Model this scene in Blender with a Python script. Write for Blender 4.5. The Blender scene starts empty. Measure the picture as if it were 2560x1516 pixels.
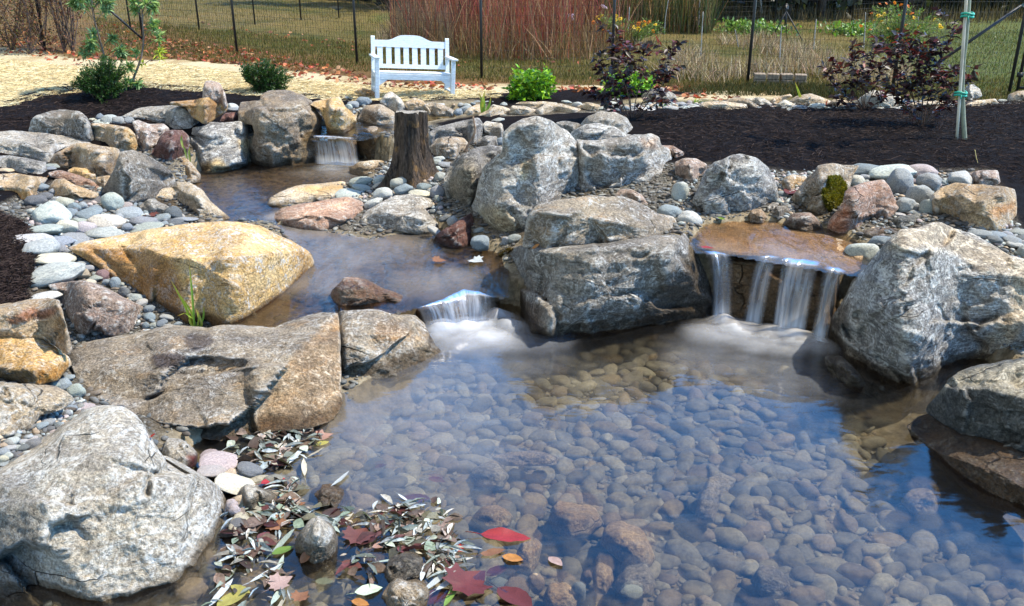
import bpy, math, random
import numpy as np
from mathutils import Vector

# ------------------------------------------------------------------ camera, sky, sun, exposure
SC = bpy.context.scene
COL = SC.collection
CAMZ = 2.8
PITCH = math.radians(21.4)          # looking down
FPX = 2196.0                        # focal length in photo pixels (2560 wide)
cam = bpy.data.cameras.new('camera')
cam.sensor_width = 36.0
cam.lens = 36.0 * FPX / 2560.0
cam.clip_start = 0.05
cam.clip_end = 2000
co = bpy.data.objects.new('camera', cam)
COL.objects.link(co)
co.location = (0, 0, CAMZ)
co.rotation_euler = (math.pi / 2 - PITCH, 0, 0)
SC.camera = co

SUN = Vector((0.66, 0.10, 0.95)).normalized()      # towards the sun: high, behind and to the right
world = bpy.data.worlds.new('World')
SC.world = world
world.use_nodes = True
wn = world.node_tree
for n in list(wn.nodes):
    wn.nodes.remove(n)
sky = wn.nodes.new('ShaderNodeTexSky')
sky.sky_type = 'NISHITA'
sky.sun_disc = False
sky.sun_elevation = math.asin(SUN.z)
sky.sun_rotation = math.atan2(SUN.x, SUN.y)
sky.air_density = 1.0
sky.dust_density = 0.0
sky.ozone_density = 4.0
# scattered white clouds mixed into the sky
tc = wn.nodes.new('ShaderNodeTexCoord')
cn = wn.nodes.new('ShaderNodeTexNoise'); cn.inputs['Scale'].default_value = 2.6
cn.inputs['Detail'].default_value = 5; cn.inputs['Roughness'].default_value = 0.55
cmap = wn.nodes.new('ShaderNodeMapping'); cmap.inputs['Location'].default_value = (3.1, 0.4, 1.7)
cmap.inputs['Scale'].default_value = (1, 1, 1.8)
cr = wn.nodes.new('ShaderNodeValToRGB')
cr.color_ramp.elements[0].position = 0.56; cr.color_ramp.elements[1].position = 0.74
cmix = wn.nodes.new('ShaderNodeMixRGB'); cmix.inputs[2].default_value = (2.5, 2.5, 2.45, 1)
bg = wn.nodes.new('ShaderNodeBackground'); bg.inputs['Strength'].default_value = 0.15
wo = wn.nodes.new('ShaderNodeOutputWorld')
L = wn.links.new
L(tc.outputs['Generated'], cmap.inputs['Vector']); L(cmap.outputs[0], cn.inputs['Vector'])
# cloud added overhead and behind as white fill, clear blue low in front
sxyz = wn.nodes.new('ShaderNodeSeparateXYZ'); L(tc.outputs['Generated'], sxyz.inputs[0])
def wmath(op, a, b):
    x = wn.nodes.new('ShaderNodeMath'); x.operation = op
    for i, v in enumerate((a, b)):
        if isinstance(v, (int, float)): x.inputs[i].default_value = v
        else: L(v, x.inputs[i])
    return x.outputs[0]
bias = wmath('ADD', wmath('MULTIPLY', wmath('SUBTRACT', sxyz.outputs['Z'], .62), .75), wmath('MULTIPLY', sxyz.outputs['Y'], -.22))
bias = wmath('ADD', bias, wmath('MULTIPLY', wmath('ADD', sxyz.outputs['X'], .10), -.36))
L(wmath('ADD', cn.outputs['Fac'], wmath('ADD', bias, .17)), cr.inputs['Fac']); L(cr.outputs['Color'], cmix.inputs[0])
hs = wn.nodes.new('ShaderNodeHueSaturation'); hs.inputs['Saturation'].default_value = 1.3; hs.inputs['Value'].default_value = 2.1
L(sky.outputs[0], hs.inputs['Color']); L(hs.outputs[0], cmix.inputs[1]); L(cmix.outputs[0], bg.inputs[0]); L(bg.outputs[0], wo.inputs[0])

sun = bpy.data.lights.new('sun', 'SUN')
sun.energy = 4.5
sun.angle = math.radians(0.6)
sun.color = (1.0, 0.91, 0.75)
so = bpy.data.objects.new('sun', sun)
COL.objects.link(so)
so.rotation_euler = SUN.to_track_quat('Z', 'Y').to_euler()
so.location = SUN * 50

SC.view_settings.view_transform = 'Standard'
SC.view_settings.look = 'None'
SC.view_settings.exposure = 0.95
SC.view_settings.gamma = 1.0
SC.render.engine = 'CYCLES'
SC.cycles.max_bounces = 6
SC.cycles.transparent_max_bounces = 12
SC.cycles.caustics_reflective = False
SC.cycles.caustics_refractive = False
SC.cycles.use_denoising = True
SC.cycles.sample_clamp_indirect = 4.0

# ------------------------------------------------------------------ tracing helpers
# outlines are traced on enlarged crops of the photograph: panel letter -> (x0, y0, zoom)
PAN = {'A': (0, 0, 2.9093), 'B': (850, 0, 2.9093), 'C': (1700, 0, 2.9093),
       'D': (0, 400, 2.9093), 'E': (850, 400, 2.9093), 'F': (1700, 400, 2.9093),
       'G': (0, 900, 2.4093), 'H': (850, 900, 2.4093), 'I': (1700, 900, 2.4093),
       'J': (0, 0, 5.8186), 'K': (500, 1050, 2.7844), 'L': (1280, 0, 3.9156), 'S': (0, 0, 1.0)}


def tr(s):
    """'A 10,20 30,40 D 5,6' -> array of photo pixels"""
    out = []; p = 'S'
    for t in s.split():
        if t in PAN:
            p = t
        else:
            x, y = t.split(',')
            x0, y0, k = PAN[p]
            out.append((x0 + float(x) / k, y0 + float(y) / k))
    return np.array(out)


CP, SP = math.cos(PITCH), math.sin(PITCH)


def rays(px):
    px = np.atleast_2d(np.asarray(px, float))
    a = (px[:, 0] - 1280) / FPX; b = (758 - px[:, 1]) / FPX
    return np.stack([a, CP + b * SP, -SP + b * CP], 1)


def at_z(px, z):
    d = rays(px)
    t = (np.asarray(z) - CAMZ) / d[:, 2]
    return np.array([0, 0, CAMZ]) + d * t[:, None]


def proj(P):
    P = np.asarray(P, float) - np.array([0, 0, CAMZ])
    f = P[:, 1] * CP - P[:, 2] * SP
    u = P[:, 1] * SP + P[:, 2] * CP
    f = np.where(f < 0.05, 0.05, f)
    return np.stack([1280 + FPX * P[:, 0] / f, 758 - FPX * u / f], 1)


def in_poly(P, poly):
    x, y = P[:, 0], P[:, 1]
    ins = np.zeros(len(P), bool)
    n = len(poly); j = n - 1
    for i in range(n):
        xi, yi = poly[i]; xj, yj = poly[j]
        if yi != yj:
            c = ((yi > y) != (yj > y)) & (x < (xj - xi) * (y - yi) / (yj - yi) + xi)
            ins ^= c
        j = i
    return ins


def seg_dist(P, poly, closed=True):
    best = np.full(len(P), 1e9)
    n = len(poly)
    for i in range(n if closed else n - 1):
        a = poly[i]; b = poly[(i + 1) % n]
        ab = b - a; l = (ab ** 2).sum() + 1e-12
        t = np.clip(((P - a) @ ab) / l, 0, 1)
        d = np.hypot(*(P - a - t[:, None] * ab).T)
        best = np.minimum(best, d)
    return best


def sdist(P, poly):
    d = seg_dist(P, poly)
    return np.where(in_poly(P, poly), d, -d)


def sstep(a, b, x):
    t = np.clip((x - a) / (b - a), 0, 1)
    return t * t * (3 - 2 * t)


def _h(ix, iy, iz, s):
    n = (ix * 374761393 + iy * 668265263 + iz * 1274126177 + s * 974634777) & 0xFFFFFFFF
    n = ((n ^ (n >> 13)) * 1274126177) & 0xFFFFFFFF
    n = n ^ (n >> 16)
    return (n & 0xFFFF) / 65535.0


def vnoise(P, seed=0):
    P = np.asarray(P, float)
    i = np.floor(P).astype(np.int64); f = P - i
    f = f * f * (3 - 2 * f)
    r = 0
    for dx in (0, 1):
        wx = f[:, 0] if dx else 1 - f[:, 0]
        for dy in (0, 1):
            wy = f[:, 1] if dy else 1 - f[:, 1]
            for dz in (0, 1):
                wz = f[:, 2] if dz else 1 - f[:, 2]
                r = r + wx * wy * wz * _h(i[:, 0] + dx, i[:, 1] + dy, i[:, 2] + dz, seed)
    return r * 2 - 1


def fbm(P, seed=0, oct=4, lac=2.1, gain=0.5, ridged=False):
    r = 0; a = 1.0; Q = np.asarray(P, float) + seed * 3.17
    for k in range(oct):
        n = vnoise(Q, seed + k)
        if ridged:
            n = 1 - 2 * np.abs(n)
        r = r + a * n; a *= gain; Q = Q * lac
    return r


# ------------------------------------------------------------------ object helpers
def tag(o, label=None, cat=None, group=None, kind=None):
    if label: o['label'] = label
    if cat: o['category'] = cat
    if group: o['group'] = group
    if kind: o['kind'] = kind
    return o


def mesh_obj(name, V, F, mat=None, parent=None, loc=None, col=None, smooth=True, attrs=None):
    """V in world space (or relative to the parent empty's origin when parent is given and loc is None)"""
    V = np.asarray(V, float)
    me = bpy.data.meshes.new(name)
    if loc is not None:
        V = V - np.asarray(loc)
    if isinstance(F, np.ndarray):
        F = F.tolist()
    me.from_pydata(V.tolist(), [], F)
    if smooth and len(me.polygons):
        me.polygons.foreach_set('use_smooth', np.ones(len(me.polygons), bool))
    if col is not None:
        c = np.ones((len(V), 4), np.float32); c[:, :3] = col
        a = me.color_attributes.new('Col', 'FLOAT_COLOR', 'POINT')
        a.data.foreach_set('color', c.ravel())
    for k, v in (attrs or {}).items():
        a = me.attributes.new(k, 'FLOAT', 'POINT')
        a.data.foreach_set('value', np.asarray(v, np.float32))
    me.update()
    o = bpy.data.objects.new(name, me)
    COL.objects.link(o)
    if mat: me.materials.append(mat)
    if loc is not None: o.location = tuple(loc)
    if parent: o.parent = parent
    return o


def empty(name, loc, label, cat, group=None, rz=0):
    o = bpy.data.objects.new(name, None)
    COL.objects.link(o)
    o.location = tuple(loc); o.rotation_euler = (0, 0, rz); o.empty_display_size = 0.1
    return tag(o, label, cat, group)


class MB:
    """collects shapes into one mesh"""
    def __init__(s): s.v = []; s.f = []; s.c = []; s.n = 0
    def add(s, V, F, c=(1, 1, 1)):
        V = np.asarray(V, float)
        s.v.append(V); s.f += [tuple(int(i) + s.n for i in f) for f in F]
        cc = np.empty((len(V), 3)); cc[:] = c; s.c.append(cc)
        s.n += len(V)
    def box(s, c, d, rz=0.0, M=None, bev=0.0):
        x, y, z = np.asarray(d) / 2.0
        b = min(bev, x * .8, y * .8, z * .8)
        if b > 0:
            V = []
            for sx in (-1, 1):
                for sy in (-1, 1):
                    for sz in (-1, 1):
                        V += [(sx * x, sy * (y - b), sz * (z - b)), (sx * (x - b), sy * y, sz * (z - b)), (sx * (x - b), sy * (y - b), sz * z)]
            V = np.array(V)
            i = lambda sx, sy, sz, k: ((sx > 0) * 4 + (sy > 0) * 2 + (sz > 0)) * 3 + k
            F = []
            for sg in (-1, 1):
                F.append([i(sg, -1, -1, 0), i(sg, 1, -1, 0), i(sg, 1, 1, 0), i(sg, -1, 1, 0)][::sg])
                F.append([i(-1, sg, -1, 1), i(-1, sg, 1, 1), i(1, sg, 1, 1), i(1, sg, -1, 1)][::sg])
                F.append([i(-1, -1, sg, 2), i(1, -1, sg, 2), i(1, 1, sg, 2), i(-1, 1, sg, 2)][::sg])
                for s2 in (-1, 1):
                    F.append([i(sg, s2, -1, 0), i(sg, s2, 1, 0), i(sg, s2, 1, 1), i(sg, s2, -1, 1)])
                    F.append([i(sg, -1, s2, 0), i(sg, 1, s2, 0), i(sg, 1, s2, 2), i(sg, -1, s2, 2)])
                    F.append([i(-1, sg, s2, 1), i(1, sg, s2, 1), i(1, sg, s2, 2), i(-1, sg, s2, 2)])
                    for s3 in (-1, 1):
                        F.append([i(sg, s2, s3, 0), i(sg, s2, s3, 1), i(sg, s2, s3, 2)])
        else:
            V = np.array([(sx * x, sy * y, sz * z) for sx in (-1, 1) for sy in (-1, 1) for sz in (-1, 1)])
            F = [(0, 1, 3, 2), (4, 6, 7, 5), (0, 4, 5, 1), (2, 3, 7, 6), (0, 2, 6, 4), (1, 5, 7, 3)]
        if M is not None: V = V @ np.asarray(M).T
        if rz:
            cz, sz_ = math.cos(rz), math.sin(rz)
            V = V @ np.array([[cz, sz_, 0], [-sz_, cz, 0], [0, 0, 1]])
        s.add(V + np.asarray(c), F)
    def tube(s, pts, r, n=6, c=(1, 1, 1), cap=True):
        pts = np.asarray(pts, float); m = len(pts)
        r = np.broadcast_to(np.asarray(r, float), (m,))
        t = np.gradient(pts, axis=0) if m > 1 else np.array([[0, 0, 1.]])
        t /= np.linalg.norm(t, axis=1)[:, None] + 1e-9
        ref = np.array([0.31, 0.95, 0.1]) if abs(t[0, 2]) > 0.6 else np.array([0, 0, 1.])
        V = []
        for i in range(m):
            a = np.cross(t[i], ref); a /= np.linalg.norm(a) + 1e-9
            b = np.cross(t[i], a)
            an = np.arange(n) * 2 * math.pi / n
            V.append(pts[i] + r[i] * (np.cos(an)[:, None] * a + np.sin(an)[:, None] * b))
        F = [(i * n + j, i * n + (j + 1) % n, (i + 1) * n + (j + 1) % n, (i + 1) * n + j) for i in range(m - 1) for j in range(n)]
        if cap:
            F += [tuple(range(n))[::-1], tuple((m - 1) * n + j for j in range(n))]
        s.add(np.concatenate(V), F, c)
    def build(s, name, mat, parent=None, loc=None, smooth=True):
        V = np.concatenate(s.v)
        return mesh_obj(name, V, s.f, mat, parent, loc, np.concatenate(s.c), smooth)


def scatter(TV, TF, pos, R, scale, col):
    """many copies of a template in one mesh; R (N,3,3) columns = local axes"""
    TV = np.asarray(TV, float); TF = np.asarray(TF)
    N = len(pos); k = len(TV)
    S = np.broadcast_to(np.asarray(scale, float).reshape(N, -1), (N, 3))
    V = np.einsum('nij,nkj->nki', R, TV[None] * S[:, None, :]) + np.asarray(pos)[:, None, :]
    F = (TF[None] + (np.arange(N) * k)[:, None, None]).reshape(-1, TF.shape[1])
    C = np.repeat(np.asarray(col), k, 0)
    return V.reshape(-1, 3), F, C


def frames(d, up=None, roll=None, rng=None):
    """rotation matrices whose Y axis is d and Z is near up"""
    d = d / (np.linalg.norm(d, axis=1)[:, None] + 1e-9)
    if up is None: up = np.tile([0, 0, 1.0], (len(d), 1))
    x = np.cross(d, up); x /= np.linalg.norm(x, axis=1)[:, None] + 1e-9
    z = np.cross(x, d)
    if roll is not None:
        c, s = np.cos(roll)[:, None], np.sin(roll)[:, None]
        x, z = x * c + z * s, z * c - x * s
    return np.stack([x, d, z], 2)


LENS_V = np.array([(0, 0, 0), (-.28, .18, .05), (-.48, .45, .09), (-.30, .75, .03), (0, 1, -.06), (.30, .75, .03), (.48, .45, .09), (.28, .18, .05), (0, .2, -.02), (0, .48, .0), (0, .76, -.02)])
LENS_F = np.array([(0, 8, 1), (1, 8, 9), (1, 9, 2), (2, 9, 10), (2, 10, 3), (3, 10, 4), (0, 7, 8), (7, 9, 8), (7, 6, 9), (6, 10, 9), (6, 5, 10), (5, 4, 10)])
LEAF_V = np.array([(0, 0, 0), (-.5, .42, .10), (.5, .42, .10), (0, .45, -.02), (0, 1, -.10)])
LEAF_F = np.array([(0, 2, 3), (0, 3, 1), (3, 2, 4), (3, 4, 1)])


def leaves(pos, d, up, length, width, col, rng, lens=False):
    R = frames(d, up, rng.normal(0, .5, len(pos)))
    sc = np.stack([width, length, length], 1)
    return scatter(LENS_V if lens else LEAF_V, LENS_F if lens else LEAF_F, pos, R, sc, col)


def jitter_cols(cols, n, rng, var=.25):
    cols = np.asarray(cols, float)
    c = cols[rng.integers(0, len(cols), n)]
    return np.clip(c * (1 + rng.normal(0, var, (n, 1))), .004, .95)

# ------------------------------------------------------------------ materials
class NT:
    def __init__(s, name):
        s.m = bpy.data.materials.new(name); s.m.use_nodes = True
        s.t = s.m.node_tree
        for n in list(s.t.nodes): s.t.nodes.remove(n)
        s.out = s.t.nodes.new('ShaderNodeOutputMaterial')
    def n(s, typ, **kw):
        x = s.t.nodes.new(typ)
        for k, v in kw.items():
            if hasattr(x, k) and k not in x.inputs: setattr(x, k, v)
            else: s.set(x, k, v)
        return x
    def set(s, node, key, v):
        i = node.inputs[int(key[1:])] if key[0] == '_' and key[1:].isdigit() else node.inputs[key.replace('__', ' ')]
        if isinstance(v, bpy.types.NodeSocket): s.t.links.new(v, i)
        elif isinstance(v, bpy.types.Node): s.t.links.new(v.outputs[0], i)
        else:
            if hasattr(i.default_value, '__len__') and not hasattr(v, '__len__'): v = (v, v, v)
            if i.type == 'RGBA' and len(v) == 3: v = (*v, 1)
            i.default_value = v
    def noise(s, vec, scale, detail=4, rough=.55, dist=0.0):
        return s.n('ShaderNodeTexNoise', Vector=vec, Scale=scale, Detail=detail, Roughness=rough, Distortion=dist).outputs['Fac']
    def math(s, op, a, b=0.0, clamp=False):
        x = s.t.nodes.new('ShaderNodeMath'); x.operation = op; x.use_clamp = clamp
        s.set(x, '_0', a); s.set(x, '_1', b); return x.outputs[0]
    def ramp(s, fac, a, b):
        x = s.t.nodes.new('ShaderNodeMapRange'); x.clamp = True; x.interpolation_type = 'SMOOTHSTEP'
        s.set(x, 'Value', fac); x.inputs['From Min'].default_value = a; x.inputs['From Max'].default_value = b
        return x.outputs[0]
    def mix(s, fac, a, b, mode='MIX'):
        x = s.t.nodes.new('ShaderNodeMixRGB'); x.blend_type = mode
        s.set(x, '_0', fac); s.set(x, '_1', a); s.set(x, '_2', b); return x.outputs[0]
    def bump(s, h, strength=.5, dist=.02, normal=None):
        x = s.t.nodes.new('ShaderNodeBump'); s.set(x, 'Height', h)
        x.inputs['Strength'].default_value = strength; x.inputs['Distance'].default_value = dist
        if normal is not None: s.set(x, 'Normal', normal)
        return x.outputs[0]
    def bsdf(s, color, rough=.85, normal=None, spec=.3, **kw):
        b = s.t.nodes.new('ShaderNodeBsdfPrincipled')
        s.set(b, 'Base Color', color); s.set(b, 'Roughness', rough); s.set(b, 'Specular IOR Level', spec)
        if normal is not None: s.set(b, 'Normal', normal)
        for k, v in kw.items(): s.set(b, k, v)
        s.t.links.new(b.outputs[0], s.out.inputs[0])
        return b
    def surf(s, x):
        s.t.links.new(x.outputs[0] if isinstance(x, bpy.types.Node) else x, s.out.inputs[0]); return s.m


# rock looks: two main colours, a third that veins through, amount of pale lichen
STY = {
    'grey':   ((.30, .295, .28), (.135, .135, .135), (.34, .28, .20), .75, .25),
    'cool':   ((.27, .28, .29), (.11, .115, .125), (.33, .30, .25), .8, .15),
    'warm':   ((.36, .31, .24), (.16, .14, .12), (.42, .30, .17), .6, .40),
    'tan':    ((.46, .37, .25), (.24, .19, .13), (.46, .29, .12), .55, .45),
    'ochre':  ((.56, .42, .22), (.36, .24, .10), (.55, .33, .09), .60, .50),
    'orange': ((.50, .36, .17), (.28, .17, .07), (.50, .24, .06), .40, .60),
    'pink':   ((.34, .28, .25), (.18, .145, .135), (.30, .20, .16), .65, .35),
    'red':    ((.30, .21, .17), (.16, .11, .09), (.28, .15, .09), .45, .40),
    'maroon': ((.12, .062, .055), (.06, .032, .03), (.16, .08, .06), .18, .30),
    'brown':  ((.24, .19, .145), (.11, .09, .07), (.28, .18, .09), .45, .35),
    'dark':   ((.17, .16, .145), (.075, .072, .07), (.20, .16, .11), .55, .25),
    'slate':  ((.11, .12, .125), (.05, .056, .06), (.16, .16, .15), .45, .15),
    'pale':   ((.48, .47, .43), (.26, .255, .24), (.46, .40, .30), .75, .25),
    'straw':  ((.54, .48, .38), (.30, .26, .20), (.50, .38, .22), .7, .4),
}
for _k in STY:
    _A, _B, _C, _l, _w = STY[_k]
    f = np.array((1.20, 1.08, .93))
    STY[_k] = (tuple(f * _A), tuple(f * 1.1 * _B), tuple(f * _C), _l, _w)
MATC = {}


def rock_mat(style, seed, wet=None, strata=(0.3, 0.2), lich=None, tint=None):
    cA, cB, cC, li, warm = STY[style]
    if lich is not None: li = lich
    if tint is not None: cA = tuple(np.array(cA) * tint); cB = tuple(np.array(cB) * tint)
    m = NT('rock_' + style)
    tcn = m.n('ShaderNodeTexCoord')
    mp = m.n('ShaderNodeMapping', Vector=tcn.outputs['Object'])
    mp.inputs['Location'].default_value = (seed * 1.37 % 17, seed * 2.11 % 13, seed * .73 % 19)
    v = mp.outputs[0]
    ms = m.n('ShaderNodeMapping', Vector=v)
    ms.inputs['Rotation'].default_value = (strata[0], strata[1], seed % 3)
    ms.inputs['Scale'].default_value = (1, 1, 4.2)
    vs = ms.outputs[0]
    big = m.noise(v, 2.3, 7, .62, .4)
    lay = m.noise(vs, 3.2, 8, .65, .6)
    med = m.noise(v, 9, 7, .7, .3)
    fine = m.noise(v, 55, 5, .75)
    grain = m.noise(v, 190, 2, .6)
    c = m.mix(m.ramp(big, .36, .64), cA, cB)
    c = m.mix(m.math('MULTIPLY', m.ramp(lay, .50, .66), warm), c, cC)
    c = m.mix(m.math('MULTIPLY', m.ramp(lay, .42, .28), .55), c, tuple(.5 * x for x in cB))
    # speckle and pale lichen / quartz flecks
    c = m.mix(m.math('MULTIPLY', m.ramp(med, .5, .34), .55), c, tuple(.45 * x for x in cB))
    pat = m.math('MULTIPLY', m.ramp(m.noise(v, 11, 10, .80, 1.4), .50, .575), m.ramp(m.noise(v, 3.1, 4, .65), .36, .58))
    c = m.mix(m.math('MULTIPLY', pat, li), c, (.62, .61, .57))
    veins = m.math('SUBTRACT', 1.0, m.ramp(m.math('ABSOLUTE', m.math('SUBTRACT', m.noise(vs, 3.6, 8, .62, 1.4), .5)), .0, .018))
    c = m.mix(m.math('MULTIPLY', m.math('MULTIPLY', veins, m.ramp(big, .45, .6)), li * .7), c, (.6, .59, .56))
    c = m.mix(m.ramp(fine, .30, .72), m.mix(1.0, c, (.40, .40, .40), 'MULTIPLY'), m.mix(1.0, c, (1.45, 1.44, 1.42), 'MULTIPLY'))
    c = m.mix(m.math('MULTIPLY', m.ramp(m.noise(v, 38, 7, .85, .5), .42, .34), .75), c, tuple(.35 * x for x in cB))
    # worn pale edges, and frosting on the heavily lichened stones
    pt = m.n('ShaderNodeNewGeometry').outputs['Pointiness']
    c = m.mix(m.math('MULTIPLY', m.math('MULTIPLY', m.ramp(pt, .515, .56), m.ramp(med, .35, .6)), .35 + .3 * li), c, (.60, .58, .53))
    if li > .85:
        fro = m.math('MULTIPLY', m.ramp(m.noise(vs, 4.5, 10, .74, 1.2), .50, .60), m.ramp(fine, .3, .6))
        c = m.mix(m.math('MULTIPLY', fro, .75), c, (.68, .66, .60))
    # hairline cracks
    vo = m.n('ShaderNodeTexVoronoi', feature='DISTANCE_TO_EDGE')
    m.set(vo, 'Vector', m.mix(.28, vs, m.n('ShaderNodeTexNoise', Vector=v, Scale=2.2, Detail=5.0).outputs['Color'], 'ADD'))
    m.set(vo, 'Scale', 1.35)
    crk = m.math('MULTIPLY', m.math('SUBTRACT', 1.0, m.ramp(vo.outputs['Distance'], .0, .014)), m.ramp(m.noise(v, 1.9, 3), .55, .66))
    c = m.mix(m.math('MULTIPLY', crk, .85), c, tuple(.22 * x for x in cB))
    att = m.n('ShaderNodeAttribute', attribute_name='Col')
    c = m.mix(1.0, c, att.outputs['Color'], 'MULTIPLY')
    rough = .88
    if wet is not None:
        gp = m.n('ShaderNodeNewGeometry')
        sz = m.n('ShaderNodeSeparateXYZ', Vector=gp.outputs['Position'])
        w = m.math('ADD', sz.outputs['Z'], m.math('MULTIPLY', m.math('SUBTRACT', m.noise(v, 4, 4), .5), .10))
        wf = m.math('SUBTRACT', 1.0, m.ramp(w, wet + .035, wet + .085))
        c = m.mix(wf, c, m.mix(1.0, c, (.36, .32, .27), 'MULTIPLY'))
        rough = m.math('SUBTRACT', .88, m.math('MULTIPLY', wf, .5))
    h = m.math('ADD', m.math('MULTIPLY', med, 1.0), m.math('MULTIPLY', fine, .40))
    h = m.math('ADD', h, m.math('MULTIPLY', lay, .8))
    h = m.math('ADD', h, m.math('MULTIPLY', grain, .10))
    h = m.math('SUBTRACT', h, m.math('MULTIPLY', crk, .8))
    m.bsdf(c, rough, m.bump(h, .95, .05), .25)
    return m.m


def col_mat(name, rough=.6, spec=.3, transl=0.0, noise=None, two_side=None, bump=None):
    """colour comes from the mesh's own Col attribute"""
    m = NT(name)
    a = m.n('ShaderNodeAttribute', attribute_name='Col')
    c = a.outputs['Color']
    nrm = None
    if noise:
        tcn = m.n('ShaderNodeTexCoord')
        f = m.noise(tcn.outputs['Object'], noise, 5, .65)
        c = m.mix(m.ramp(f, .25, .75), m.mix(1.0, c, (.55, .55, .55), 'MULTIPLY'), m.mix(1.0, c, (1.3, 1.3, 1.3), 'MULTIPLY'))
        if bump: nrm = m.bump(f, bump, .02)
    b = m.bsdf(c, rough, nrm, spec)
    if transl:
        t = m.n('ShaderNodeBsdfTranslucent', Color=m.mix(1.0, c, (1.2, 1.15, .7), 'MULTIPLY'))
        mx = m.n('ShaderNodeMixShader', _0=transl, _1=b, _2=t)
        m.surf(mx)
    return m.m


def flat_mat(name, color, rough=.6, spec=.3, nscale=None, namt=.25, bump=.2, stretch=None, metal=0.0):
    m = NT(name)
    c = color; nrm = None
    if nscale:
        tcn = m.n('ShaderNodeTexCoord')
        v = tcn.outputs['Object']
        if stretch: v = m.n('ShaderNodeMapping', Vector=v, Scale=stretch).outputs[0]
        f = m.noise(v, nscale, 6, .65, .3)
        c = m.mix(m.ramp(f, .3, .7), tuple(x * (1 - namt) for x in color), tuple(min(1, x * (1 + namt)) for x in color))
        nrm = m.bump(f, bump, .01)
    m.bsdf(c, rough, nrm, spec, Metallic=metal)
    return m.m


def stone_mat(name, wet=False):
    """cobbles: colour = the object's own colour"""
    m = NT(name)
    tcn = m.n('ShaderNodeTexCoord'); oi = m.n('ShaderNodeObjectInfo')
    off = m.n('ShaderNodeVectorMath', operation='SCALE', _0=(7.1, 3.3, 5.7)); m.set(off, 'Scale', oi.outputs['Random'])
    v = m.n('ShaderNodeVectorMath', operation='ADD', _0=tcn.outputs['Object'], _1=off.outputs[0]).outputs[0]
    base = oi.outputs['Color']
    a = m.noise(v, 9, 6, .65, .6); b = m.noise(v, 60, 5, .7); c2 = m.noise(v, 26, 7, .75, .6)
    c = m.mix(m.ramp(a, .33, .66), m.mix(1.0, base, (.62, .63, .66), 'MULTIPLY'), m.mix(1.0, base, (1.18, 1.16, 1.1), 'MULTIPLY'))
    c = m.mix(m.math('MULTIPLY', m.ramp(c2, .55, .66), .45), c, (.58, .58, .55))
    c = m.mix(m.math('MULTIPLY', m.ramp(c2, .42, .30), .5), c, m.mix(1.0, base, (.42, .40, .38), 'MULTIPLY'))
    c = m.mix(m.ramp(b, .25, .75), m.mix(1.0, c, (.72, .72, .72), 'MULTIPLY'), m.mix(1.0, c, (1.2, 1.2, 1.2), 'MULTIPLY'))
    h = m.math('ADD', m.math('MULTIPLY', a, .6), m.math('ADD', m.math('MULTIPLY', b, .12), m.math('MULTIPLY', c2, .3)))
    m.bsdf(c, .35 if wet else .78, m.bump(h, .5, .03), .3)
    return m.m


def gravel_mat(name, rough=.75, k=1.0):
    m = NT(name)
    a = m.n('ShaderNodeAttribute', attribute_name='Col')
    tcn = m.n('ShaderNodeTexCoord')
    f = m.noise(tcn.outputs['Object'], 45, 6, .7, .5)
    c = m.mix(m.ramp(f, .28, .72), m.mix(1.0, a.outputs['Color'], (.6 * k, .6 * k, .6 * k), 'MULTIPLY'), m.mix(1.0, a.outputs['Color'], (1.25 * k, 1.25 * k, 1.22 * k), 'MULTIPLY'))
    m.bsdf(c, rough, m.bump(f, .3, .012), .3)
    return m.m


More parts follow.
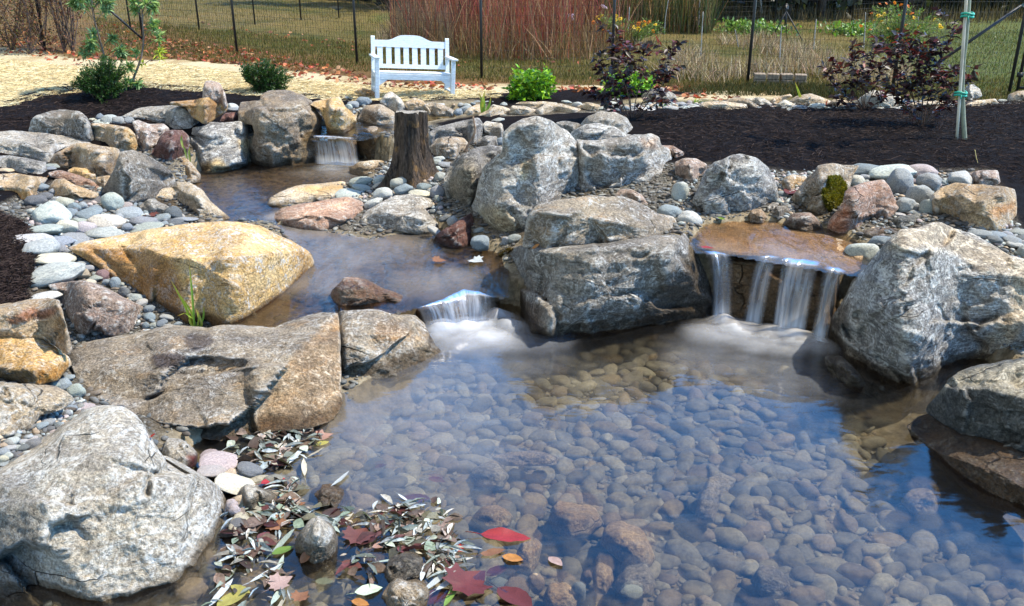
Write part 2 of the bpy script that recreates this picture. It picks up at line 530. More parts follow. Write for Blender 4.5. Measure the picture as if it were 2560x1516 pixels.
def ground_mat():
    m = NT('ground')
    tcn = m.n('ShaderNodeTexCoord'); v = tcn.outputs['Object']
    A = lambda k: m.n('ShaderNodeAttribute', attribute_name=k).outputs['Fac']
    f1 = m.noise(v, 1.1, 6, .6); f2 = m.noise(v, 14, 7, .7); f3 = m.noise(v, 70, 5, .75); f4 = m.noise(v, .23, 4, .6)
    vst = m.n('ShaderNodeMapping', Vector=v, Scale=(60, 150, 60), Rotation=(0, 0, .6)).outputs[0]
    st = m.noise(vst, 1.0, 4, .7, 1.5)
    # grass: olive, tan and dry patches
    g = m.mix(m.ramp(f4, .40, .60), (.075, .085, .022), (.21, .155, .06))
    g = m.mix(m.ramp(f1, .40, .64), g, (.16, .13, .045))
    g = m.mix(m.ramp(f2, .3, .7), m.mix(1.0, g, (.6, .6, .6), 'MULTIPLY'), m.mix(1.0, g, (1.35, 1.3, 1.2), 'MULTIPLY'))
    gr = m.mix(m.ramp(f2, .3, .7), (.085, .12, .03), (.15, .165, .05))
    g = m.mix(1.0, m.mix(A('lush'), g, gr), (.72, .74, .72), 'MULTIPLY')
    soil = m.mix(m.ramp(f2, .3, .7), (.05, .036, .026), (.13, .10, .07))
    vg = m.n('ShaderNodeTexVoronoi', Vector=v, Scale=38.0)
    vd = m.n('ShaderNodeTexVoronoi', Vector=v, Scale=38.0, feature='DISTANCE_TO_EDGE')
    vc = m.n('ShaderNodeSeparateXYZ', Vector=vg.outputs['Color'])
    grit = m.mix(vc.outputs['X'], (.10, .095, .085), (.30, .285, .25))
    grit = m.mix(m.ramp(vd.outputs['Distance'], .12, .02), grit, (.035, .028, .02))
    soil = m.mix(m.ramp(f1, .36, .56), soil, grit)
    mul = m.mix(m.ramp(f3, .35, .70), (.002, .0013, .0013), (.014, .0085, .008))
    mul = m.mix(m.ramp(st, .56, .72), mul, (.024, .0155, .0135))
    mul = m.mix(m.ramp(f1, .35, .7), mul, m.mix(1.0, mul, (.55, .55, .58), 'MULTIPLY'))
    straw = m.mix(m.ramp(st, .35, .65), (.36, .29, .16), (.66, .57, .38))
    straw = m.mix(m.ramp(f1, .5, .66), straw, m.mix(1.0, straw, (.72, .64, .54), 'MULTIPLY'))
    bed = m.mix(m.ramp(f2, .3, .7), (.17, .14, .09), (.42, .35, .24))
    litter = m.mix(m.ramp(f2, .35, .65), (.10, .05, .022), (.22, .12, .05))
    c = m.mix(A('soil'), g, soil)
    c = m.mix(A('litter'), c, litter)
    c = m.mix(A('straw'), c, straw)
    c = m.mix(A('mulch'), c, mul)
    c = m.mix(A('bed'), c, bed)
    h = m.math('ADD', m.math('MULTIPLY', f3, .5), m.math('ADD', m.math('MULTIPLY', f2, .8), m.math('MULTIPLY', st, .6)))
    m.bsdf(c, .95, m.bump(h, .9, .03), .1)
    return m.m


def water_mat(name, tint=(.86, .88, .80), ior=1.55, rough=.06, flow=(3, 9, 1), bump=.05, milk=(.72, .76, .82), rot=0.0, soft=0.0):
    m = NT(name)
    tcn = m.n('ShaderNodeTexCoord')
    v = m.n('ShaderNodeMapping', Vector=tcn.outputs['Object'], Scale=flow, Rotation=(0, 0, rot)).outputs[0]
    f = m.noise(v, 1.0, 3, .5, .4)
    nb = m.bump(f, 1.0, bump)
    fr = m.n('ShaderNodeFresnel', IOR=ior, Normal=nb)
    gl = m.n('ShaderNodeBsdfGlossy', Roughness=rough, Normal=nb)
    tp = m.n('ShaderNodeBsdfTransparent', Color=tint)
    if soft:      # the moving surface blurs the bed below it
        rf = m.n('ShaderNodeBsdfRefraction', Color=tint, Roughness=.27, IOR=1.33, Normal=nb)
        tp = m.n('ShaderNodeMixShader', _0=soft, _1=tp, _2=rf)
    w = m.n('ShaderNodeMixShader', _0=fr.outputs[0], _1=tp, _2=gl)
    # pale film by attribute: churned water at the falls, a veil farther out
    fo = m.n('ShaderNodeAttribute', attribute_name='foam').outputs['Fac']
    n2 = m.noise(m.n('ShaderNodeMapping', Vector=tcn.outputs['Object'], Scale=flow, Rotation=(0, 0, rot)).outputs[0], .9, 5, .6, .8)
    k = m.math('ADD', m.math('MULTIPLY', fo, m.math('ADD', .25, m.math('MULTIPLY', n2, 1.3))), .004, True)
    df = m.n('ShaderNodeBsdfDiffuse', Color=milk)
    m.surf(m.n('ShaderNodeMixShader', _0=k, _1=w, _2=df))
    return m.m


def fall_mat():
    """falling water: streaks of white water between clear film"""
    m = NT('falling_water')
    u = m.n('ShaderNodeAttribute', attribute_name='u').outputs['Fac']
    vv = m.n('ShaderNodeAttribute', attribute_name='v').outputs['Fac']
    ed = m.n('ShaderNodeAttribute', attribute_name='edge').outputs['Fac']
    oi = m.n('ShaderNodeObjectInfo')
    cx = m.n('ShaderNodeCombineXYZ', X=m.math('MULTIPLY', u, 22.0), Y=m.math('MULTIPLY', vv, 1.1), Z=m.math('MULTIPLY', oi.outputs['Random'], 30.0))
    s1 = m.noise(cx.outputs[0], 1.0, 4, .6, .25)
    k = m.ramp(s1, .25, .85)
    k = m.math('MULTIPLY', k, m.math('ADD', .65, m.math('MULTIPLY', vv, .3)))
    k = m.math('MULTIPLY', m.math('ADD', k, .10), .82)
    k = m.math('MULTIPLY', m.math('ADD', k, m.math('MULTIPLY', m.ramp(vv, .72, 1.0), .6)), ed, True)
    thin = m.n('ShaderNodeAttribute', attribute_name='thin', attribute_type='OBJECT').outputs['Fac']
    k = m.math('MULTIPLY', k, m.math('SUBTRACT', 1.0, m.math('MULTIPLY', thin, 2.4), True), True)
    fr = m.n('ShaderNodeFresnel', IOR=1.4)
    film = m.n('ShaderNodeMixShader', _0=m.math('MULTIPLY', fr.outputs[0], ed), _1=m.n('ShaderNodeBsdfTransparent', Color=(.95, .95, .96)), _2=m.n('ShaderNodeBsdfGlossy', Roughness=.2))
    wh = m.n('ShaderNodeBsdfDiffuse', Color=(.80, .84, .92))
    tl = m.n('ShaderNodeBsdfTranslucent', Color=(.80, .84, .92))
    ww = m.n('ShaderNodeMixShader', _0=.4, _1=wh, _2=tl)
    m.surf(m.n('ShaderNodeMixShader', _0=k, _1=film, _2=ww))
    return m.m


def foam_mat():
    m = NT('foam')
    ed = m.n('ShaderNodeAttribute', attribute_name='edge').outputs['Fac']
    tcn = m.n('ShaderNodeTexCoord')
    n = m.noise(tcn.outputs['Object'], 5, 4, .6, .6)
    k = m.math('MULTIPLY', ed, m.math('ADD', .10, m.math('MULTIPLY', n, 1.25)), True)
    wh = m.n('ShaderNodeBsdfDiffuse', Color=(.84, .87, .93))
    tl = m.n('ShaderNodeBsdfTranslucent', Color=(.84, .87, .93))
    ww = m.n('ShaderNodeMixShader', _0=.35, _1=wh, _2=tl)
    m.surf(m.n('ShaderNodeMixShader', _0=k, _1=m.n('ShaderNodeBsdfTransparent'), _2=ww))
    return m.m

# ------------------------------------------------------------------ ground and water
CTRL = np.array([  # photo pixel x, y, height above the pool
    (60, 1160, .30), (150, 1030, .22), (60, 930, .26), (0, 820, .32), (40, 700, .42), (40, 620, .50), (120, 560, .50), (0, 500, .56),
    (230, 620, .42), (330, 840, .16), (480, 850, .12), (260, 980, .04), (300, 900, .08), (600, 850, .1), (300, 540, .42), (500, 540, .34), (420, 470, .40), (250, 400, .5),
    (60, 420, .56), (100, 300, .68), (0, 270, .75), (300, 250, .78), (520, 260, .76), (450, 330, .60), (560, 420, .38),
    (700, 400, .38), (780, 300, .68), (900, 250, .72), (1040, 245, .74), (1000, 290, .68), (950, 480, .32), (1050, 470, .40),
    (1060, 570, .28), (1180, 580, .33), (1200, 620, .27), (1150, 350, .60), (1200, 300, .70), (1500, 280, .78), (1400, 480, .58),
    (1650, 300, .82), (1650, 400, .76), (1700, 520, .62), (1800, 450, .72), (2000, 420, .75), (2300, 430, .76), (2500, 450, .76),
    (2560, 600, .64), (2200, 520, .64), (2080, 560, .60), (2560, 720, .42), (2560, 250, .82), (2000, 270, .82), (2000, 226, .80),
    (1400, 230, .77), (480, 1120, .05), (250, 1250, .02), (60, 1450, -.1), (2700, 900, .0)])
cw = np.concatenate([np.c_[at_z(CTRL[:, :2], CTRL[:, 2])],
                     np.array([(-30, 22, 1.5), (-12, 22, 1.15), (0, 22, .90), (12, 22, .9), (30, 22, .9), (-14, 40, 1.75), (0, 40, 1.05), (14, 40, 1.0),
                               (-12, 18.5, 1.0), (-6, 18.5, .92), (0, -2, .2), (-3, .8, .1), (3, .8, .3), (5, 4, .4), (-5, 4, .35), (-9, 10, .8), (9, 8, .8), (-12, 0, .6), (12, 0, .6)])])


def _tps(r2):
    return 0.5 * r2 * np.log(r2 + 1e-9)


_n = len(cw)
_K = _tps(((cw[:, None, :2] - cw[None, :, :2]) ** 2).sum(2)) + np.eye(_n) * .02
_Pm = np.c_[np.ones(_n), cw[:, :2]]
_A = np.zeros((_n + 3, _n + 3)); _A[:_n, :_n] = _K; _A[:_n, _n:] = _Pm; _A[_n:, :_n] = _Pm.T
_W = np.linalg.solve(_A, np.r_[cw[:, 2], 0, 0, 0])

# water bodies: outline, level, depth, how fast the bed falls away
WB = {
    'pool': (tr('S 1000,800 1075,772 1150,760 1240,748 1330,775 1740,752 1840,748 2110,770 2260,800 2420,880 2640,980 2860,1130 3050,1300 3200,1750 1280,2300 -200,2100 -60,1600 250,1420 470,1200 470,1120 540,1060 850,1000 1000,900'), 0.0, .34, .75),
    'stream': (tr('S 462,470 480,432 560,412 660,398 780,392 800,385 910,392 985,428 900,470 720,480 700,560 930,600 1090,565 1260,640 1258,745 1225,742 1190,728 1130,745 1050,768 900,800 640,850 560,840 780,640 680,560 560,570 520,520'), .24, .10, .35),
    'back': (tr('S 870,300 1000,285 1180,285 1210,300 1080,312 1000,330 900,350 790,352 770,322'), .62, .12, .5),
    'channel': (tr('S 1720,600 1760,560 1900,548 2100,575 2180,620 2165,685 2130,692 1960,664 1830,642 1735,632'), .57, .05, .4),
}
WPOLY = {k: at_z(v[0], v[1])[:, :2] for k, v in WB.items()}


def terrain(XY, carve=True):
    XY = np.atleast_2d(np.asarray(XY, float))[:, :2]
    z = np.empty(len(XY))
    for s in range(0, len(XY), 40000):
        q = XY[s:s + 40000]
        z[s:s + 40000] = _tps(((q[:, None] - cw[None, :, :2]) ** 2).sum(2)) @ _W[:_n] + np.c_[np.ones(len(q)), q] @ _W[_n:]
    R = np.hypot(XY[:, 0], XY[:, 1] - 10)
    far = np.clip(1.0 - XY[:, 0] * .022, .8, 2.2)
    w = sstep(24, 42, R)
    z = np.clip(z, -.4, 2.2) * (1 - w) + far * w
    P3 = np.c_[XY, np.zeros(len(XY))]
    z += .02 * fbm(P3 * .9, 5, 3) + .008 * fbm(P3 * 4, 9, 3)
    if carve:
        near = R < 16
        for k in ('back', 'channel', 'stream', 'pool'):
            _, lev, dep, sl = WB[k]
            poly = WPOLY[k]
            m = near & (XY[:, 0] > poly[:, 0].min() - 1) & (XY[:, 0] < poly[:, 0].max() + 1) & (XY[:, 1] > poly[:, 1].min() - 1) & (XY[:, 1] < poly[:, 1].max() + 1)
            idx = np.where(m)[0]
            if not len(idx): continue
            sd = sdist(XY[idx], poly)
            inside = sd > 0
            d2 = np.minimum(dep, sd * sl + .02)
            zi = z[idx]
            zi[inside] = lev - d2[inside]
            if k == 'pool':   # gentle leaf-strewn shore at the near left
                sh = at_z(np.array([(560, 1250)]), 0)[0, :2]
                q = np.hypot(XY[idx, 0] - sh[0], XY[idx, 1] - sh[1])
                zi = np.where(inside, np.maximum(zi, -.035 - .20 * np.maximum(q - .25, 0)), zi)
            bank = (~inside) & (sd > -.35)
            if k in ('back', 'channel'):
                zi[bank] = np.maximum(zi[bank], lev + .03)
            z[idx] = zi
    return z


def ground_at(px, it=8):
    """where the ray through a photo pixel meets the ground"""
    px = np.atleast_2d(np.asarray(px, float))
    z = np.full(len(px), .6)
    for _ in range(it):
        P = at_z(px, z)
        far = (P[:, 1] > 60) | (P[:, 1] < 0)
        P[far] = P[far] * 0 + np.array([0, 60, 0])
        z = .5 * z + .5 * terrain(P, False)
    return at_z(px, z)


def axis(lo, hi, flo, fhi, fine, n):
    a = np.arange(flo, fhi + 1e-6, fine)
    g = np.geomspace(1, 1 + (hi - fhi), n) - 1 + fhi
    b = flo - (np.geomspace(1, 1 + (flo - lo), n) - 1)
    return np.unique(np.concatenate([b[::-1], a, g]).round(4))


gx = axis(-300, 300, -7.5, 7.5, .06, 55)
gy = axis(-60, 700, 1.6, 18, .06, 55)
GX, GY = np.meshgrid(gx, gy)
gP = np.c_[GX.ravel(), GY.ravel()]
gz = terrain(gP)
# ground cover zones traced on the photo
Z_STRAW = tr('S -300,150 60,155 180,172 330,176 420,170 600,180 730,192 900,203 1060,213 1250,216 1500,222 1700,232 1960,240 1960,262 1700,262 1000,262 700,262 300,262 -300,330')
Z_MULCH = [tr('S -400,300 0,262 110,238 230,226 330,224 420,230 560,236 700,240 900,246 1120,248 1200,240 1400,236 1700,240 1760,250 1560,262 1250,272 1250,290 1600,292 1900,275 2600,262 3100,300 3100,620 2600,610 2540,560 2480,430 1900,430 1650,410 1500,330 1250,320 1100,300 900,270 760,280 560,300 300,330 60,330 -300,420'),
           tr('S -400,470 20,480 95,520 80,560 40,600 40,640 95,690 80,710 60,760 -20,780 -400,900')]
gpx = proj(np.c_[gP, gz])
n1 = fbm(np.c_[gP * 2.2, np.zeros(len(gP))], 3, 4)
vis = (gP[:, 1] > 1.5) & (gP[:, 1] < 30)


def zone(poly, soft, wob):
    w = at_z(poly, .75)[:, :2]
    r = np.zeros(len(gP))
    m = vis & (np.abs(gP[:, 0]) < 20)
    r[m] = sstep(-soft, soft, sdist(gP[m], w) + wob * n1[m])
    return r


straw_w = zone(Z_STRAW, .10, .08)
mulch_w = np.maximum(zone(Z_MULCH[0], .05, .05), zone(Z_MULCH[1], .04, .04))
mulch_w = np.maximum(mulch_w, ((gP[:, 1] < 12) & (gP[:, 1] > 5) & (np.abs(gP[:, 0]) > 5)) * 1.0)
nearzone = sstep(13.8, 13.0, gP[:, 1])
bed_w = np.zeros(len(gP))
for k, (_, lev, dep, sl) in WB.items():
    m = (np.abs(gP[:, 0]) < 9) & (gP[:, 1] < 16)
    bed_w[m] = np.maximum(bed_w[m], sstep(-.25, 0, sdist(gP[m], WPOLY[k])))
lit = zone(tr('S 230,100 360,95 600,140 890,165 1210,200 1560,205 1760,215 2100,232 2100,246 1760,240 1560,226 1250,220 1050,216 900,206 600,182 420,172 230,178'), .25, .3) * .75
lit = np.maximum(lit, zone(tr('S -300,-100 230,60 250,170 180,172 60,156 -300,152'), .2, .2) * .6)
lush = zone(tr('S 2150,60 2800,60 2800,240 2420,240 2150,215'), .6, .5) * .9
lush = np.maximum(lush, zone(tr('S 940,50 1010,48 1020,75 940,80'), .4, .5) * .8)
# raise the mulch into low mounds with a rough lip
gz += mulch_w * (.03 + .012 * fbm(np.c_[gP * 9, gP[:, :1] * 0], 21, 3))
gz += straw_w * (.02 + .012 * fbm(np.c_[gP * 7, gP[:, :1] * 0], 23, 3))
nx, ny = len(gx), len(gy)
ii = (np.arange(ny - 1)[:, None] * nx + np.arange(nx - 1)[None]).ravel()
ground = mesh_obj('ground', np.c_[gP, gz], np.stack([ii, ii + 1, ii + nx + 1, ii + nx], 1), ground_mat(), attrs={
    'straw': straw_w, 'mulch': mulch_w, 'soil': nearzone * .9, 'bed': bed_w, 'litter': lit, 'lush': lush})
tag(ground, kind='structure')


def water_sheet(name, key, step, mat, foam_pts=(), dz=0.0, label=None):
    poly = WPOLY[key]; lev = WB[key][1]
    x0, y0 = poly.min(0) - .15; x1, y1 = poly.max(0) + .15
    X, Y = np.meshgrid(np.arange(x0, x1, step), np.arange(y0, y1, step))
    P = np.c_[X.ravel(), Y.ravel()]
    keep = (sdist(P, poly) > {'pool': -.14, 'back': -.10, 'stream': -.05, 'channel': -.02}[key]).reshape(X.shape)
    q = keep[:-1, :-1] & keep[1:, :-1] & keep[:-1, 1:] & keep[1:, 1:]
    iy, ix = np.where(q); W = X.shape[1]
    a = iy * W + ix
    F = np.stack([a, a + 1, a + W + 1, a + W], 1)
    used = np.unique(F); rm = np.full(len(P), -1); rm[used] = np.arange(len(used))
    V = np.c_[P, np.full(len(P), lev)][used]
    V[:, 2] += .004 * fbm(V * np.array([2.5, 2.5, 0]), 31, 2)
    foam = np.zeros(len(V))
    for (x, y, r, s) in foam_pts:
        d = np.hypot(V[:, 0] - x, (V[:, 1] - y))
        foam = np.maximum(foam, s * (.8 if key == 'stream' else .36) * sstep(r, r * .15, d + .22 * r * fbm(V * np.array([3.5, 1.6, 0]), 33, 3)))
    o = mesh_obj(name, V, rm[F], mat, attrs={'foam': foam})
    return tag(o, kind='structure')


def fp(px, lev, r, s):
    p = at_z([px], lev)[0]
    return (p[0], p[1], r, s)


water_sheet('pool_water', 'pool', .03, water_mat('pool_water', (.92, .91, .86), 1.62, .10, (2.5, 5, 1), .008, (.66, .70, .78), 0, .30), [
    fp((1130, 835), 0, .5, .62), fp((1200, 830), 0, .45, .7), fp((1250, 815), 0, .35, .6), fp((1290, 850), 0, .5, .40), fp((1120, 930), 0, .8, .20), fp((1250, 900), 0, .7, .22),
    fp((1830, 825), 0, .42, .7), fp((1880, 850), 0, .40, .65), fp((1960, 855), 0, .45, .6), fp((2030, 865), 0, .36, .45), fp((1800, 900), 0, .7, .26), fp((1930, 930), 0, .75, .24),
    fp((1050, 1030), 0, 1.3, .17), fp((1000, 1180), 0, .8, .10), fp((1500, 1000), 0, .9, .06)])  # broad pale veil on the open pool, away from the falls
water_sheet('stream_water', 'stream', .04, water_mat('stream_water', (.82, .70, .54), 1.30, .25, (5, 2.0, 1), .04, (.42, .38, .34), .5, .6), [
    fp((850, 410), .24, .45, .6), fp((860, 420), .24, .9, .3), fp((700, 540), .24, .35, .5), fp((770, 575), .24, .7, .35), fp((900, 620), .24, 1.1, .28), fp((800, 700), .24, .7, .25), fp((1080, 700), .24, .6, .3)])
water_sheet('pond_water', 'back', .05, water_mat('pond_water', (.7, .66, .55), 1.45, .04, (4, 4, 1), .03))
water_sheet('channel_water', 'channel', .04, water_mat('channel_water', (.95, .86, .72), 1.22, .2, (6, 2.0, 1), .05, (.60, .56, .54), -.3, .35), [
    fp((1960, 640), .57, .5, .3), fp((1800, 620), .57, .35, .2), fp((2050, 650), .57, .4, .25)])

# ------------------------------------------------------------------ boulders
def area_centroid(p):
    x, y = p[:, 0], p[:, 1]; x2, y2 = np.roll(x, -1), np.roll(y, -1)
    c = x * y2 - x2 * y; A = c.sum() / 2
    return np.array([((x + x2) * c).sum(), ((y + y2) * c).sum()]) / (6 * A)


def resample(p, n):
    q = np.vstack([p, p[:1]]); s = np.r_[0, np.cumsum(np.hypot(*np.diff(q, axis=0).T))]
    t = np.linspace(0, s[-1], n + 1)[:-1]
    return np.stack([np.interp(t, s, q[:, 0]), np.interp(t, s, q[:, 1])], 1)


def chaikin(p, k=.07):
    q = np.roll(p, -1, 0)
    return np.stack([p * (1 - k) + q * k, p * k + q * (1 - k)], 1).reshape(-1, 2)


SEED = [0]
ROCKS = {}


def rock(name, label, out, style, z0=None, lean=20, top=14, ridge=None, frac=.32, thick=None, rd=.12, amp=.045, folds=3,
         wet=None, R=None, crease=(), plate=(), zones=(), cat='boulder', facets=6, step=.016, chip=1.0, group=None, centre=None, lich=None, strata=None, tint=None, key=None, seed=None, jit=1.0):
    SEED[0] += 1
    sd = SEED[0] if seed is None else seed
    rng = np.random.default_rng(sd * 77 + 5)
    raw = tr(out)
    poly = chaikin(raw)
    wpx = np.ptp(poly[:, 0]); hpx = np.ptp(poly[:, 1])
    per = np.hypot(*np.diff(np.vstack([poly, poly[:1]]), axis=0).T).sum()
    N = int(np.clip(per / 5.5, 44, 300))
    B = resample(poly, N)
    c = area_centroid(poly) if centre is None else tr(centre)[0]
    # uneven outline
    q = np.c_[B / max(wpx, hpx) * 7, np.full(N, sd * 1.7)]
    B = B + (B - c) / (np.hypot(*(B - c).T)[:, None] + 1e-6) * (.007 * jit * max(wpx, hpx) * fbm(q, sd, 4, 2.2, .6))[:, None]
    low = B[np.argmax(B[:, 1])]
    base = ground_at([low])[0] if z0 is None else at_z([low], z0)[0]
    if R is not None:
        d = rays([low])[0]; h = math.hypot(d[0], d[1]); base = np.array([0, 0, CAMZ]) + d * (R / h)
    z0 = base[2]
    R0 = math.hypot(base[0], base[1])
    nh = np.array([base[0], base[1], 0]) / R0
    slant = math.hypot(R0, CAMZ - z0)
    mpp = slant / FPX
    W = wpx * mpp; size = max(wpx, hpx) * mpp; half = min(wpx, hpx) * mpp * .5
    # columns: lower edge, upper edge, ridge
    uu = np.linspace(B[:, 0].min() + .5, B[:, 0].max() - .5, 80)
    vlo = np.empty(80); vtp = np.empty(80)
    Bn = np.roll(B, -1, 0)
    for k, u in enumerate(uu):
        m = ((B[:, 0] <= u) & (Bn[:, 0] > u)) | ((B[:, 0] > u) & (Bn[:, 0] <= u))
        a, b = B[m], Bn[m]
        v = a[:, 1] + (b[:, 1] - a[:, 1]) * (u - a[:, 0]) / (b[:, 0] - a[:, 0] + 1e-9)
        vlo[k] = v.max(); vtp[k] = v.min()
    if ridge is None:
        vr = vtp + frac * (vlo - vtp) + .05 * hpx * fbm(np.c_[uu / max(wpx, 1) * 5, np.zeros(80), np.full(80, sd)], sd, 3)
    else:
        rp = tr(ridge); rp = rp[np.argsort(rp[:, 0])]
        vr = np.interp(uu, rp[:, 0], rp[:, 1])
    vr = np.minimum(np.maximum(vr, vtp), vlo)
    d = rays(np.c_[uu, vlo]); m_ = d[:, 2] / (d @ nh)
    Rl = np.where(m_ < -.02, (z0 - CAMZ) / np.minimum(m_, -.02), 1e3)
    Rl = np.clip(Rl, R0, R0 + .55 * W)
    for _ in range(3):
        Rl = np.convolve(np.r_[Rl[0], Rl[0], Rl, Rl[-1], Rl[-1]], np.ones(5) / 5, 'valid')
    tl = math.tan(math.radians(lean)); ts = math.tan(math.radians(top))

    def front(u, m):
        rl = np.interp(u, uu, Rl)
        return (rl + (CAMZ - z0) * tl) / (1 - m * tl)
    dr = rays(np.c_[uu, vr]); mr = dr[:, 2] / (dr @ nh)
    rr = front(uu, mr); zr = CAMZ + rr * mr
    # mesh: rings from the centre to the outline
    M = int(np.clip(min(wpx, hpx) / 2 / 4.5, 9, 60))
    t = 1 - (1 - np.arange(1, M + 1) / M) ** 1.25
    px = np.vstack([c[None], (c + t[:, None, None] * (B - c)[None]).reshape(-1, 2)])
    tt = np.r_[0, np.repeat(t, N)]
    D = rays(px); hr = D @ nh; m = D[:, 2] / hr
    u = px[:, 0]
    rf = front(u, m)
    Rr = np.interp(u, uu, rr); Zr = np.interp(u, uu, zr)
    rt = (Zr - Rr * ts - CAMZ) / np.minimum(m - ts, -.02)
    rt = np.minimum(rt, Rr + 1.0 * W)
    above = px[:, 1] < np.interp(u, uu, vr)
    k = .05 * size
    smax = .5 * (rf + rt + np.sqrt((rf - rt) ** 2 + k * k))
    r = np.where(above, smax, .5 * (rf + np.minimum(rf, rt) + 0) * 0 + .5 * (rf + rf + k * 0))
    r = np.where(above, np.maximum(rf, rt), rf)
    pn = (px - c) / (max(wpx, hpx) * .5)
    for _ in range(folds):
        a = rng.uniform(0, 2 * math.pi); of = rng.uniform(-.15, .45); s = rng.uniform(.08, .34) * rng.choice([1, 1, -.6])
        r += s * half * np.maximum(0, pn @ np.array([math.cos(a), math.sin(a) * 1.2]) - of)
    # broad split faces
    g = np.zeros(len(px))
    for kf in range(facets):
        a = 2 * math.pi * (kf + rng.uniform(-.35, .35)) / max(facets, 1)
        mg = rng.uniform(.22, .62)
        g = np.maximum(g, mg * (pn @ np.array([math.cos(a), math.sin(a)]) - rng.uniform(.18, .55)))
    r += g * half * 1.3
    P = np.array([0, 0, CAMZ]) + D * (r / hr)[:, None]
    # chipped, fractured facets at two sizes
    for (K, tl_, st_, wf) in ((int(5 + 5 * chip), .42, .020, 3.0), (int(22 + 18 * chip), .30, .008, 7.0)):
        sp = rng.uniform(-1.1, 1.1, (K, 2)); tv = rng.normal(0, tl_, (K, 2)); hv = rng.normal(0, st_, K)
        wq = np.c_[pn * wf, np.full(len(px), sd * .7)]
        pw = pn + .10 / wf * 3 * np.stack([fbm(wq, sd + 71, 3), fbm(wq, sd + 83, 3)], 1)
        dd = ((pw[:, None] - sp[None]) ** 2 * np.array([1, 1.6])).sum(2)
        o_ = np.argsort(dd, 1)[:, :2]; n_ = np.arange(len(px))
        val = [((pn - sp[o_[:, q]]) * tv[o_[:, q]]).sum(1) * half * .8 * math.sqrt(10 / K) + hv[o_[:, q]] * size for q in (0, 1)]
        e_ = np.sqrt(dd[n_, o_[:, 1]]) - np.sqrt(dd[n_, o_[:, 0]])
        w_ = .5 + .5 * sstep(0, .035, e_)
        r += chip * (val[0] * w_ + val[1] * (1 - w_))
    # bedding ledges: saw-tooth steps along a tilted direction
    if step:
        dv = np.array([rng.normal(0, .35), rng.normal(0, .2), 1.0]); dv /= np.linalg.norm(dv)
        hq = (P @ dv) / (size * rng.uniform(.10, .17)) + .55 * fbm(P / size * 3, sd + 21, 3)
        sw = hq - np.floor(hq)
        msk = sstep(.0, .35, fbm(P / size * 2.1, sd + 33, 2) + .1)
        r += step * min(size, .7) * msk * (sw - .5) * np.minimum(1, (1 - sw) * 12)
    qn = P / size
    fade = 1 - tt ** 8 * .5
    r += amp * size * fade * (fbm(qn * 2.2, sd, 3) * .35 + .35 * fbm(qn * np.array([4, 4, 9.]), sd + 40, 4, ridged=True) - .2)
    r += .011 * fbm(P * 9, sd + 11, 4, 2.2, .6) + .004 * fbm(P * 45, sd + 13, 2)
    for (cl, dep, wd) in crease:
        L_ = tr(cl)
        L2 = np.stack([np.interp(np.linspace(0, len(L_) - 1, 40), np.arange(len(L_)), L_[:, i]) for i in (0, 1)], 1)
        L2 += 3.0 * np.stack([fbm(np.c_[L2 / 18, np.zeros(40) + i], sd + i, 3) for i in (0, 1)], 1)
        r += dep * np.exp(-(seg_dist(px, L2, False) / wd) ** 2)
    for (pp, hgt, soft) in plate:
        pl = tr(pp)
        s = sdist(px + 4 * np.stack([fbm(np.c_[px / 22, np.zeros(len(px)) + i], sd + i, 3) for i in (0, 1)], 1), pl)
        r -= hgt * sstep(-soft, soft, s)
    r += rd * half * (1 - np.sqrt(np.maximum(0, 1 - tt ** 5)))
    P = np.array([0, 0, CAMZ]) + D * (r / hr)[:, None]
    col = np.ones((len(P), 3))
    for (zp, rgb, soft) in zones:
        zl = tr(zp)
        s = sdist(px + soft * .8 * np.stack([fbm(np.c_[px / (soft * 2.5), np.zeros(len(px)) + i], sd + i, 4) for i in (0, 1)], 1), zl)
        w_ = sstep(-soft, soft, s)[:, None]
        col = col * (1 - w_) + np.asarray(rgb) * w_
    F = [(0, 1 + (j + 1) % N, 1 + j) for j in range(N)]
    idx = 1 + np.arange(M)[:, None] * N + np.arange(N)[None]
    a = idx[:-1]; b = idx[1:]
    F += np.stack([a, np.roll(a, -1, 1), np.roll(b, -1, 1), b], 2).reshape(-1, 4).tolist()
    # back of the stone
    rim = P[idx[-1]]
    cen = rim.mean(0)
    if thick is None: thick = .55 * min(W, hpx * mpp * 1.6)
    Mb = 7; Vb = []
    for j in range(1, Mb):
        s = 1 - j / Mb
        bulge = math.sqrt(1 - s * s)
        ring = cen + (rim - cen) * s + nh * thick * bulge + np.array([0, 0, -.12 * thick * bulge])
        ring = ring + nh * (.10 * thick * fbm(ring * 3 / size, sd + 60, 3))[:, None]
        Vb.append(ring)
    tip = cen + nh * thick + np.array([0, 0, -.12 * thick])
    nb = len(P)
    prev = idx[-1]
    for j in range(Mb - 1):
        cur = nb + j * N + np.arange(N)
        F += np.stack([prev, np.roll(prev, -1), np.roll(cur, -1), cur], 1).tolist()
        prev = cur
    ti = nb + (Mb - 1) * N
    F += [(int(prev[j]), int(prev[(j + 1) % N]), ti) for j in range(N)]
    V = np.vstack([P] + Vb + [tip[None]])
    col = np.vstack([col, np.ones((len(V) - len(col), 3))])
    st = strata if strata is not None else (rng.uniform(-.5, .5), rng.uniform(-.5, .5))
    o = mesh_obj(name, V, F, rock_mat(style, sd, wet, st, lich, tint), None, base, col)
    tag(o, label, cat, group)
    ROCKS[key or label] = (o, base, px, P, nh)
    return o


POOLW = 0.0
ST = 'S'
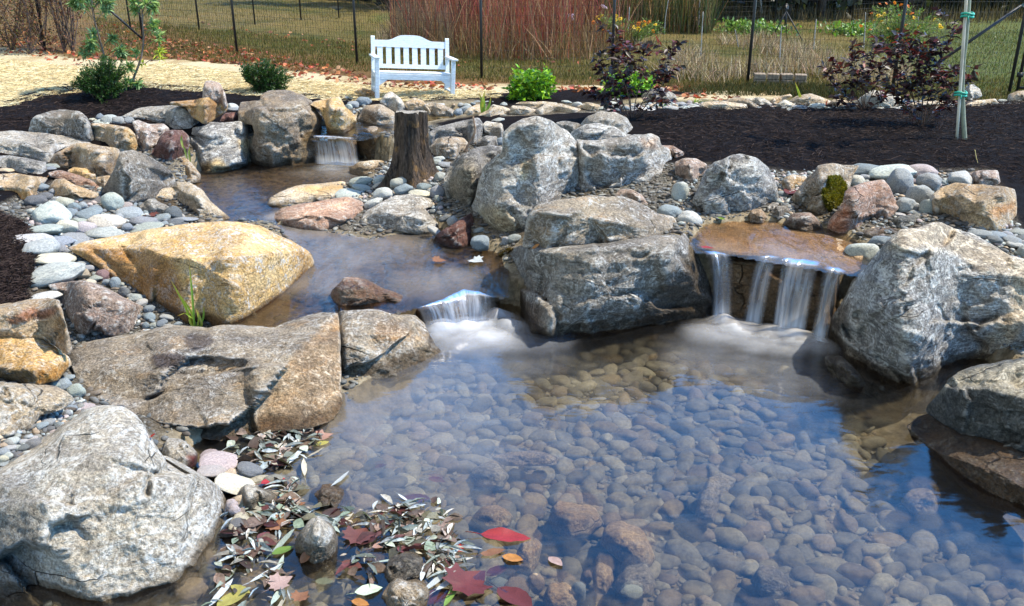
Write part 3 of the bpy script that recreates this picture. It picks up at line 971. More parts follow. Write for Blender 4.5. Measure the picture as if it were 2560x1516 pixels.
# --- left bank, back to front
rock('boulder', 'tall thin pinkish-brown stone standing upright on the yellow block', 'A 1472,715 1475,650 1490,590 1540,585 1600,605 1640,680 1656,770 1640,800 1560,760 1500,730', 'pink', lean=6, top=30, key='stand', R=12.6)
rock('boulder', 'rust and yellow block under the upright thin stone', 'A 1233,742 1400,728 1470,712 1560,705 1640,720 1660,770 1650,812 1590,850 1530,890 1490,910 1400,860 1350,780 1233,762', 'orange', lean=8, top=10, R=12.35,
     zones=[('A 1233,742 1400,728 1400,790 1233,770', (.85, .95, 1.1), 6), ('A 1520,720 1600,720 1580,860 1490,900 1470,800', (.55, .5, .5), 8)], key='rust')  # darker zone puts grey shade into the colour of the left face
rock('rock', 'small purple-brown stone between the yellow block and the big brown boulder', 'A 1595,885 1610,850 1640,822 1720,818 1740,900 1700,930 1610,910', 'maroon', cat='rock', tint=1.6)
rock('boulder', 'broad layered grey slab on the mulch edge below the rust block', 'A 875,852 940,820 1010,785 1100,775 1350,768 1400,830 1460,905 1440,960 1240,960 1190,930 1080,915 1000,872', 'grey', lean=28, top=8, ridge='A 875,852 1010,800 1200,815 1330,790 1455,880', plate=[('A 875,845 1010,780 1190,800 1190,920 1080,910', .06, 3)])
rock('boulder', 'squat dark-faced grey boulder with a pale top in the left mulch', 'A 203,955 225,875 260,840 370,805 480,797 580,812 630,850 665,910 690,1000 704,1050 640,1075 500,1040 350,1000 215,990', 'dark', lean=10, top=18, ridge='A 203,900 262,850 400,850 560,830 640,900 700,1010', lich=.7)
rock('boulder', 'pinkish rounded boulder between the yellow rock and the layered grey slab', 'A 958,885 1000,870 1080,903 1190,898 1236,940 1190,1010 1120,1090 1075,1130 1030,1110 1000,1050 985,960', 'pink', lean=24, lich=.9)
rock('boulder', 'yellow sandstone block with a pale flat top beside the dark-faced boulder', 'A 660,900 700,893 800,905 930,925 985,975 1000,1060 1032,1110 900,1120 820,1110 700,1060 680,990', 'tan', lean=14, top=8, ridge='A 660,905 760,935 900,935 980,985', key='yblock', zones=[('A 900,930 985,975 1030,1110 930,1100', (1.15, 1.0, .72), 8)])
rock('boulder', 'wet dark brown layered rock with red leaves beside the pale angular boulder', 'A 1085,1135 1130,1060 1160,1000 1205,950 1330,945 1380,1000 1370,1090 1340,1150 1250,1190 1170,1180', 'maroon', lean=20, tint=1.1)
rock('boulder', 'large pale grey angular boulder with a diagonal dark vein at the stream edge', 'A 1238,945 1350,935 1480,918 1530,885 1600,893 1740,885 1830,898 1862,945 1850,1010 1830,1060 1820,1110 1800,1225 1690,1250 1530,1270 1440,1260 1395,1190 1345,1150 1362,1060 1330,960', 'cool', z0=.24, wet=.24, lean=30, top=14, lich=1.0, ridge='A 1330,970 1480,975 1640,950 1740,920 1860,960', crease=[('A 1480,1110 1620,1050 1740,1010 1850,950', .05, 7), ('A 1700,1090 1760,1060 1810,1050', .04, 5)], zones=[('A 1450,1190 1600,1160 1690,1240 1530,1270', (1.5, 1.15, .65), 8), ('A 1720,1040 1830,990 1820,1100 1790,1150', (1.5, 1.2, .75), 8)], key='angular')
rock('boulder', 'low ochre ledge at the water below the pale angular boulder', 'A 1175,1168 1340,1140 1395,1192 1462,1270 1460,1330 1380,1340 1270,1290', 'tan', z0=.26, wet=.22, lean=40, key='ledge')
rock('boulder', 'biggest brown-grey boulder beside the upper waterfall, with stepped cracked face', 'A 1733,895 1728,800 1750,745 1890,733 1898,690 1950,660 2080,653 2200,688 2270,738 2292,790 2342,850 2335,900 2300,1050 2333,1100 2322,1185 2200,1215 2000,1235 1880,1232 1808,1195 1820,1080 1850,960 1830,900', 'warm', z0=.24, wet=.24, lean=12, top=12, step=.03, ridge='A 1733,830 1890,790 1960,800 2200,800 2340,880', tint=.74, crease=[('A 1890,745 1930,800 2050,820 2210,790 2300,800', .07, 5), ('A 2180,900 2175,980 2210,1040 2300,1050', .05, 5), ('A 1840,980 1980,985 2020,1090', .03, 4), ('A 2180,960 2190,1040 2130,1120', .03, 4)], lich=.35, key='brownbig', folds=2)
rock('boulder', 'bright yellow boulder behind the upper waterfall', 'B -225,760 -190,738 -100,720 0,702 40,780 125,850 112,930 50,972 0,985 -90,985 -110,880 -150,800', 'ochre', lean=14, top=16, lich=.5, key='yellow', z0=.62, wet=.62)
# left foreground stack
rock('slab', 'long flat-topped grey slab at the left edge, topmost of its stack', 'A -120,968 90,950 300,965 520,993 695,1045 610,1065 450,1098 400,1115 380,1180 330,1150 200,1075 60,1035 -120,1040', 'grey', lean=16, top=5, ridge='A -120,1005 60,1010 200,1040 340,1110 420,1085 560,1040 690,1043', cat='slab', key='flatslab', tint=1.25)
rock('slab', 'grey slab with a sharp lip under the long flat-topped slab at the left edge', 'A -120,1020 60,1012 200,1045 345,1110 395,1108 400,1200 340,1215 190,1180 0,1160 -120,1170', 'grey', lean=14, top=10, cat='slab', frac=.12)
rock('slab', 'smooth grey slab above the tan rock at the left edge', 'A -120,1140 60,1130 200,1152 335,1180 350,1265 300,1300 160,1290 0,1245 -120,1245', 'cool', lean=36, top=12, frac=.15, cat='slab', lich=.5)
rock('boulder', 'tan block with a cracked brown left face below the long flat-topped slab', 'A 345,1200 400,1115 560,1038 640,1043 860,1080 898,1138 840,1270 760,1310 620,1300 500,1250 350,1225', 'tan', lean=22, top=12, ridge='A 345,1190 430,1095 580,1075 640,1080 880,1130', zones=[('A 345,1200 400,1115 520,1060 580,1110 580,1240 480,1230', (.62, .55, .5), 6), ('A 640,1230 830,1150 890,1140 800,1290', (.6, .58, .58), 8)], crease=[('A 575,1085 590,1150 570,1240', .03, 4)], key='tanblock')
rock('rock', 'small mustard stone above the red-brown sliver of rock', 'A 488,1242 540,1215 640,1230 715,1275 700,1310 600,1310 510,1285', 'ochre', cat='rock')
rock('rock', 'red-brown sliver of rock lying diagonally over the ochre stone', 'A 342,1258 420,1238 560,1270 680,1320 758,1390 745,1420 620,1375 480,1320 360,1290', 'red', cat='rock', lean=45, key='sliver', tint=1.2)
rock('rock', 'pale tan rock pocketed with ochre beside the red-brown sliver', 'A 700,1290 790,1275 830,1290 800,1370 760,1400 690,1350', 'tan', cat='rock')
rock('boulder', 'wide tan rock by the left mulch edge with orange front', 'D -120,110 100,93 260,120 350,130 330,165 270,220 270,300 205,330 100,275 0,230 -120,230', 'tan', lean=30, top=8, ridge='D -120,190 60,200 180,215 330,150', zones=[('D 0,215 100,220 230,240 230,330 100,280', (1.3, .95, .55), 8)])
rock('boulder', 'ochre stone with a domed top between the gravel and the red-brown sliver', 'D 345,240 360,190 400,140 470,138 560,190 680,230 735,250 725,300 580,305 530,325 380,290', 'tan', lean=36, top=12)
rock('boulder', 'dark grey wedge-shaped boulder with a sunlit right slope beside the cobble pile', 'A 870,1105 960,1088 1070,1125 1190,1200 1250,1260 1272,1310 1262,1365 1180,1425 1090,1470 D 1000,330 880,360 760,310 720,330 A 738,1405 820,1250 845,1180', 'dark', lean=12, top=30, ridge='A 840,1170 900,1165 1000,1180 1100,1200 1200,1240 1260,1330', key='wedge', lich=.55, tint=1.15, folds=2)
rock('boulder', 'cream boulder with a ledge sloping into the stream right of the dark wedge', 'D 1113,240 1160,215 1290,192 1282,160 1380,160 1480,228 1540,308 1602,360 1665,412 1705,445 1560,455 1430,480 1340,420 1200,350 1110,290', 'straw', z0=.26, wet=.22, lean=34, top=10, crease=[('D 1115,250 1200,240 1300,280 1420,300 1440,330', .04, 5)], tint=.85)
rock('boulder', 'low grey-tan rock under the ledge of the cream boulder', 'D 1005,335 1090,278 1200,325 1345,400 1360,440 1220,440 1060,420', 'grey', lean=34, lich=.5)
# sandstone slab and neighbours
rock('boulder', 'big golden sandstone slab with a flat triangular top beside the stream', 'D 493,642 620,588 800,560 1000,520 1200,488 1400,465 1600,443 1740,453 1900,488 2030,548 2120,588 2200,630 2262,680 2282,750 2250,862 2180,962 2050,1052 1900,1152 1780,1217 1650,1250 1560,1202 1480,1150 1350,1190 1240,1112 1060,1052 880,902 700,772 550,682', 'ochre', z0=.2, wet=.20, lean=30, top=5, ridge='D 493,650 700,645 900,650 1060,640 1150,680 1280,710 1560,725 1900,695 2190,660 2282,720', thick=.6, rd=.18, amp=.025, folds=1, lich=.8, chip=.45, facets=2,
     crease=[('D 640,640 760,720 900,850', .05, 8), ('D 900,650 1000,760 1110,900', .05, 8)], zones=[('D 493,642 900,648 1060,640 1240,720 1300,900 1300,1150 1060,1060 700,780', (.72, .62, .56), 14), ('D 620,590 1000,522 1400,470 1740,460 2100,600 2150,660 1900,690 1560,715 1280,700 1060,635 800,640', (1.12, 1.18, 1.3), 10), ('D 1280,740 1700,740 2150,690 2200,900 1700,1200 1500,1100', (.95, .98, 1.02), 16), ('D 2190,660 2282,740 2180,962 1700,1240 1680,1190 2050,980 2180,850', (.75, .66, .52), 8)], key='sandstone', strata=(.15, .1))  # zones paint shade on left and lower right, and a lit, lichened top
rock('boulder', 'purple-brown boulder left of the crevice beside the sandstone slab', 'D 343,910 450,890 600,880 760,930 950,1030 1072,1080 1062,1150 1010,1240 900,1320 700,1320 620,1345 520,1290 455,1130 408,980', 'pink', lean=24, top=20, lich=.8, tint=.85, ridge='D 343,900 480,960 640,950 800,1010 1060,1090')
rock('boulder', 'tan block with a red-stained front at the left edge', 'D -120,1092 100,1060 260,1020 430,1018 442,1060 500,1260 532,1385 500,1425 430,1370 300,1300 150,1310 -120,1280', 'tan', z0=.42, lean=8, top=10, ridge='D -120,1150 120,1110 300,1090 425,1045 520,1300', zones=[('D 60,1140 240,1090 420,1075 400,1130 200,1170 90,1190', (.85, .52, .42), 8), ('D 440,1060 532,1385 500,1425 380,1260', (.8, .68, .55), 6)], key='redblock')
rock('boulder', 'golden wedge-shaped block below the red-stained block', 'D -120,1262 150,1285 290,1298 400,1358 500,1430 524,1490 465,1555 430,1605 253,1645 120,1610 -120,1570', 'ochre', z0=.32, lean=14, top=12, ridge='D -120,1480 60,1520 253,1535 400,1500 520,1462', zones=[('D -120,1480 60,1520 253,1535 253,1645 -120,1600', (.35, .38, .42), 5), ('D 253,1535 400,1500 524,1470 430,1620 253,1650', (.85, .62, .35), 5)], key='goldblock')  # zones paint shade into the colour of the front, darkest at left
rock('slab', 'flat weathered tan slab with mossy pits under the golden wedge block', 'G -80,150 120,163 290,183 400,185 452,240 380,300 250,335 180,425 0,480 -80,480', 'straw', lean=50, top=8, frac=.3, cat='slab', lich=.6, crease=[('G -80,260 100,255 220,300', .03, 6)], tint=.8)
# great layered slab
rock('boulder', 'great layered grey-brown slab reaching into the pool, split by a diagonal ledge', 'S 172,880 214,858 285,847 345,841 412,824 465,829 516,833 564,826 653,824 722,826 773,804 825,788 850,778 852,860 850,960 858,1010 835,1052 770,1074 700,1080 630,1092 560,1100 490,1092 415,1085 380,1052 330,1030 200,1010 195,960 180,920', 'warm', z0=.02, wet=.02, lean=64, top=5, ridge='S 172,930 330,925 480,945 640,910 740,880 850,850', thick=.5, rd=.05, amp=.015, folds=0, facets=0, chip=.7, tint=(.80, .85, .92),
     plate=[('S 200,1010 330,1020 400,990 520,940 640,912 722,913 650,1000 600,1040 570,1062 480,1070 380,1060 230,1030', .17, 2.5)], crease=[('S 440,938 540,930 640,925 700,880 727,845', .04, 5), ('S 340,1020 430,965 520,925', .02, 4)], key='layered', centre='S 520,960',
     zones=[('S 722,905 850,780 860,1060 600,1090 660,1020', (1.2, 1.0, .78), 8), ('S 375,890 420,880 470,893 440,920 390,918', (.3, .27, .29), 6), ('S 455,838 520,835 540,850 500,880 460,868', (.45, .42, .44), 6)])
rock('boulder', 'domed tan-grey end of the layered slab, wet-footed in the pool', 'E -14,1140 0,1100 170,1088 310,1098 420,1128 540,1128 620,1190 650,1260 700,1350 755,1400 775,1445 740,1484 600,1540 300,1640 0,1750 -14,1700 -20,1400', 'warm', z0=0, wet=.03, lean=54, top=10, tint=(.94, .99, 1.04), key='dome', rd=.15, amp=.02, folds=0, facets=3, chip=.5, zones=[('E 250,1180 420,1180 560,1300 400,1350 250,1290', (1.15, .95, .75), 14)], centre='E 340,1380', lich=.8)
rock('boulder', 'huge white-streaked pale boulder in the near left corner', 'G -150,700 -40,690 80,640 250,560 400,410 500,350 560,300 650,280 740,290 820,340 880,420 940,510 1000,600 1012,662 1100,675 1240,708 1340,778 1377,840 1392,950 1387,1100 1362,1250 1295,1332 1215,1375 1195,1484 1190,1640 -150,1640', 'pale', z0=.0, wet=-.02, lean=44, top=18, frac=.25, centre='G 700,1060', thick=.8, rd=.2, amp=.03, lich=1.0, tint=.86, key='streaked', folds=2, step=.010, chip=.55, crease=[('G 880,800 895,720 940,690 1012,662', .09, 9), ('G 520,1080 430,990 300,1000', .03, 10)], zones=[('G -150,720 200,720 250,1000 150,1484 -150,1640', (.55, .58, .62), 40)])
# --- stump island
rock('slab', 'flat pale ochre slab lying in the stream behind its darker twin', 'D 1933,332 1960,280 2020,240 2150,188 2300,173 2500,153 2545,200 2535,265 2400,305 2200,325 2050,355 1960,358', 'straw', z0=.25, wet=.20, lean=40, top=4, ridge='D 1933,330 2050,290 2200,270 2500,250', cat='slab', zones=[('D 2150,200 2500,170 2520,230 2250,260', (1.1, .92, .62), 10)], thick=.3)
rock('slab', 'brown-rimmed flat slab hanging over the stream below the pale ochre slab', 'D 1943,432 2050,350 2200,318 2400,298 2550,268 2640,308 2655,370 2600,425 2500,485 2350,525 2200,518 2050,485', 'red', z0=.24, wet=.19, lean=30, top=5, ridge='D 1943,432 2080,430 2250,450 2400,440 2560,390 2650,350', cat='slab', tint=1.3, zones=[('D 1980,430 2080,350 2400,310 2560,300 2560,370 2400,430 2200,440', (1.5, 1.45, 1.35), 12)], thick=.4)
rock('boulder', 'low grey rock with a lichened top at the stream edge below the stump', 'E 148,432 190,370 300,310 400,258 520,245 690,290 695,335 610,332 655,400 705,450 752,490 690,535 560,548 430,525 300,522 150,485', 'grey', z0=.25, wet=.2, lean=34, top=6, ridge='E 148,430 300,380 420,400 560,420 740,480', key='lowgrey', lich=1)
rock('boulder', 'dark maroon rock slanting into the stream', 'E 678,592 700,540 800,480 900,420 962,378 977,450 992,470 972,562 940,635 850,668 750,648', 'maroon', z0=.24, wet=.2, lean=40, top=20, key='maroon', lich=.05)
rock('boulder', 'wet brown rock breaking the stream above the layered slab', 'E -85,1005 -60,950 0,895 30,858 130,858 250,908 330,948 470,988 512,1042 430,1100 300,1110 150,1105 0,1120 -60,1090', 'red', z0=.2, wet=.34, lean=35, tint=1.5, lich=.6, key='wetbrown')
rock('boulder', 'dark grey-green boulder tucked behind the great grey boulder', 'B 752,1300 770,1248 830,1170 900,1118 1000,1073 1100,1058 1182,1068 1190,1120 1150,1200 1080,1300 1050,1420 1010,1530 940,1545 850,1500 775,1455', 'cool', lean=16, top=14, tint=.75, lich=.5, key='darkgreen', zones=[('B 790,1230 980,1150 1000,1400 900,1520 790,1440', (.95, .85, .68), 14)])
rock('rock', 'small square grey rock beside the upright branch', 'B 985,1068 1000,1018 1060,988 1142,990 1150,1070 1080,1100', 'grey', cat='rock')
rock('boulder', 'dark grey slab rising at the end of the back pond', 'B 643,965 700,928 870,883 1010,853 1042,900 1032,1000 980,1080 920,1030 800,1020 700,1030 648,1065', 'cool', lean=20, top=10, lich=.4, tint=.9)
rock('boulder', 'smooth tan-grey boulder leaning behind the stump', 'B 655,1065 700,1008 800,993 900,1003 938,1050 905,1105 845,1160 740,1155 668,1120', 'warm', lean=32, top=14)
rock('boulder', 'pale angular rock right of the upright branch', 'B 1038,905 1060,880 1180,898 1192,960 1185,1010 1100,990 1050,965', 'pale', lean=20)
rock('boulder', 'grey silt-veiled rock under the upper waterfall', 'B 95,985 130,928 250,918 395,958 405,1055 375,1165 250,1165 150,1140 108,1060', 'warm', z0=.28, wet=.55, lean=14, top=4, ridge='B 95,970 250,960 400,990', cat='rock', key='fallrock')
rock('rock', 'low wet tan stone at the foot of the upper waterfall', 'B 65,1225 140,1178 260,1163 372,1178 350,1250 200,1290 80,1270', 'straw', z0=.25, wet=.3, lean=45, cat='rock')
# --- centre
rock('boulder', 'grey dome-shaped boulder behind the great grey boulder, nearest the mulch', 'B 1742,925 1760,890 1800,848 1900,810 2000,818 2090,858 2132,930 2150,990 2080,1010 1900,1000 1780,990', 'grey', lean=18, top=22)
rock('boulder', 'low dark grey rock between the great boulder and the grey dome', 'B 1565,892 1640,878 1742,898 1780,950 1700,1000 1620,970', 'cool', lean=24, tint=.8)
rock('boulder', 'broad blue-grey boulder in front of the grey dome', 'B 1660,990 1700,945 1780,908 1880,895 2000,928 2080,973 2160,990 2150,1060 2000,1080 1800,1080 1700,1050', 'cool', lean=24, top=16, lich=1)
rock('boulder', 'wide grey boulder leaning against the right of the great grey boulder', 'B 1715,1015 1850,1022 2000,1003 2150,983 2262,970 2322,998 2338,1055 2402,1090 2442,1190 2422,1290 2380,1355 2372,1460 2250,1490 2000,1500 1700,1530 1690,1300', 'grey', lean=12, top=14, ridge='B 1715,1050 1900,1060 2150,1030 2330,1060 2440,1180', lich=.9, thick=.5, R=8.6, key='lean', amp=.025, chip=1.3, zones=[('B 2180,1010 2300,1010 2310,1080 2220,1090', (1.2, .9, .7), 8)], crease=[('B 2330,1060 2370,1200 2380,1350', .06, 6)], folds=3)
rock('boulder', 'great pale grey boulder with a rounded peak at the centre', 'B 1178,1110 1183,960 1240,908 1330,857 1430,843 1540,878 1640,938 1720,1018 1770,1090 1802,1200 1812,1300 1790,1400 1720,1560 1600,1640 1510,1720 1440,1750 1330,1745 1200,1770 1100,1770 1020,1695 970,1600 963,1490 1000,1350 1040,1215 1110,1152', 'grey', lean=12, top=20, ridge='B 963,1500 1040,1260 1120,1180 1190,1000 1300,920 1430,905 1560,960 1700,1060 1800,1250', lich=.9, thick=.6, key='great', folds=3, amp=.022, chip=1.3, seed=301, zones=[('B 1010,1500 1250,1530 1320,1700 1100,1760 980,1600', (1.1, .98, .75), 14), ('B 1300,1170 1380,1180 1360,1310 1310,1300', (1.35, 1.2, .9), 8)], crease=[('B 1250,1530 1300,1600 1310,1700', .05, 6), ('B 1110,1160 1180,1130 1200,1060', .04, 6)])
rock('boulder', 'flat-topped brown-grey block resting on the front boulder of the pool', 'E 1328,615 1345,500 1368,400 1420,330 1550,298 1700,273 1830,260 1960,273 2050,263 2150,298 2250,350 2330,398 2422,410 2475,480 2445,540 2300,590 2080,635 1870,655 1700,665 1480,672 1455,640 1340,640', 'warm', lean=14, top=9, ridge='E 1328,480 1390,395 1560,385 1640,420 1740,425 1900,440 2200,480 2460,500', R=6.78, thick=.5, key='block', chip=1.5, tint=(.82, .86, .90), lich=.75, amp=.035, folds=1, crease=[('E 1640,430 1650,520 1560,640', .05, 7)], zones=[('E 1340,620 1370,400 1440,390 1600,430 1480,560 1470,650', (.75, .72, .7), 10)])
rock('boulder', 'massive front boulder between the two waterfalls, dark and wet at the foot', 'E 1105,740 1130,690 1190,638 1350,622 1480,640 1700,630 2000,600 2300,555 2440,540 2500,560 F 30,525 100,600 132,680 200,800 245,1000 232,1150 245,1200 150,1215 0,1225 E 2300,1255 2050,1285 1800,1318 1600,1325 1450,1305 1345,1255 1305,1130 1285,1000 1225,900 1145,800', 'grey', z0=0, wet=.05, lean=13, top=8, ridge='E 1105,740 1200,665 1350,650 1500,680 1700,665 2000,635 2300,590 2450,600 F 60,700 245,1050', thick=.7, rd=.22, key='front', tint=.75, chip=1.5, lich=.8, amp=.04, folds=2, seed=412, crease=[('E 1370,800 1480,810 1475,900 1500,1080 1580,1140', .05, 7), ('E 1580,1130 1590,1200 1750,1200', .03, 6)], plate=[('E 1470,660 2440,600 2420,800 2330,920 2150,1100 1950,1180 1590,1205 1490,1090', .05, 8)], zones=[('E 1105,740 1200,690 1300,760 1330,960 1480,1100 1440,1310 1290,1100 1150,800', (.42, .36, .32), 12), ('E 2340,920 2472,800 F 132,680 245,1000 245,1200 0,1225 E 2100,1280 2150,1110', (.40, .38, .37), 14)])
rock('rock', 'pinkish stone peeking over the flat-topped block', 'E 1990,262 2030,213 2120,213 2200,258 2265,340 2180,350 2050,300', 'pink', cat='rock', lich=.8)
# --- right bank
rock('rock', 'reddish rock half buried in the mulch edge beside the leaning grey boulder', 'B 2325,1058 2420,1058 2505,1110 2510,1165 2440,1180 2370,1120', 'red', cat='rock')
rock('boulder', 'rounded pinkish boulder left of the triangular grey boulder', 'C -40,1180 40,1148 120,1153 200,1198 180,1290 90,1340 0,1320 -35,1270', 'pink', lean=20, top=18, key='pinkround')
rock('boulder', 'triangular blue-grey boulder standing alone on the right bank', 'C 75,1490 120,1380 180,1250 250,1178 300,1163 380,1128 440,1120 560,1148 640,1218 682,1290 712,1360 718,1484 F 715,300 620,375 500,412 400,422 200,420 60,385', 'cool', lean=16, top=26, ridge='C 75,1484 180,1330 280,1220 420,1190 560,1220 700,1400', key='tri', lich=.9, chip=1.5, folds=3)
rock('boulder', 'long grey-brown boulder with moss on its right side by the small stream', 'F 778,322 850,218 930,118 980,88 1000,43 1100,23 1190,38 1305,38 1262,110 1235,200 1190,330 1110,385 1020,410 900,372 800,355', 'warm', lean=14, top=20, key='mossy', tint=.85, ridge='F 778,310 930,180 1060,110 1180,100 1260,110')
rock('boulder', 'reddish brown boulder with a pointed top right of the moss', 'F 1065,505 1080,440 1180,328 1200,230 1242,198 1350,158 1480,143 1522,190 1562,280 1593,350 1535,425 1405,490 1285,560 1150,540', 'red', lean=22, top=20, lich=.5, ridge='F 1065,480 1200,260 1350,230 1480,190 1590,340', key='redpoint', tint=1.1, zones=[('F 1065,505 1180,330 1230,380 1200,540', (1.3, .85, .65), 12)])
rock('boulder', 'pink granite boulder behind the tan boulder on the mulch edge', 'C 2095,1262 2180,1238 2312,1238 2332,1330 2340,1380 2150,1370', 'pink', lean=16, lich=.8, tint=1.15)
rock('boulder', 'tan boulder with an orange split face right of the cobbles', 'F 1820,355 1828,260 1900,198 2000,163 2120,178 2330,188 2432,213 2447,270 2452,330 2442,420 2400,485 2372,535 2200,535 2100,515 1980,455 1920,435 1818,470', 'tan', lean=16, top=12, ridge='F 1820,300 1900,270 2050,260 2150,320 2300,260 2450,290', key='tansplit', zones=[('F 2240,370 2440,300 2430,380 2280,420', (1.25, .85, .55), 10), ('F 1820,350 1910,400 1915,440 1818,470', (.35, .35, .36), 5), ('F 2000,170 2430,215 2300,290 2150,320', (.8, .8, .8), 10)], lich=.7)
rock('boulder', 'massive grey boulder with a sloping top coloured sunlit-warm on the right of the pool', 'F 1068,1484 1075,1320 1100,1150 1200,1000 1250,880 1340,800 1400,700 1500,580 1600,498 1680,488 1750,488 1830,448 1900,443 2000,488 2100,518 2250,598 2400,690 2530,730 2650,800 2700,1100 2700,1484 I 2250,60 2000,15 1850,50 1700,65 1560,145 1495,262 1440,250 1392,295 1350,318 1200,258 1100,205 1060,180 950,125 880,35', 'cool', z0=0, wet=.02, lean=24, top=22, ridge='F 1070,1300 1250,960 1400,800 1600,640 1750,640 1950,660 2200,800 2500,850 2650,900', thick=.9, rd=.2, key='massive', tint=1.0, chip=1.05, lich=1, amp=.05, folds=3, seed=517, centre='F 1850,1000', strata=(.75, .35),
     crease=[('I 1200,0 1330,90 1390,200 1392,295', .08, 7), ('F 1880,1080 1950,1200 1880,1400 1900,1484', .05, 6), ('F 2000,1250 2150,1220 2300,1130', .05, 6), ('F 2010,1110 2100,1060 2250,1020', .04, 5)],
     zones=[('F 1400,720 1600,500 1900,445 2250,600 2650,800 2650,900 2450,850 2200,790 1950,650 1700,640', (1.35, 1.18, .95), 14), ('F 2400,860 2560,860 2560,1200 2250,1484 2100,1484 2350,1150', (1.3, 1.1, .85), 18), ('F 1068,1484 1075,1320 1150,1080 1230,1000 1180,1300 1200,1484', (.45, .4, .36), 10)])  # zones colour the top as warm sunlight and darken the lower left edge
rock('boulder', 'dark slate boulder with a top coloured sunlit-pale at the right edge of the pool', 'I 1475,305 1490,268 1560,198 1620,118 1680,73 1850,43 2000,12 2200,-40 2300,300 2250,640 2120,600 2000,548 1700,470 1500,350', 'slate', z0=.10, lean=10, top=20, ridge='I 1475,290 1560,215 1620,165 1850,180 2072,235 2250,260', key='slate', zones=[('I 1560,200 1680,73 2000,12 2250,-40 2250,250 2072,232 1850,178 1620,163', (3.1, 2.8, 2.3), 7)], amp=.03, folds=1, lich=.12, rd=.12)  # zone above the ridge paints the top paler as lit by the sun
rock('slab', 'wet dark slab shelving under water below the slate boulder', 'I 1362,398 1440,338 1505,345 1700,458 2000,538 2250,620 2300,1100 2120,985 1850,870 1650,730 1500,590 1400,480', 'brown', z0=-.07, wet=.10, lean=16, top=3, ridge='I 1362,398 1460,490 1560,560 1800,645 1900,675 2120,795 2250,860', cat='slab', key='shelf', amp=.012, folds=0, facets=0, chip=.3, step=.01, rd=.06, tint=.9)
rock('rock', 'dark wet rock at the water line under the massive grey boulder', 'I 868,-20 960,-20 1050,60 1115,140 1110,215 1040,195 950,135 885,60', 'dark', z0=0, wet=.2, cat='rock', lean=30)
rock('boulder', 'square brown ledge rock behind the right waterfall', 'F 110,600 350,600 700,560 1100,560 1330,650 1340,810 1290,950 1170,1150 1090,1340 960,1330 850,1300 500,1235 330,1215 225,1215 225,1000 140,720', 'brown', z0=-.02, wet=.62, lean=7, top=2.5, ridge='F 110,690 350,745 640,760 820,795 1000,835 1230,890 1340,860', thick=.5, key='fallledge', R=6.96, amp=.03, folds=0, facets=0, chip=.22, rd=.2, tint=1.8, lich=.25, step=.012, centre='F 700,900')
rock('boulder', 'wet brown ledge behind the upper waterfall, below the back pond', 'B -230,985 -100,992 0,1003 110,1015 150,1100 130,1215 60,1230 -60,1228 -220,1205', 'brown', z0=.2, wet=.6, lean=8, top=2, R=11.95, ridge='B -230,1000 0,1012 130,1035', thick=.4, key='fallledge3', amp=.02, folds=0, facets=2, chip=.5, tint=2.0)
rock('boulder', 'brown ledge rock under the left waterfall, hidden behind its threads of water', 'E 470,1085 540,1065 650,1088 770,1058 900,1005 1020,1005 1140,1050 1170,1110 1130,1215 900,1235 680,1260 560,1200', 'brown', z0=-.02, wet=.4, lean=9, top=3, ridge='E 470,1100 600,1098 760,1068 900,1020 1130,1060', thick=.4, key='fallledge2', R=6.66, amp=.01, folds=0, facets=1, chip=.25, step=0, rd=.1, tint=2.2, lich=.2)
rock('slab', 'thin flow-worn tan slab under the right channel water', 'F 85,575 155,480 165,425 255,440 430,448 690,458 770,515 1050,545 1250,600 1330,700 1320,800 1230,838 1000,785 820,742 640,702 350,692 130,645', 'tan', z0=.535, lean=60, top=1.2, frac=.96, cat='slab', thick=.1, amp=.006, folds=0, facets=0, chip=.12, step=0, rd=.03, tint=(.88, .84, .84), lich=.3)
rock('rock', 'wet grey wedge at the back of the right channel', 'F 738,475 820,388 950,383 1002,430 1050,515 900,520', 'pink', z0=.57, cat='rock', lean=34, wet=.57, tint=.8)
rock('rock', 'round brown stone at the foot of the triangular boulder', 'F 493,402 530,358 590,355 642,420 605,462 510,462', 'brown', cat='rock', lean=24, tint=1.4)
rock('rock', 'dark wet stone between the round brown stone and the mossy boulder', 'F 635,405 700,338 782,328 800,390 725,440', 'dark', cat='rock')
rock('rock', 'slender grey wedge stone leaning by the triangular boulder', 'F 615,365 670,308 722,313 705,355 640,400', 'grey', cat='rock')
rock('rock', 'tan speckled stone between the triangular and the mossy boulders', 'F 718,185 760,128 820,103 932,128 870,205 795,250 738,230', 'tan', cat='rock', lich=.8)
rock('rock', 'flat dark blue stone below the white cobbles of the right bank', 'F 1500,465 1560,418 1750,388 1765,440 1745,480 1600,500', 'slate', cat='rock', tint=1.3, lean=30)
rock('rock', 'thin wet slab beside the flat dark blue stone', 'F 1285,565 1330,518 1430,488 1585,498 1560,540 1380,600', 'brown', z0=.57, cat='slab', wet=.58)
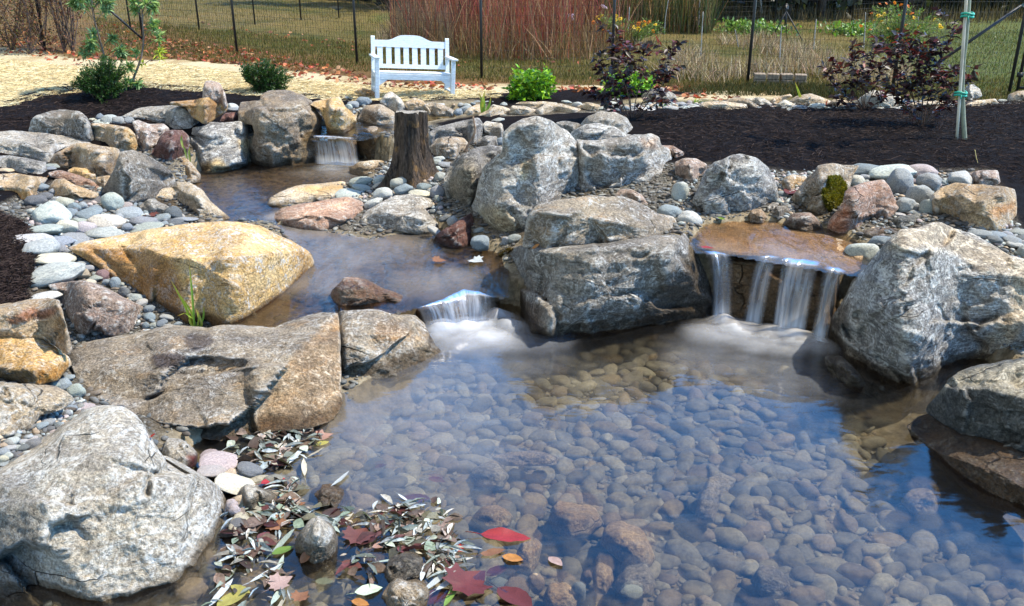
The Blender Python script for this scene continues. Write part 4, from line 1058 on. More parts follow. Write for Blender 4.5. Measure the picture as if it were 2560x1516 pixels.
# --- rocks round the back pond and behind the mulch
rock('rock', 'ochre-brown rock at the far end of the cobbles left of the bench', 'B 98,672 150,638 230,658 292,690 285,745 180,712', 'orange', cat='rock', key='bk0')
rock('boulder', 'broad tan-grey boulder at the back pond, left of the stump', 'B 122,875 170,768 300,758 400,818 432,850 405,905 280,915 180,890', 'warm', lean=26, key='bk1')
rock('rock', 'pointed white-grey rock standing at the back pond', 'B 285,745 330,688 370,663 442,718 482,780 512,815 420,830 340,785', 'pale', cat='rock', lean=18, lich=1)
rock('rock', 'tan two-sided rock right of the pointed white-grey rock', 'B 475,745 540,708 612,738 665,810 662,845 600,820 500,810', 'tan', cat='rock')
rock('rock', 'grey-tan blocky rock below the right leg of the bench', 'B 605,762 680,743 760,768 832,800 832,850 700,848 645,800', 'warm', cat='rock')
rock('rock', 'pale wedge rock left of the small iris at the back pond', 'B 885,845 930,788 1000,758 1032,770 1032,825 950,860', 'straw', cat='rock')
rock('rock', 'long pale rock right of the small iris at the back pond', 'B 978,855 1020,828 1080,798 1110,758 1200,778 1248,800 1190,835 1195,855 1090,868', 'straw', cat='rock', tint=.95)
rock('rock', 'long flat pale rock behind the two lower ones right of the iris', 'B 1235,772 1300,743 1480,738 1605,750 1570,788 1400,800', 'straw', cat='rock', tint=.9)
rock('rock', 'low pale rock at the left tip of the far mulch bed', 'B 1225,828 1250,768 1350,773 1435,800 1385,838', 'straw', cat='rock')
rock('rock', 'long pale rock in front of the flat ones along the far mulch bed', 'B 1415,805 1500,753 1620,758 1775,800 1735,840 1560,812 1440,840', 'straw', cat='rock')
rock('rock', 'pale rock left of the purple shrub at the mulch edge', 'B 1715,775 1800,743 1900,768 1945,805 1830,810', 'straw', cat='rock', tint=.95)
rock('boulder', 'rounded grey boulder behind the purple shrub on the left', 'B 2190,700 2230,660 2290,638 2350,638 2442,690 2455,750 2330,760 2220,740', 'grey', lean=20, key='bk2')
rock('rock', 'long cream slab at the left of the far rock edge', 'C 125,800 160,743 320,738 482,758 505,802 330,812', 'straw', cat='rock')
rock('rock', 'grey-brown rock behind the long cream slab', 'C 315,742 400,703 482,718 552,758 605,790 560,808 500,800', 'warm', cat='rock')
rock('rock', 'blue-white rock right of the grey-brown rock in the far edge', 'C 475,718 590,708 652,738 675,778 570,782', 'pale', cat='rock')
rock('rock', 'tan rock at the back of the far rock edge left of the bright iris', 'C 635,755 680,713 800,683 820,702 765,725 685,778', 'tan', cat='rock')
rock('rock', 'rounded tan boulder behind the bright iris', 'C 770,760 790,735 850,698 950,680 1032,708 1105,740 1090,768 900,785', 'straw', cat='rock', tint=.85)
rock('rock', 'cracked white-grey rock in front of the rounded tan boulder', 'C 665,790 760,722 855,768 840,808 700,805', 'pale', cat='rock')
rock('rock', 'pale rock right of the bright iris in the far edge', 'C 1050,768 1130,718 1232,728 1275,770 1150,790', 'straw', cat='rock')
rock('boulder', 'wide grey-white boulder behind the two purple shrubs', 'C 1262,748 1320,700 1400,655 1562,676 1655,740 1610,800 1400,808', 'pale', lean=20, key='bk3')
rock('rock', 'pale low rock between the purple shrub and the staked sapling', 'C 1590,790 1650,755 1760,740 1880,735 1990,745 2010,790 1800,800', 'straw', cat='rock', tint=.9)
rock('boulder', 'pointed pale grey boulder right of the staked sapling', 'C 2055,710 2080,628 2130,612 2182,648 2200,700 2110,745', 'pale', lean=18)
rock('rock', 'flat cream rock below the pointed pale boulder right of the stake', 'C 2050,785 2100,750 2180,728 2292,718 2315,750 2225,785 2100,795', 'straw', cat='rock')
rock('boulder', 'rounded brown-grey boulder at the foot of the gate', 'C 2370,748 2390,688 2450,663 2560,658 2640,700 2600,760 2420,765', 'warm', lean=18, key='bk4')
# --- stones at the pool shore
rock('rock', 'grey shore stone with a dark red leaf stain beside the streaked boulder', 'G 975,560 1000,483 1100,488 1192,560 1185,640 1105,668 1010,650', 'pale', z0=.05, cat='rock', lean=20, zones=[('G 1140,560 1192,560 1185,650 1120,640', (.35, .08, .08), 8)], tint=.8, wet=.02)
rock('rock', 'blue-white angular stone among the leaves by the streaked boulder', 'G 1435,800 1470,770 1560,785 1690,820 1660,870 1590,905 1500,950 1470,940 1450,870', 'pale', z0=0, cat='rock', wet=.015, lean=30, lich=.8)
rock('rock', 'large grey and white stone rising from the leaf-covered water', 'G 1765,1180 1780,1080 1850,988 1920,957 2012,1010 2047,1100 2032,1225 1960,1278 1880,1268', 'pale', z0=0, cat='rock', wet=.03, lean=24, top=30, rd=.5, folds=2, key='leafstone', tint=.95)
rock('rock', 'olive wet stone just breaking the surface near the leaves', 'G 1850,830 1880,790 1990,765 2080,775 2120,850 2050,920 1960,930 1890,900', 'brown', z0=-.03, cat='rock', wet=.2, lean=50, top=5, rd=.6, tint=1.1)
rock('rock', 'grey stone under the willow leaves at the bottom of the photo', 'H 245,1350 280,1238 400,1178 500,1188 522,1280 482,1340 350,1375', 'cool', z0=-.01, cat='rock', wet=.03, lean=36, rd=.4)
rock('rock', 'white and tan quartz stone at the bottom edge of the leaves', 'H 225,1500 260,1400 330,1348 420,1388 540,1368 552,1440 520,1520 400,1560', 'straw', z0=-.01, cat='rock', wet=.0, lean=34, lich=1, zones=[('H 400,1390 552,1370 552,1450 420,1440', (1.3, 1.35, 1.4), 8)])
rock('rock', 'round brown stone awash between the leaves and the grey stone', 'H 100,1240 130,1180 210,1155 290,1180 310,1240 240,1290 150,1285', 'tan', z0=-.05, cat='rock', wet=.1, lean=50, top=5, rd=.6)
# --- larger stones on the pool bed
BED = [
    ('pale ridged stone on the pool bed, nearest the clear water centre', 'H 1255,950 1290,878 1440,918 1560,928 1592,990 1500,1065 1380,1085 1280,1030', 'tan'),
    ('largest tan and grey stone on the near pool bed', 'H 1565,1110 1590,1018 1680,998 1840,1058 1902,1190 1865,1258 1680,1215', 'tan'),
    ('yellow stone under the orange leaf in the shallows', 'H 1060,1170 1100,1090 1190,1085 1220,1110 1195,1230 1150,1300 1050,1260', 'tan'),
    ('smooth ochre egg-shaped stone on the near pool bed', 'H 1515,1270 1560,1225 1640,1260 1650,1330 1600,1420 1530,1400', 'tan'),
    ('broad brown-grey stone on the bed at the bottom of the photo', 'H 1650,1340 1720,1270 1850,1255 1905,1340 1880,1430 1740,1440 1665,1400', 'grey'),
    ('greenish cracked stone at the bottom edge of the pool bed', 'H 1215,1440 1260,1370 1370,1365 1435,1430 1420,1500 1260,1510', 'tan'),
    ('grey-tan stone in front of the leaf raft', 'H 790,960 850,900 960,895 1045,940 1020,1010 870,1025', 'tan'),
    ('long pale stone standing out on the blue pool bed', 'I 85,950 110,820 170,720 250,690 340,720 320,770 250,790 230,900 200,985 110,985', 'pale'),
    ('large rounded taupe stone on the bed at the bottom right', 'I 420,1330 470,1265 560,1270 660,1340 672,1410 590,1445 480,1420', 'grey'),
    ('large olive stone in the shade of the wet slab', 'I 1325,850 1370,795 1520,790 1582,880 1540,935 1400,935', 'warm'),
    ('grey stone cluster head on the mid pool bed', 'H 780,690 850,640 960,640 1020,700 980,780 860,770', 'grey'),
    ('long grey stone lying across the mid pool bed', 'H 905,590 1000,570 1200,555 1330,590 1300,640 1000,640', 'warm'),
]
for lab, out, sty in BED:
    rock('stone', lab, out, sty, z0=-.17, cat='stone', group='larger stones on the pool bed', lean=45, top=12, rd=.7, folds=0, lich=.2, tint=1.1, amp=.02, wet=None, facets=0, step=0, chip=.15)

# ------------------------------------------------------------------ cobbles: river-worn stones, each one a thing
def ico(sub):
    t = (1 + 5 ** .5) / 2
    V = [(-1, t, 0), (1, t, 0), (-1, -t, 0), (1, -t, 0), (0, -1, t), (0, 1, t), (0, -1, -t), (0, 1, -t), (t, 0, -1), (t, 0, 1), (-t, 0, -1), (-t, 0, 1)]
    V = [np.array(v) / math.hypot(1, t) for v in V]
    F = [(0, 11, 5), (0, 5, 1), (0, 1, 7), (0, 7, 10), (0, 10, 11), (1, 5, 9), (5, 11, 4), (11, 10, 2), (10, 7, 6), (7, 1, 8), (3, 9, 4), (3, 4, 2), (3, 2, 6), (3, 6, 8), (3, 8, 9), (4, 9, 5), (2, 4, 11), (6, 2, 10), (8, 6, 7), (9, 8, 1)]
    for _ in range(sub):
        mid = {}; F2 = []
        def m(a, b):
            k = (min(a, b), max(a, b))
            if k not in mid:
                v = V[a] + V[b]; V.append(v / np.linalg.norm(v)); mid[k] = len(V) - 1
            return mid[k]
        for a, b, c in F:
            x, y, z = m(a, b), m(b, c), m(c, a)
            F2 += [(a, x, z), (b, y, x), (c, z, y), (x, y, z)]
        F = F2
    return np.array(V), np.array(F)


I3, I2, I1 = ico(3), ico(2), ico(1)


def pebble_shape(base, seed, ang=.0):
    V = base[0].copy(); rng = np.random.default_rng(seed)
    r = 1 + .13 * fbm(V * 1.3, seed, 2) + .05 * fbm(V * 3.1, seed + 9, 2)
    for _ in range(int(3 + ang * 9)):      # worn flats
        n = rng.normal(size=3); n /= np.linalg.norm(n)
        h = rng.uniform(.72 - .12 * ang, .95)
        d = V @ n * r
        r = np.where(d > h, r * (h + (d - h) * .25) / np.maximum(d, 1e-6), r)
    return V * r[:, None]


STONE, STONE_WET = stone_mat('stone'), stone_mat('wet_stone', True)
VARM = []
for i in range(16):
    me = bpy.data.meshes.new('cobble')
    me.from_pydata(pebble_shape(I3, 100 + i, .75 if i % 3 == 0 else .15).tolist(), [], I3[1].tolist())
    me.polygons.foreach_set('use_smooth', np.ones(len(me.polygons), bool))
    me.materials.append(STONE)
    VARM.append(me)
CC = {'pale': (.39, .40, .375), 'cream': (.43, .40, .32), 'blue': (.20, .235, .255), 'bluegrey': (.25, .265, .27), 'greygreen': (.31, .325, .295), 'darkgrey': (.12, .125, .13),
      'pinkgrey': (.33, .28, .27), 'tan': (.40, .31, .22), 'maroon': (.16, .10, .10), 'brown': (.2, .15, .11)}
CW = {'pale': 'whitish grey', 'cream': 'cream', 'blue': 'slate blue', 'bluegrey': 'blue-grey', 'greygreen': 'green-grey', 'darkgrey': 'dark grey', 'pinkgrey': 'pinkish grey', 'tan': 'tan', 'maroon': 'maroon', 'brown': 'brown'}
COB = []
crng = np.random.default_rng(4)


def cobbles(panel, where, group, items, z0=None, lift=.55):
    x0, y0, k = PAN[panel]
    for it in items:
        cx, cy, rx, ry, colr = it
        px = (x0 + cx / k, y0 + cy / k)
        g = ground_at([(px[0], px[1] + ry / k * .7)])[0] if z0 is None else at_z([(px[0], px[1] + ry / k * .6)], z0)[0]
        dist = math.sqrt(g[0] ** 2 + g[1] ** 2 + (CAMZ - g[2]) ** 2)
        mpp = dist / FPX
        rxm, rym = rx / k * mpp, ry / k * mpp
        sn = (CAMZ - g[2]) / dist; cs = math.sqrt(1 - sn * sn)
        dep = rxm * crng.uniform(.7, .95)
        c = math.sqrt(max((rym ** 2 - (dep * sn) ** 2), (.42 * rym) ** 2)) / cs
        p = np.array([0, 0, CAMZ]) + rays([px])[0] * ((math.hypot(g[0], g[1]) + dep * .3) / math.hypot(*rays([px])[0][:2]))
        COB.append(dict(p=p, s=(rxm * 1.06, dep * 1.06, c * 1.1), col=colr, px=px, where=where, group=group, asp=rx / ry, size=rx / k * mpp))


P_, C_, B_, G_, W_, D_, K_, T_, M_, N_ = 'pale', 'cream', 'blue', 'bluegrey', 'greygreen', 'darkgrey', 'pinkgrey', 'tan', 'maroon', 'brown'
cobbles('D', 'in the pile behind the sandstone slab', 'cobbles piled behind the sandstone slab', [
    (365, 405, 130, 78, P_), (315, 520, 130, 45, P_), (230, 595, 120, 48, P_), (300, 650, 112, 66, P_), (400, 725, 125, 48, C_), (385, 835, 182, 70, W_), (500, 500, 75, 55, C_),
    (625, 505, 72, 50, K_), (550, 570, 90, 30, G_), (440, 595, 85, 35, B_), (630, 405, 92, 44, B_), (780, 455, 115, 50, C_), (780, 535, 125, 48, W_), (815, 320, 66, 66, P_), (940, 395, 82, 38, G_),
    (1050, 450, 95, 38, G_), (1060, 495, 110, 36, W_), (920, 495, 50, 32, B_), (690, 365, 50, 28, B_), (600, 340, 45, 28, G_), (505, 395, 55, 36, B_), (580, 450, 55, 25, W_), (1170, 425, 65, 28, G_),
    (1270, 390, 60, 50, D_), (1265, 460, 65, 26, D_), (1345, 435, 90, 25, G_), (900, 340, 60, 30, K_), (470, 320, 60, 45, C_), (660, 295, 85, 22, D_), (540, 350, 40, 30, B_), (265, 300, 65, 40, D_),
    (330, 270, 45, 30, D_), (300, 205, 50, 28, B_), (380, 240, 30, 25, B_), (420, 300, 45, 28, W_), (700, 420, 50, 26, P_), (850, 420, 40, 22, G_), (1200, 465, 40, 18, B_), (690, 480, 40, 22, G_), (380, 650, 40, 28, W_), (450, 660, 35, 30, G_)])
cobbles('D', 'beside the red-stained tan block', None, [(340, 1002, 97, 44, P_)])
cobbles('A', 'beside the broad grey slab', 'cobbles beside the dark-faced boulder', [
    (680, 882, 34, 18, C_), (730, 865, 28, 32, B_), (800, 880, 55, 35, P_), (870, 885, 55, 30, W_), (940, 885, 35, 28, G_), (720, 908, 70, 18, P_), (1690, 785, 40, 28, P_), (1700, 800, 45, 18, G_), (370, 1235, 35, 18, B_), (380, 1215, 55, 20, G_), (45, 1245, 60, 20, T_)])
cobbles('D', 'in the crevice beside the sandstone slab', 'cobbles in the crevice by the sandstone slab', [
    (605, 828, 48, 42, T_), (660, 890, 34, 20, C_), (600, 760, 42, 20, G_), (540, 770, 45, 18, W_), (500, 795, 25, 13, G_), (545, 825, 20, 15, P_), (425, 785, 36, 15, W_), (690, 862, 55, 22, W_), (745, 842, 45, 35, M_),
    (838, 900, 36, 40, B_), (780, 897, 30, 25, B_), (905, 962, 38, 36, D_), (990, 1000, 45, 25, G_), (1030, 1040, 40, 25, W_), (1085, 1085, 36, 28, B_), (1095, 1140, 40, 30, B_), (1215, 1150, 46, 25, G_), (1180, 1190, 40, 28, B_),
    (1240, 1222, 52, 22, G_), (1060, 1207, 26, 25, B_), (1160, 1242, 45, 20, B_), (1095, 1265, 36, 22, G_), (1020, 1282, 46, 18, P_), (1290, 1197, 32, 18, B_), (1310, 1227, 30, 15, W_), (1472, 1240, 40, 18, P_), (1552, 1246, 45, 15, G_),
    (650, 790, 30, 24, G_), (575, 730, 26, 18, D_), (700, 832, 26, 16, W_), (950, 990, 24, 18, G_), (1110, 1205, 24, 18, W_)])
cobbles('E', 'at the foot of the tree stump', 'cobbles round the tree stump', [
    (290, 150, 60, 38, P_), (440, 175, 70, 50, P_), (465, 222, 66, 45, B_), (605, 200, 64, 30, B_), (150, 160, 85, 38, W_), (160, 207, 76, 25, W_), (65, 250, 90, 28, P_), (320, 250, 72, 42, P_), (310, 190, 66, 30, C_), (585, 245, 76, 28, C_),
    (710, 240, 56, 45, G_), (240, 316, 66, 34, P_), (710, 285, 22, 30, W_), (820, 447, 46, 40, P_), (735, 330, 26, 20, D_), (765, 427, 46, 25, D_), (735, 387, 36, 18, D_), (670, 377, 26, 18, D_), (785, 330, 28, 18, D_), (690, 522, 60, 28, P_)])
cobbles('E', 'wedged under the great grey boulder', 'cobbles under the great grey boulder', [(1022, 608, 68, 56, B_), (1262, 575, 52, 30, G_), (1202, 592, 28, 32, G_), (1010, 512, 40, 18, G_)])
cobbles('B', 'behind the tree stump', 'cobbles behind the tree stump', [(720, 1160, 42, 22, P_), (690, 1195, 50, 30, W_), (765, 1200, 60, 20, G_), (730, 1290, 42, 35, W_), (1162, 1032, 26, 30, B_), (1142, 882, 54, 18, P_), (640, 1180, 40, 20, G_), (700, 1235, 40, 22, P_)])
cobbles('B', 'at the back pond below the bench', 'cobbles at the back pond', [
    (170, 745, 52, 40, B_), (95, 772, 42, 32, G_), (60, 785, 28, 24, P_), (50, 727, 22, 20, P_), (880, 768, 25, 18, P_), (925, 772, 28, 18, P_), (985, 747, 35, 14, G_), (860, 820, 32, 27, B_), (905, 802, 40, 25, G_), (1195, 765, 28, 20, P_), (1075, 747, 28, 12, G_), (730, 765, 32, 13, P_)])
cobbles('B', 'in the far rock edge by the purple shrub', 'cobbles in the far rock edge', [
    (1640, 747, 46, 16, W_), (1722, 762, 36, 18, P_), (1980, 762, 46, 20, P_), (2012, 737, 36, 16, P_), (2240, 802, 62, 18, P_), (2150, 802, 42, 16, P_), (2405, 792, 62, 22, P_), (1890, 792, 42, 14, W_), (2480, 762, 40, 18, G_)])
cobbles('C', 'behind the right mulch bed', 'cobbles in the far rock edge', [
    (100, 777, 42, 16, P_), (20, 792, 46, 14, P_), (880, 790, 62, 22, G_), (992, 782, 58, 26, P_), (1080, 795, 32, 14, P_), (1165, 797, 46, 14, W_), (1240, 797, 42, 18, D_), (1430, 799, 52, 13, P_), (1560, 792, 60, 14, P_), (2345, 744, 32, 18, P_), (2350, 767, 60, 9, P_), (745, 797, 75, 11, P_)])
cobbles('F', 'in the heap right of the moss', 'cobbles heaped on the right bank', [
    (1350, 75, 100, 42, B_), (1560, 95, 150, 58, P_), (1600, 175, 85, 95, G_), (1750, 95, 92, 50, K_), (1810, 170, 72, 58, W_), (1735, 265, 90, 70, P_), (1280, 162, 55, 44, C_), (1640, 335, 62, 58, W_), (1790, 350, 46, 56, W_), (2035, 138, 88, 50, P_),
    (1692, 207, 36, 28, T_), (1717, 167, 30, 20, K_), (1715, 352, 30, 30, D_), (1602, 402, 36, 14, P_), (1720, 387, 42, 14, G_), (1907, 167, 30, 20, G_), (1930, 157, 24, 18, P_), (1350, 125, 40, 18, G_)])
cobbles('F', 'below the leaning grey boulder', 'cobbles below the leaning grey boulder', [(-5, 235, 60, 70, P_), (75, 445, 88, 64, P_), (-80, 385, 82, 58, B_), (735, 247, 28, 20, B_), (120, 500, 40, 16, W_), (30, 505, 30, 18, G_)])
cobbles('F', 'at the brink of the right waterfall', 'cobbles at the right waterfall', [(1322, 700, 110, 92, P_), (1455, 603, 72, 50, B_)])
cobbles('F', 'behind the massive grey boulder', 'cobbles at the right edge', [
    (2190, 537, 72, 25, G_), (2292, 547, 62, 24, B_), (2287, 582, 56, 28, D_), (2380, 547, 36, 20, G_), (2412, 582, 62, 28, G_), (2455, 532, 62, 25, W_), (2490, 577, 40, 25, D_), (2420, 612, 62, 22, P_), (2495, 672, 44, 44, W_), (2500, 610, 30, 20, G_)])
cobbles('G', 'above the white-streaked boulder', 'cobbles in the near left gravel', [
    (375, 152, 46, 32, G_), (455, 192, 46, 38, W_), (330, 160, 30, 22, W_), (410, 107, 32, 15, G_), (340, 307, 42, 26, B_), (430, 292, 33, 18, B_), (245, 397, 36, 20, B_), (285, 382, 38, 22, G_), (405, 322, 26, 18, G_), (200, 512, 46, 28, D_),
    (70, 492, 36, 20, P_), (20, 557, 32, 25, G_), (15, 597, 32, 22, C_), (135, 530, 34, 20, D_), (100, 612, 36, 20, D_), (60, 647, 28, 16, G_), (30, 622, 36, 14, G_), (140, 497, 26, 18, P_), (300, 417, 24, 14, D_), (172, 487, 42, 14, P_), (60, 447, 32, 16, D_), (350, 397, 22, 20, B_), (505, 292, 62, 14, K_), (100, 575, 30, 18, D_), (60, 530, 40, 18, W_), (25, 515, 30, 18, T_), (150, 580, 26, 16, G_)])
cobbles('G', 'on the shore below the layered slab', 'stones on the leafy shore', [
    (1318, 612, 102, 30, K_), (1275, 672, 82, 38, K_), (1392, 682, 46, 28, T_), (1420, 748, 118, 34, C_), (1260, 572, 50, 20, K_), (1500, 660, 70, 36, D_), (1395, 880, 34, 40, K_), (1440, 850, 30, 30, T_), (1410, 905, 32, 26, K_), (1425, 980, 46, 18, D_)], z0=.02)
cobbles('H', 'underwater beside the leaf raft', 'rounded stones in the near shallows', [(1180, 1350, 45, 52, T_), (1070, 1370, 70, 52, N_), (960, 1350, 60, 40, G_), (1100, 1330, 42, 30, D_), (1440, 1400, 40, 46, G_), (1760, 1400, 60, 40, W_), (1480, 1310, 34, 40, N_)], z0=-.08)

ORD = ['', 'second ', 'third ', 'fourth ', 'fifth ', 'sixth ', 'seventh ', 'eighth ', 'ninth ', 'tenth ']


def cob_look(c):
    a = c['asp']
    shape = 'round' if a < 1.25 else ('egg-shaped' if a < 1.75 else ('oval' if a < 2.4 else 'flat'))
    s = c['size']
    sz = 'tiny' if s < .045 else ('small' if s < .08 else ('' if s < .13 else 'large'))
    return (sz + ' ' + CW[c['col']] + ' ' + shape + ' cobble').strip()


by = {}
for c in COB: by.setdefault((cob_look(c), c['where']), []).append(c)
for (look, where), cs in by.items():
    cs.sort(key=lambda c: c['px'][0])
    n = len(cs)
    for i, c in enumerate(cs):
        if n == 1: c['label'] = look + ' ' + where
        elif n == 2: c['label'] = ('left ' if i == 0 else 'right ') + look + ' ' + where
        else: c['label'] = (ORD[i] + 'leftmost ' if i < n - 1 else 'rightmost ') + look + ' ' + where
for i, c in enumerate(COB):
    o = bpy.data.objects.new('cobble', VARM[int(crng.integers(16))])
    COL.objects.link(o)
    o.location = tuple(c['p']); o.scale = c['s']
    az = math.atan2(c['p'][0], c['p'][1])
    o.rotation_euler = (crng.normal(0, .10), crng.normal(0, .14), -az + crng.normal(0, .15) + (math.pi if crng.random() < .5 else 0))
    k = crng.uniform(.82, 1.2)
    o.color = (*[min(1, x * k * crng.uniform(.96, 1.04)) for x in CC[c['col']]], 1)
    tag(o, c['label'], 'cobble', c['group'] or 'cobbles piled behind the sandstone slab')
    c['o'] = o


# ------------------------------------------------------------------ gravel and pool bed: uncountable small stones
def throw(poly_px, z, n, rmin, rmax, seed, gap=.85, power=2.0, fn=None):
    rng = np.random.default_rng(seed)
    w = at_z(tr(poly_px), z)[:, :2]
    lo, hi = w.min(0), w.max(0)
    C = rng.uniform(lo, hi, (n * 7, 2)); C = C[in_poly(C, w)]
    if fn is not None: C = C[fn(C)]
    r = rmin + (rmax - rmin) * rng.random(len(C)) ** power
    r = np.sort(r)[::-1]
    cell = {}; keep = []; cs = rmax * 2
    for i, (p, q) in enumerate(zip(C, r)):
        kx, ky = int(p[0] // cs), int(p[1] // cs); ok = True
        for ax in (-1, 0, 1):
            for ay in (-1, 0, 1):
                for j in cell.get((kx + ax, ky + ay), ()):
                    if (p[0] - C[j, 0]) ** 2 + (p[1] - C[j, 1]) ** 2 < (gap * (q + r[j])) ** 2: ok = False; break
                if not ok: break
            if not ok: break
        if ok:
            cell.setdefault((kx, ky), []).append(i); keep.append(i)
            if len(keep) >= n: break
    return C[keep], r[keep], rng


def pebbles(name, label, parts, cols, mat, base=I2, kind='stuff', flat=(.45, .8)):
    TV = [pebble_shape(base, 300 + i, .5 if i % 3 == 0 else .1) for i in range(8)]
    Vs, Fs, Cs, n0 = [], [], [], 0
    for (C, r, rng) in parts:
        z = terrain(C)
        vi = rng.integers(0, 8, len(C))
        for t in range(8):
            m = np.where(vi == t)[0]
            if not len(m): continue
            a = rng.uniform(0, 2 * math.pi, len(m)); ti = rng.normal(0, .16, (len(m), 2))
            X = np.stack([np.cos(a), np.sin(a), ti[:, 0]], 1); X /= np.linalg.norm(X, axis=1)[:, None]
            Zv = np.stack([-ti[:, 0], ti[:, 1], np.ones(len(m))], 1)
            Y = np.cross(Zv, X); Y /= np.linalg.norm(Y, axis=1)[:, None]; Zv = np.cross(X, Y)
            Rm = np.stack([X, Y, Zv], 2)
            fl = rng.uniform(*flat, len(m))
            sc = np.stack([r[m] * rng.uniform(1.0, 1.55, len(m)), r[m] * rng.uniform(.62, 1.0, len(m)), r[m] * fl], 1)
            pos = np.c_[C[m], z[m] + r[m] * fl * rng.uniform(.25, .7, len(m))]
            V, F, cc = scatter(TV[t], base[1], pos, Rm, sc, jitter_cols(cols, len(m), rng, .18))
            Vs.append(V); Fs.append(F + n0); Cs.append(cc); n0 += len(V)
    o = mesh_obj(name, np.concatenate(Vs), np.concatenate(Fs), mat, None, None, np.concatenate(Cs))
    return tag(o, label, 'gravel', None, kind)


gm = gravel_mat('gravel')
gcol = [CC['bluegrey'], CC['greygreen'], CC['darkgrey'], CC['blue'], CC['tan'], CC['pale'], CC['pinkgrey']]
bcol = [(.40, .36, .26), (.48, .43, .32), (.34, .32, .26), (.52, .48, .38), (.46, .36, .21), (.42, .34, .26), (.28, .27, .24), (.58, .54, .42)]
bcol = [tuple(.47 * x for x in c) for c in bcol]
pebbles('bed_pebbles', 'rounded grey and tan pebbles covering the pool bed under clear water', [
    throw('S 1080,830 1300,830 1740,795 2100,860 2270,1050 2480,1210 2700,1400 2860,1750 1280,2000 200,1900 480,1400 560,1250 560,1140 860,1030', 0, 5200, .012, .085, 1, .74, 3.0, lambda q: sdist(q, WPOLY['pool']) > .22)], bcol, gravel_mat('bed_gravel', .7, 1.0), flat=(.32, .58))
pebbles('stream_pebbles', 'small brown pebbles on the bed of the stream', [
    throw('S 490,455 600,425 910,402 985,428 900,470 700,560 930,600 1090,565 1260,640 1190,728 900,800 640,850 780,640 680,560 560,570', .2, 500, .02, .06, 2, .85, 2.0, lambda q: sdist(q, WPOLY['stream']) > .12)], [tuple(x * .7 for x in c) for c in bcol], gm)
pebbles('gravel', 'fine blue-grey gravel filling the gaps between cobbles and boulders', [
    throw('S 0,1150 0,1050 60,1010 130,960 180,920 215,980 200,1020 170,1060 110,1120 60,1170', .3, 260, .010, .026, 3),
    throw('S 190,645 260,640 400,790 520,830 540,855 470,850 340,845 350,790 290,700 200,690', .3, 420, .010, .030, 4),
    throw('S 70,560 120,500 260,480 480,540 560,560 500,580 340,590 170,640 60,640 30,610', .44, 500, .012, .04, 5),
    throw('S 870,470 960,430 1000,400 1090,420 1110,480 1100,560 1050,590 1000,520 900,490', .36, 700, .010, .030, 6),
    throw('S 1700,560 1680,480 1720,450 1760,440 1730,500 1730,560', .62, 200, .010, .028, 7),
    throw('S 1920,440 2020,430 2060,425 2000,480 1980,520 1940,520', .70, 220, .012, .03, 8),
    throw('S 2100,430 2300,430 2400,450 2360,520 2260,560 2200,560 2150,500', .72, 260, .012, .03, 9),
    throw('S 2400,570 2560,570 2640,640 2600,700 2500,640', .64, 180, .014, .03, 10),
    throw('S 870,255 1000,245 1260,250 1300,270 1060,290 960,300 880,285', .72, 200, .02, .04, 11),
    throw('S 1600,262 2150,262 2560,258 2560,272 2100,280 1700,280 1500,278', .80, 320, .02, .045, 12),
    throw('S 520,1100 620,1100 760,1150 690,1260 620,1330 560,1250', .0, 240, .012, .035, 13)], gcol, gm, I1)


def bank(q):
    ok = np.ones(len(q), bool)
    for k in WPOLY: ok &= sdist(q, WPOLY[k]) < .03
    ok &= (q[:, 1] < 13.4) & (sdist(q, at_z(Z_STRAW, .75)[:, :2]) < 0)
    for z in Z_MULCH: ok &= sdist(q, at_z(z, .75)[:, :2]) < .02
    return ok


pebbles('bank_gravel', 'small grey and brown stones and grit lying between the boulders of both banks', [
    throw('S -200,1300 -200,330 300,240 1200,240 1300,300 1200,420 1300,620 1080,640 860,1010 560,1120 300,1400', .4, 11000, .008, .036, 41, .8, 3.2, bank),
    throw('S 1300,620 1500,330 1700,400 2500,420 2900,520 3000,1000 2600,1100 2200,1000 2100,700 1700,720 1500,700', .6, 6000, .008, .034, 42, .8, 3.2, bank)], [(.12, .12, .115), (.15, .145, .13), (.085, .085, .085), (.14, .115, .09), (.20, .195, .175), (.10, .11, .115), (.07, .06, .05)], gm, I1, 'stuff', (.3, .6))

# ------------------------------------------------------------------ falling water and foam
FALL, FOAM = fall_mat(), foam_mat()


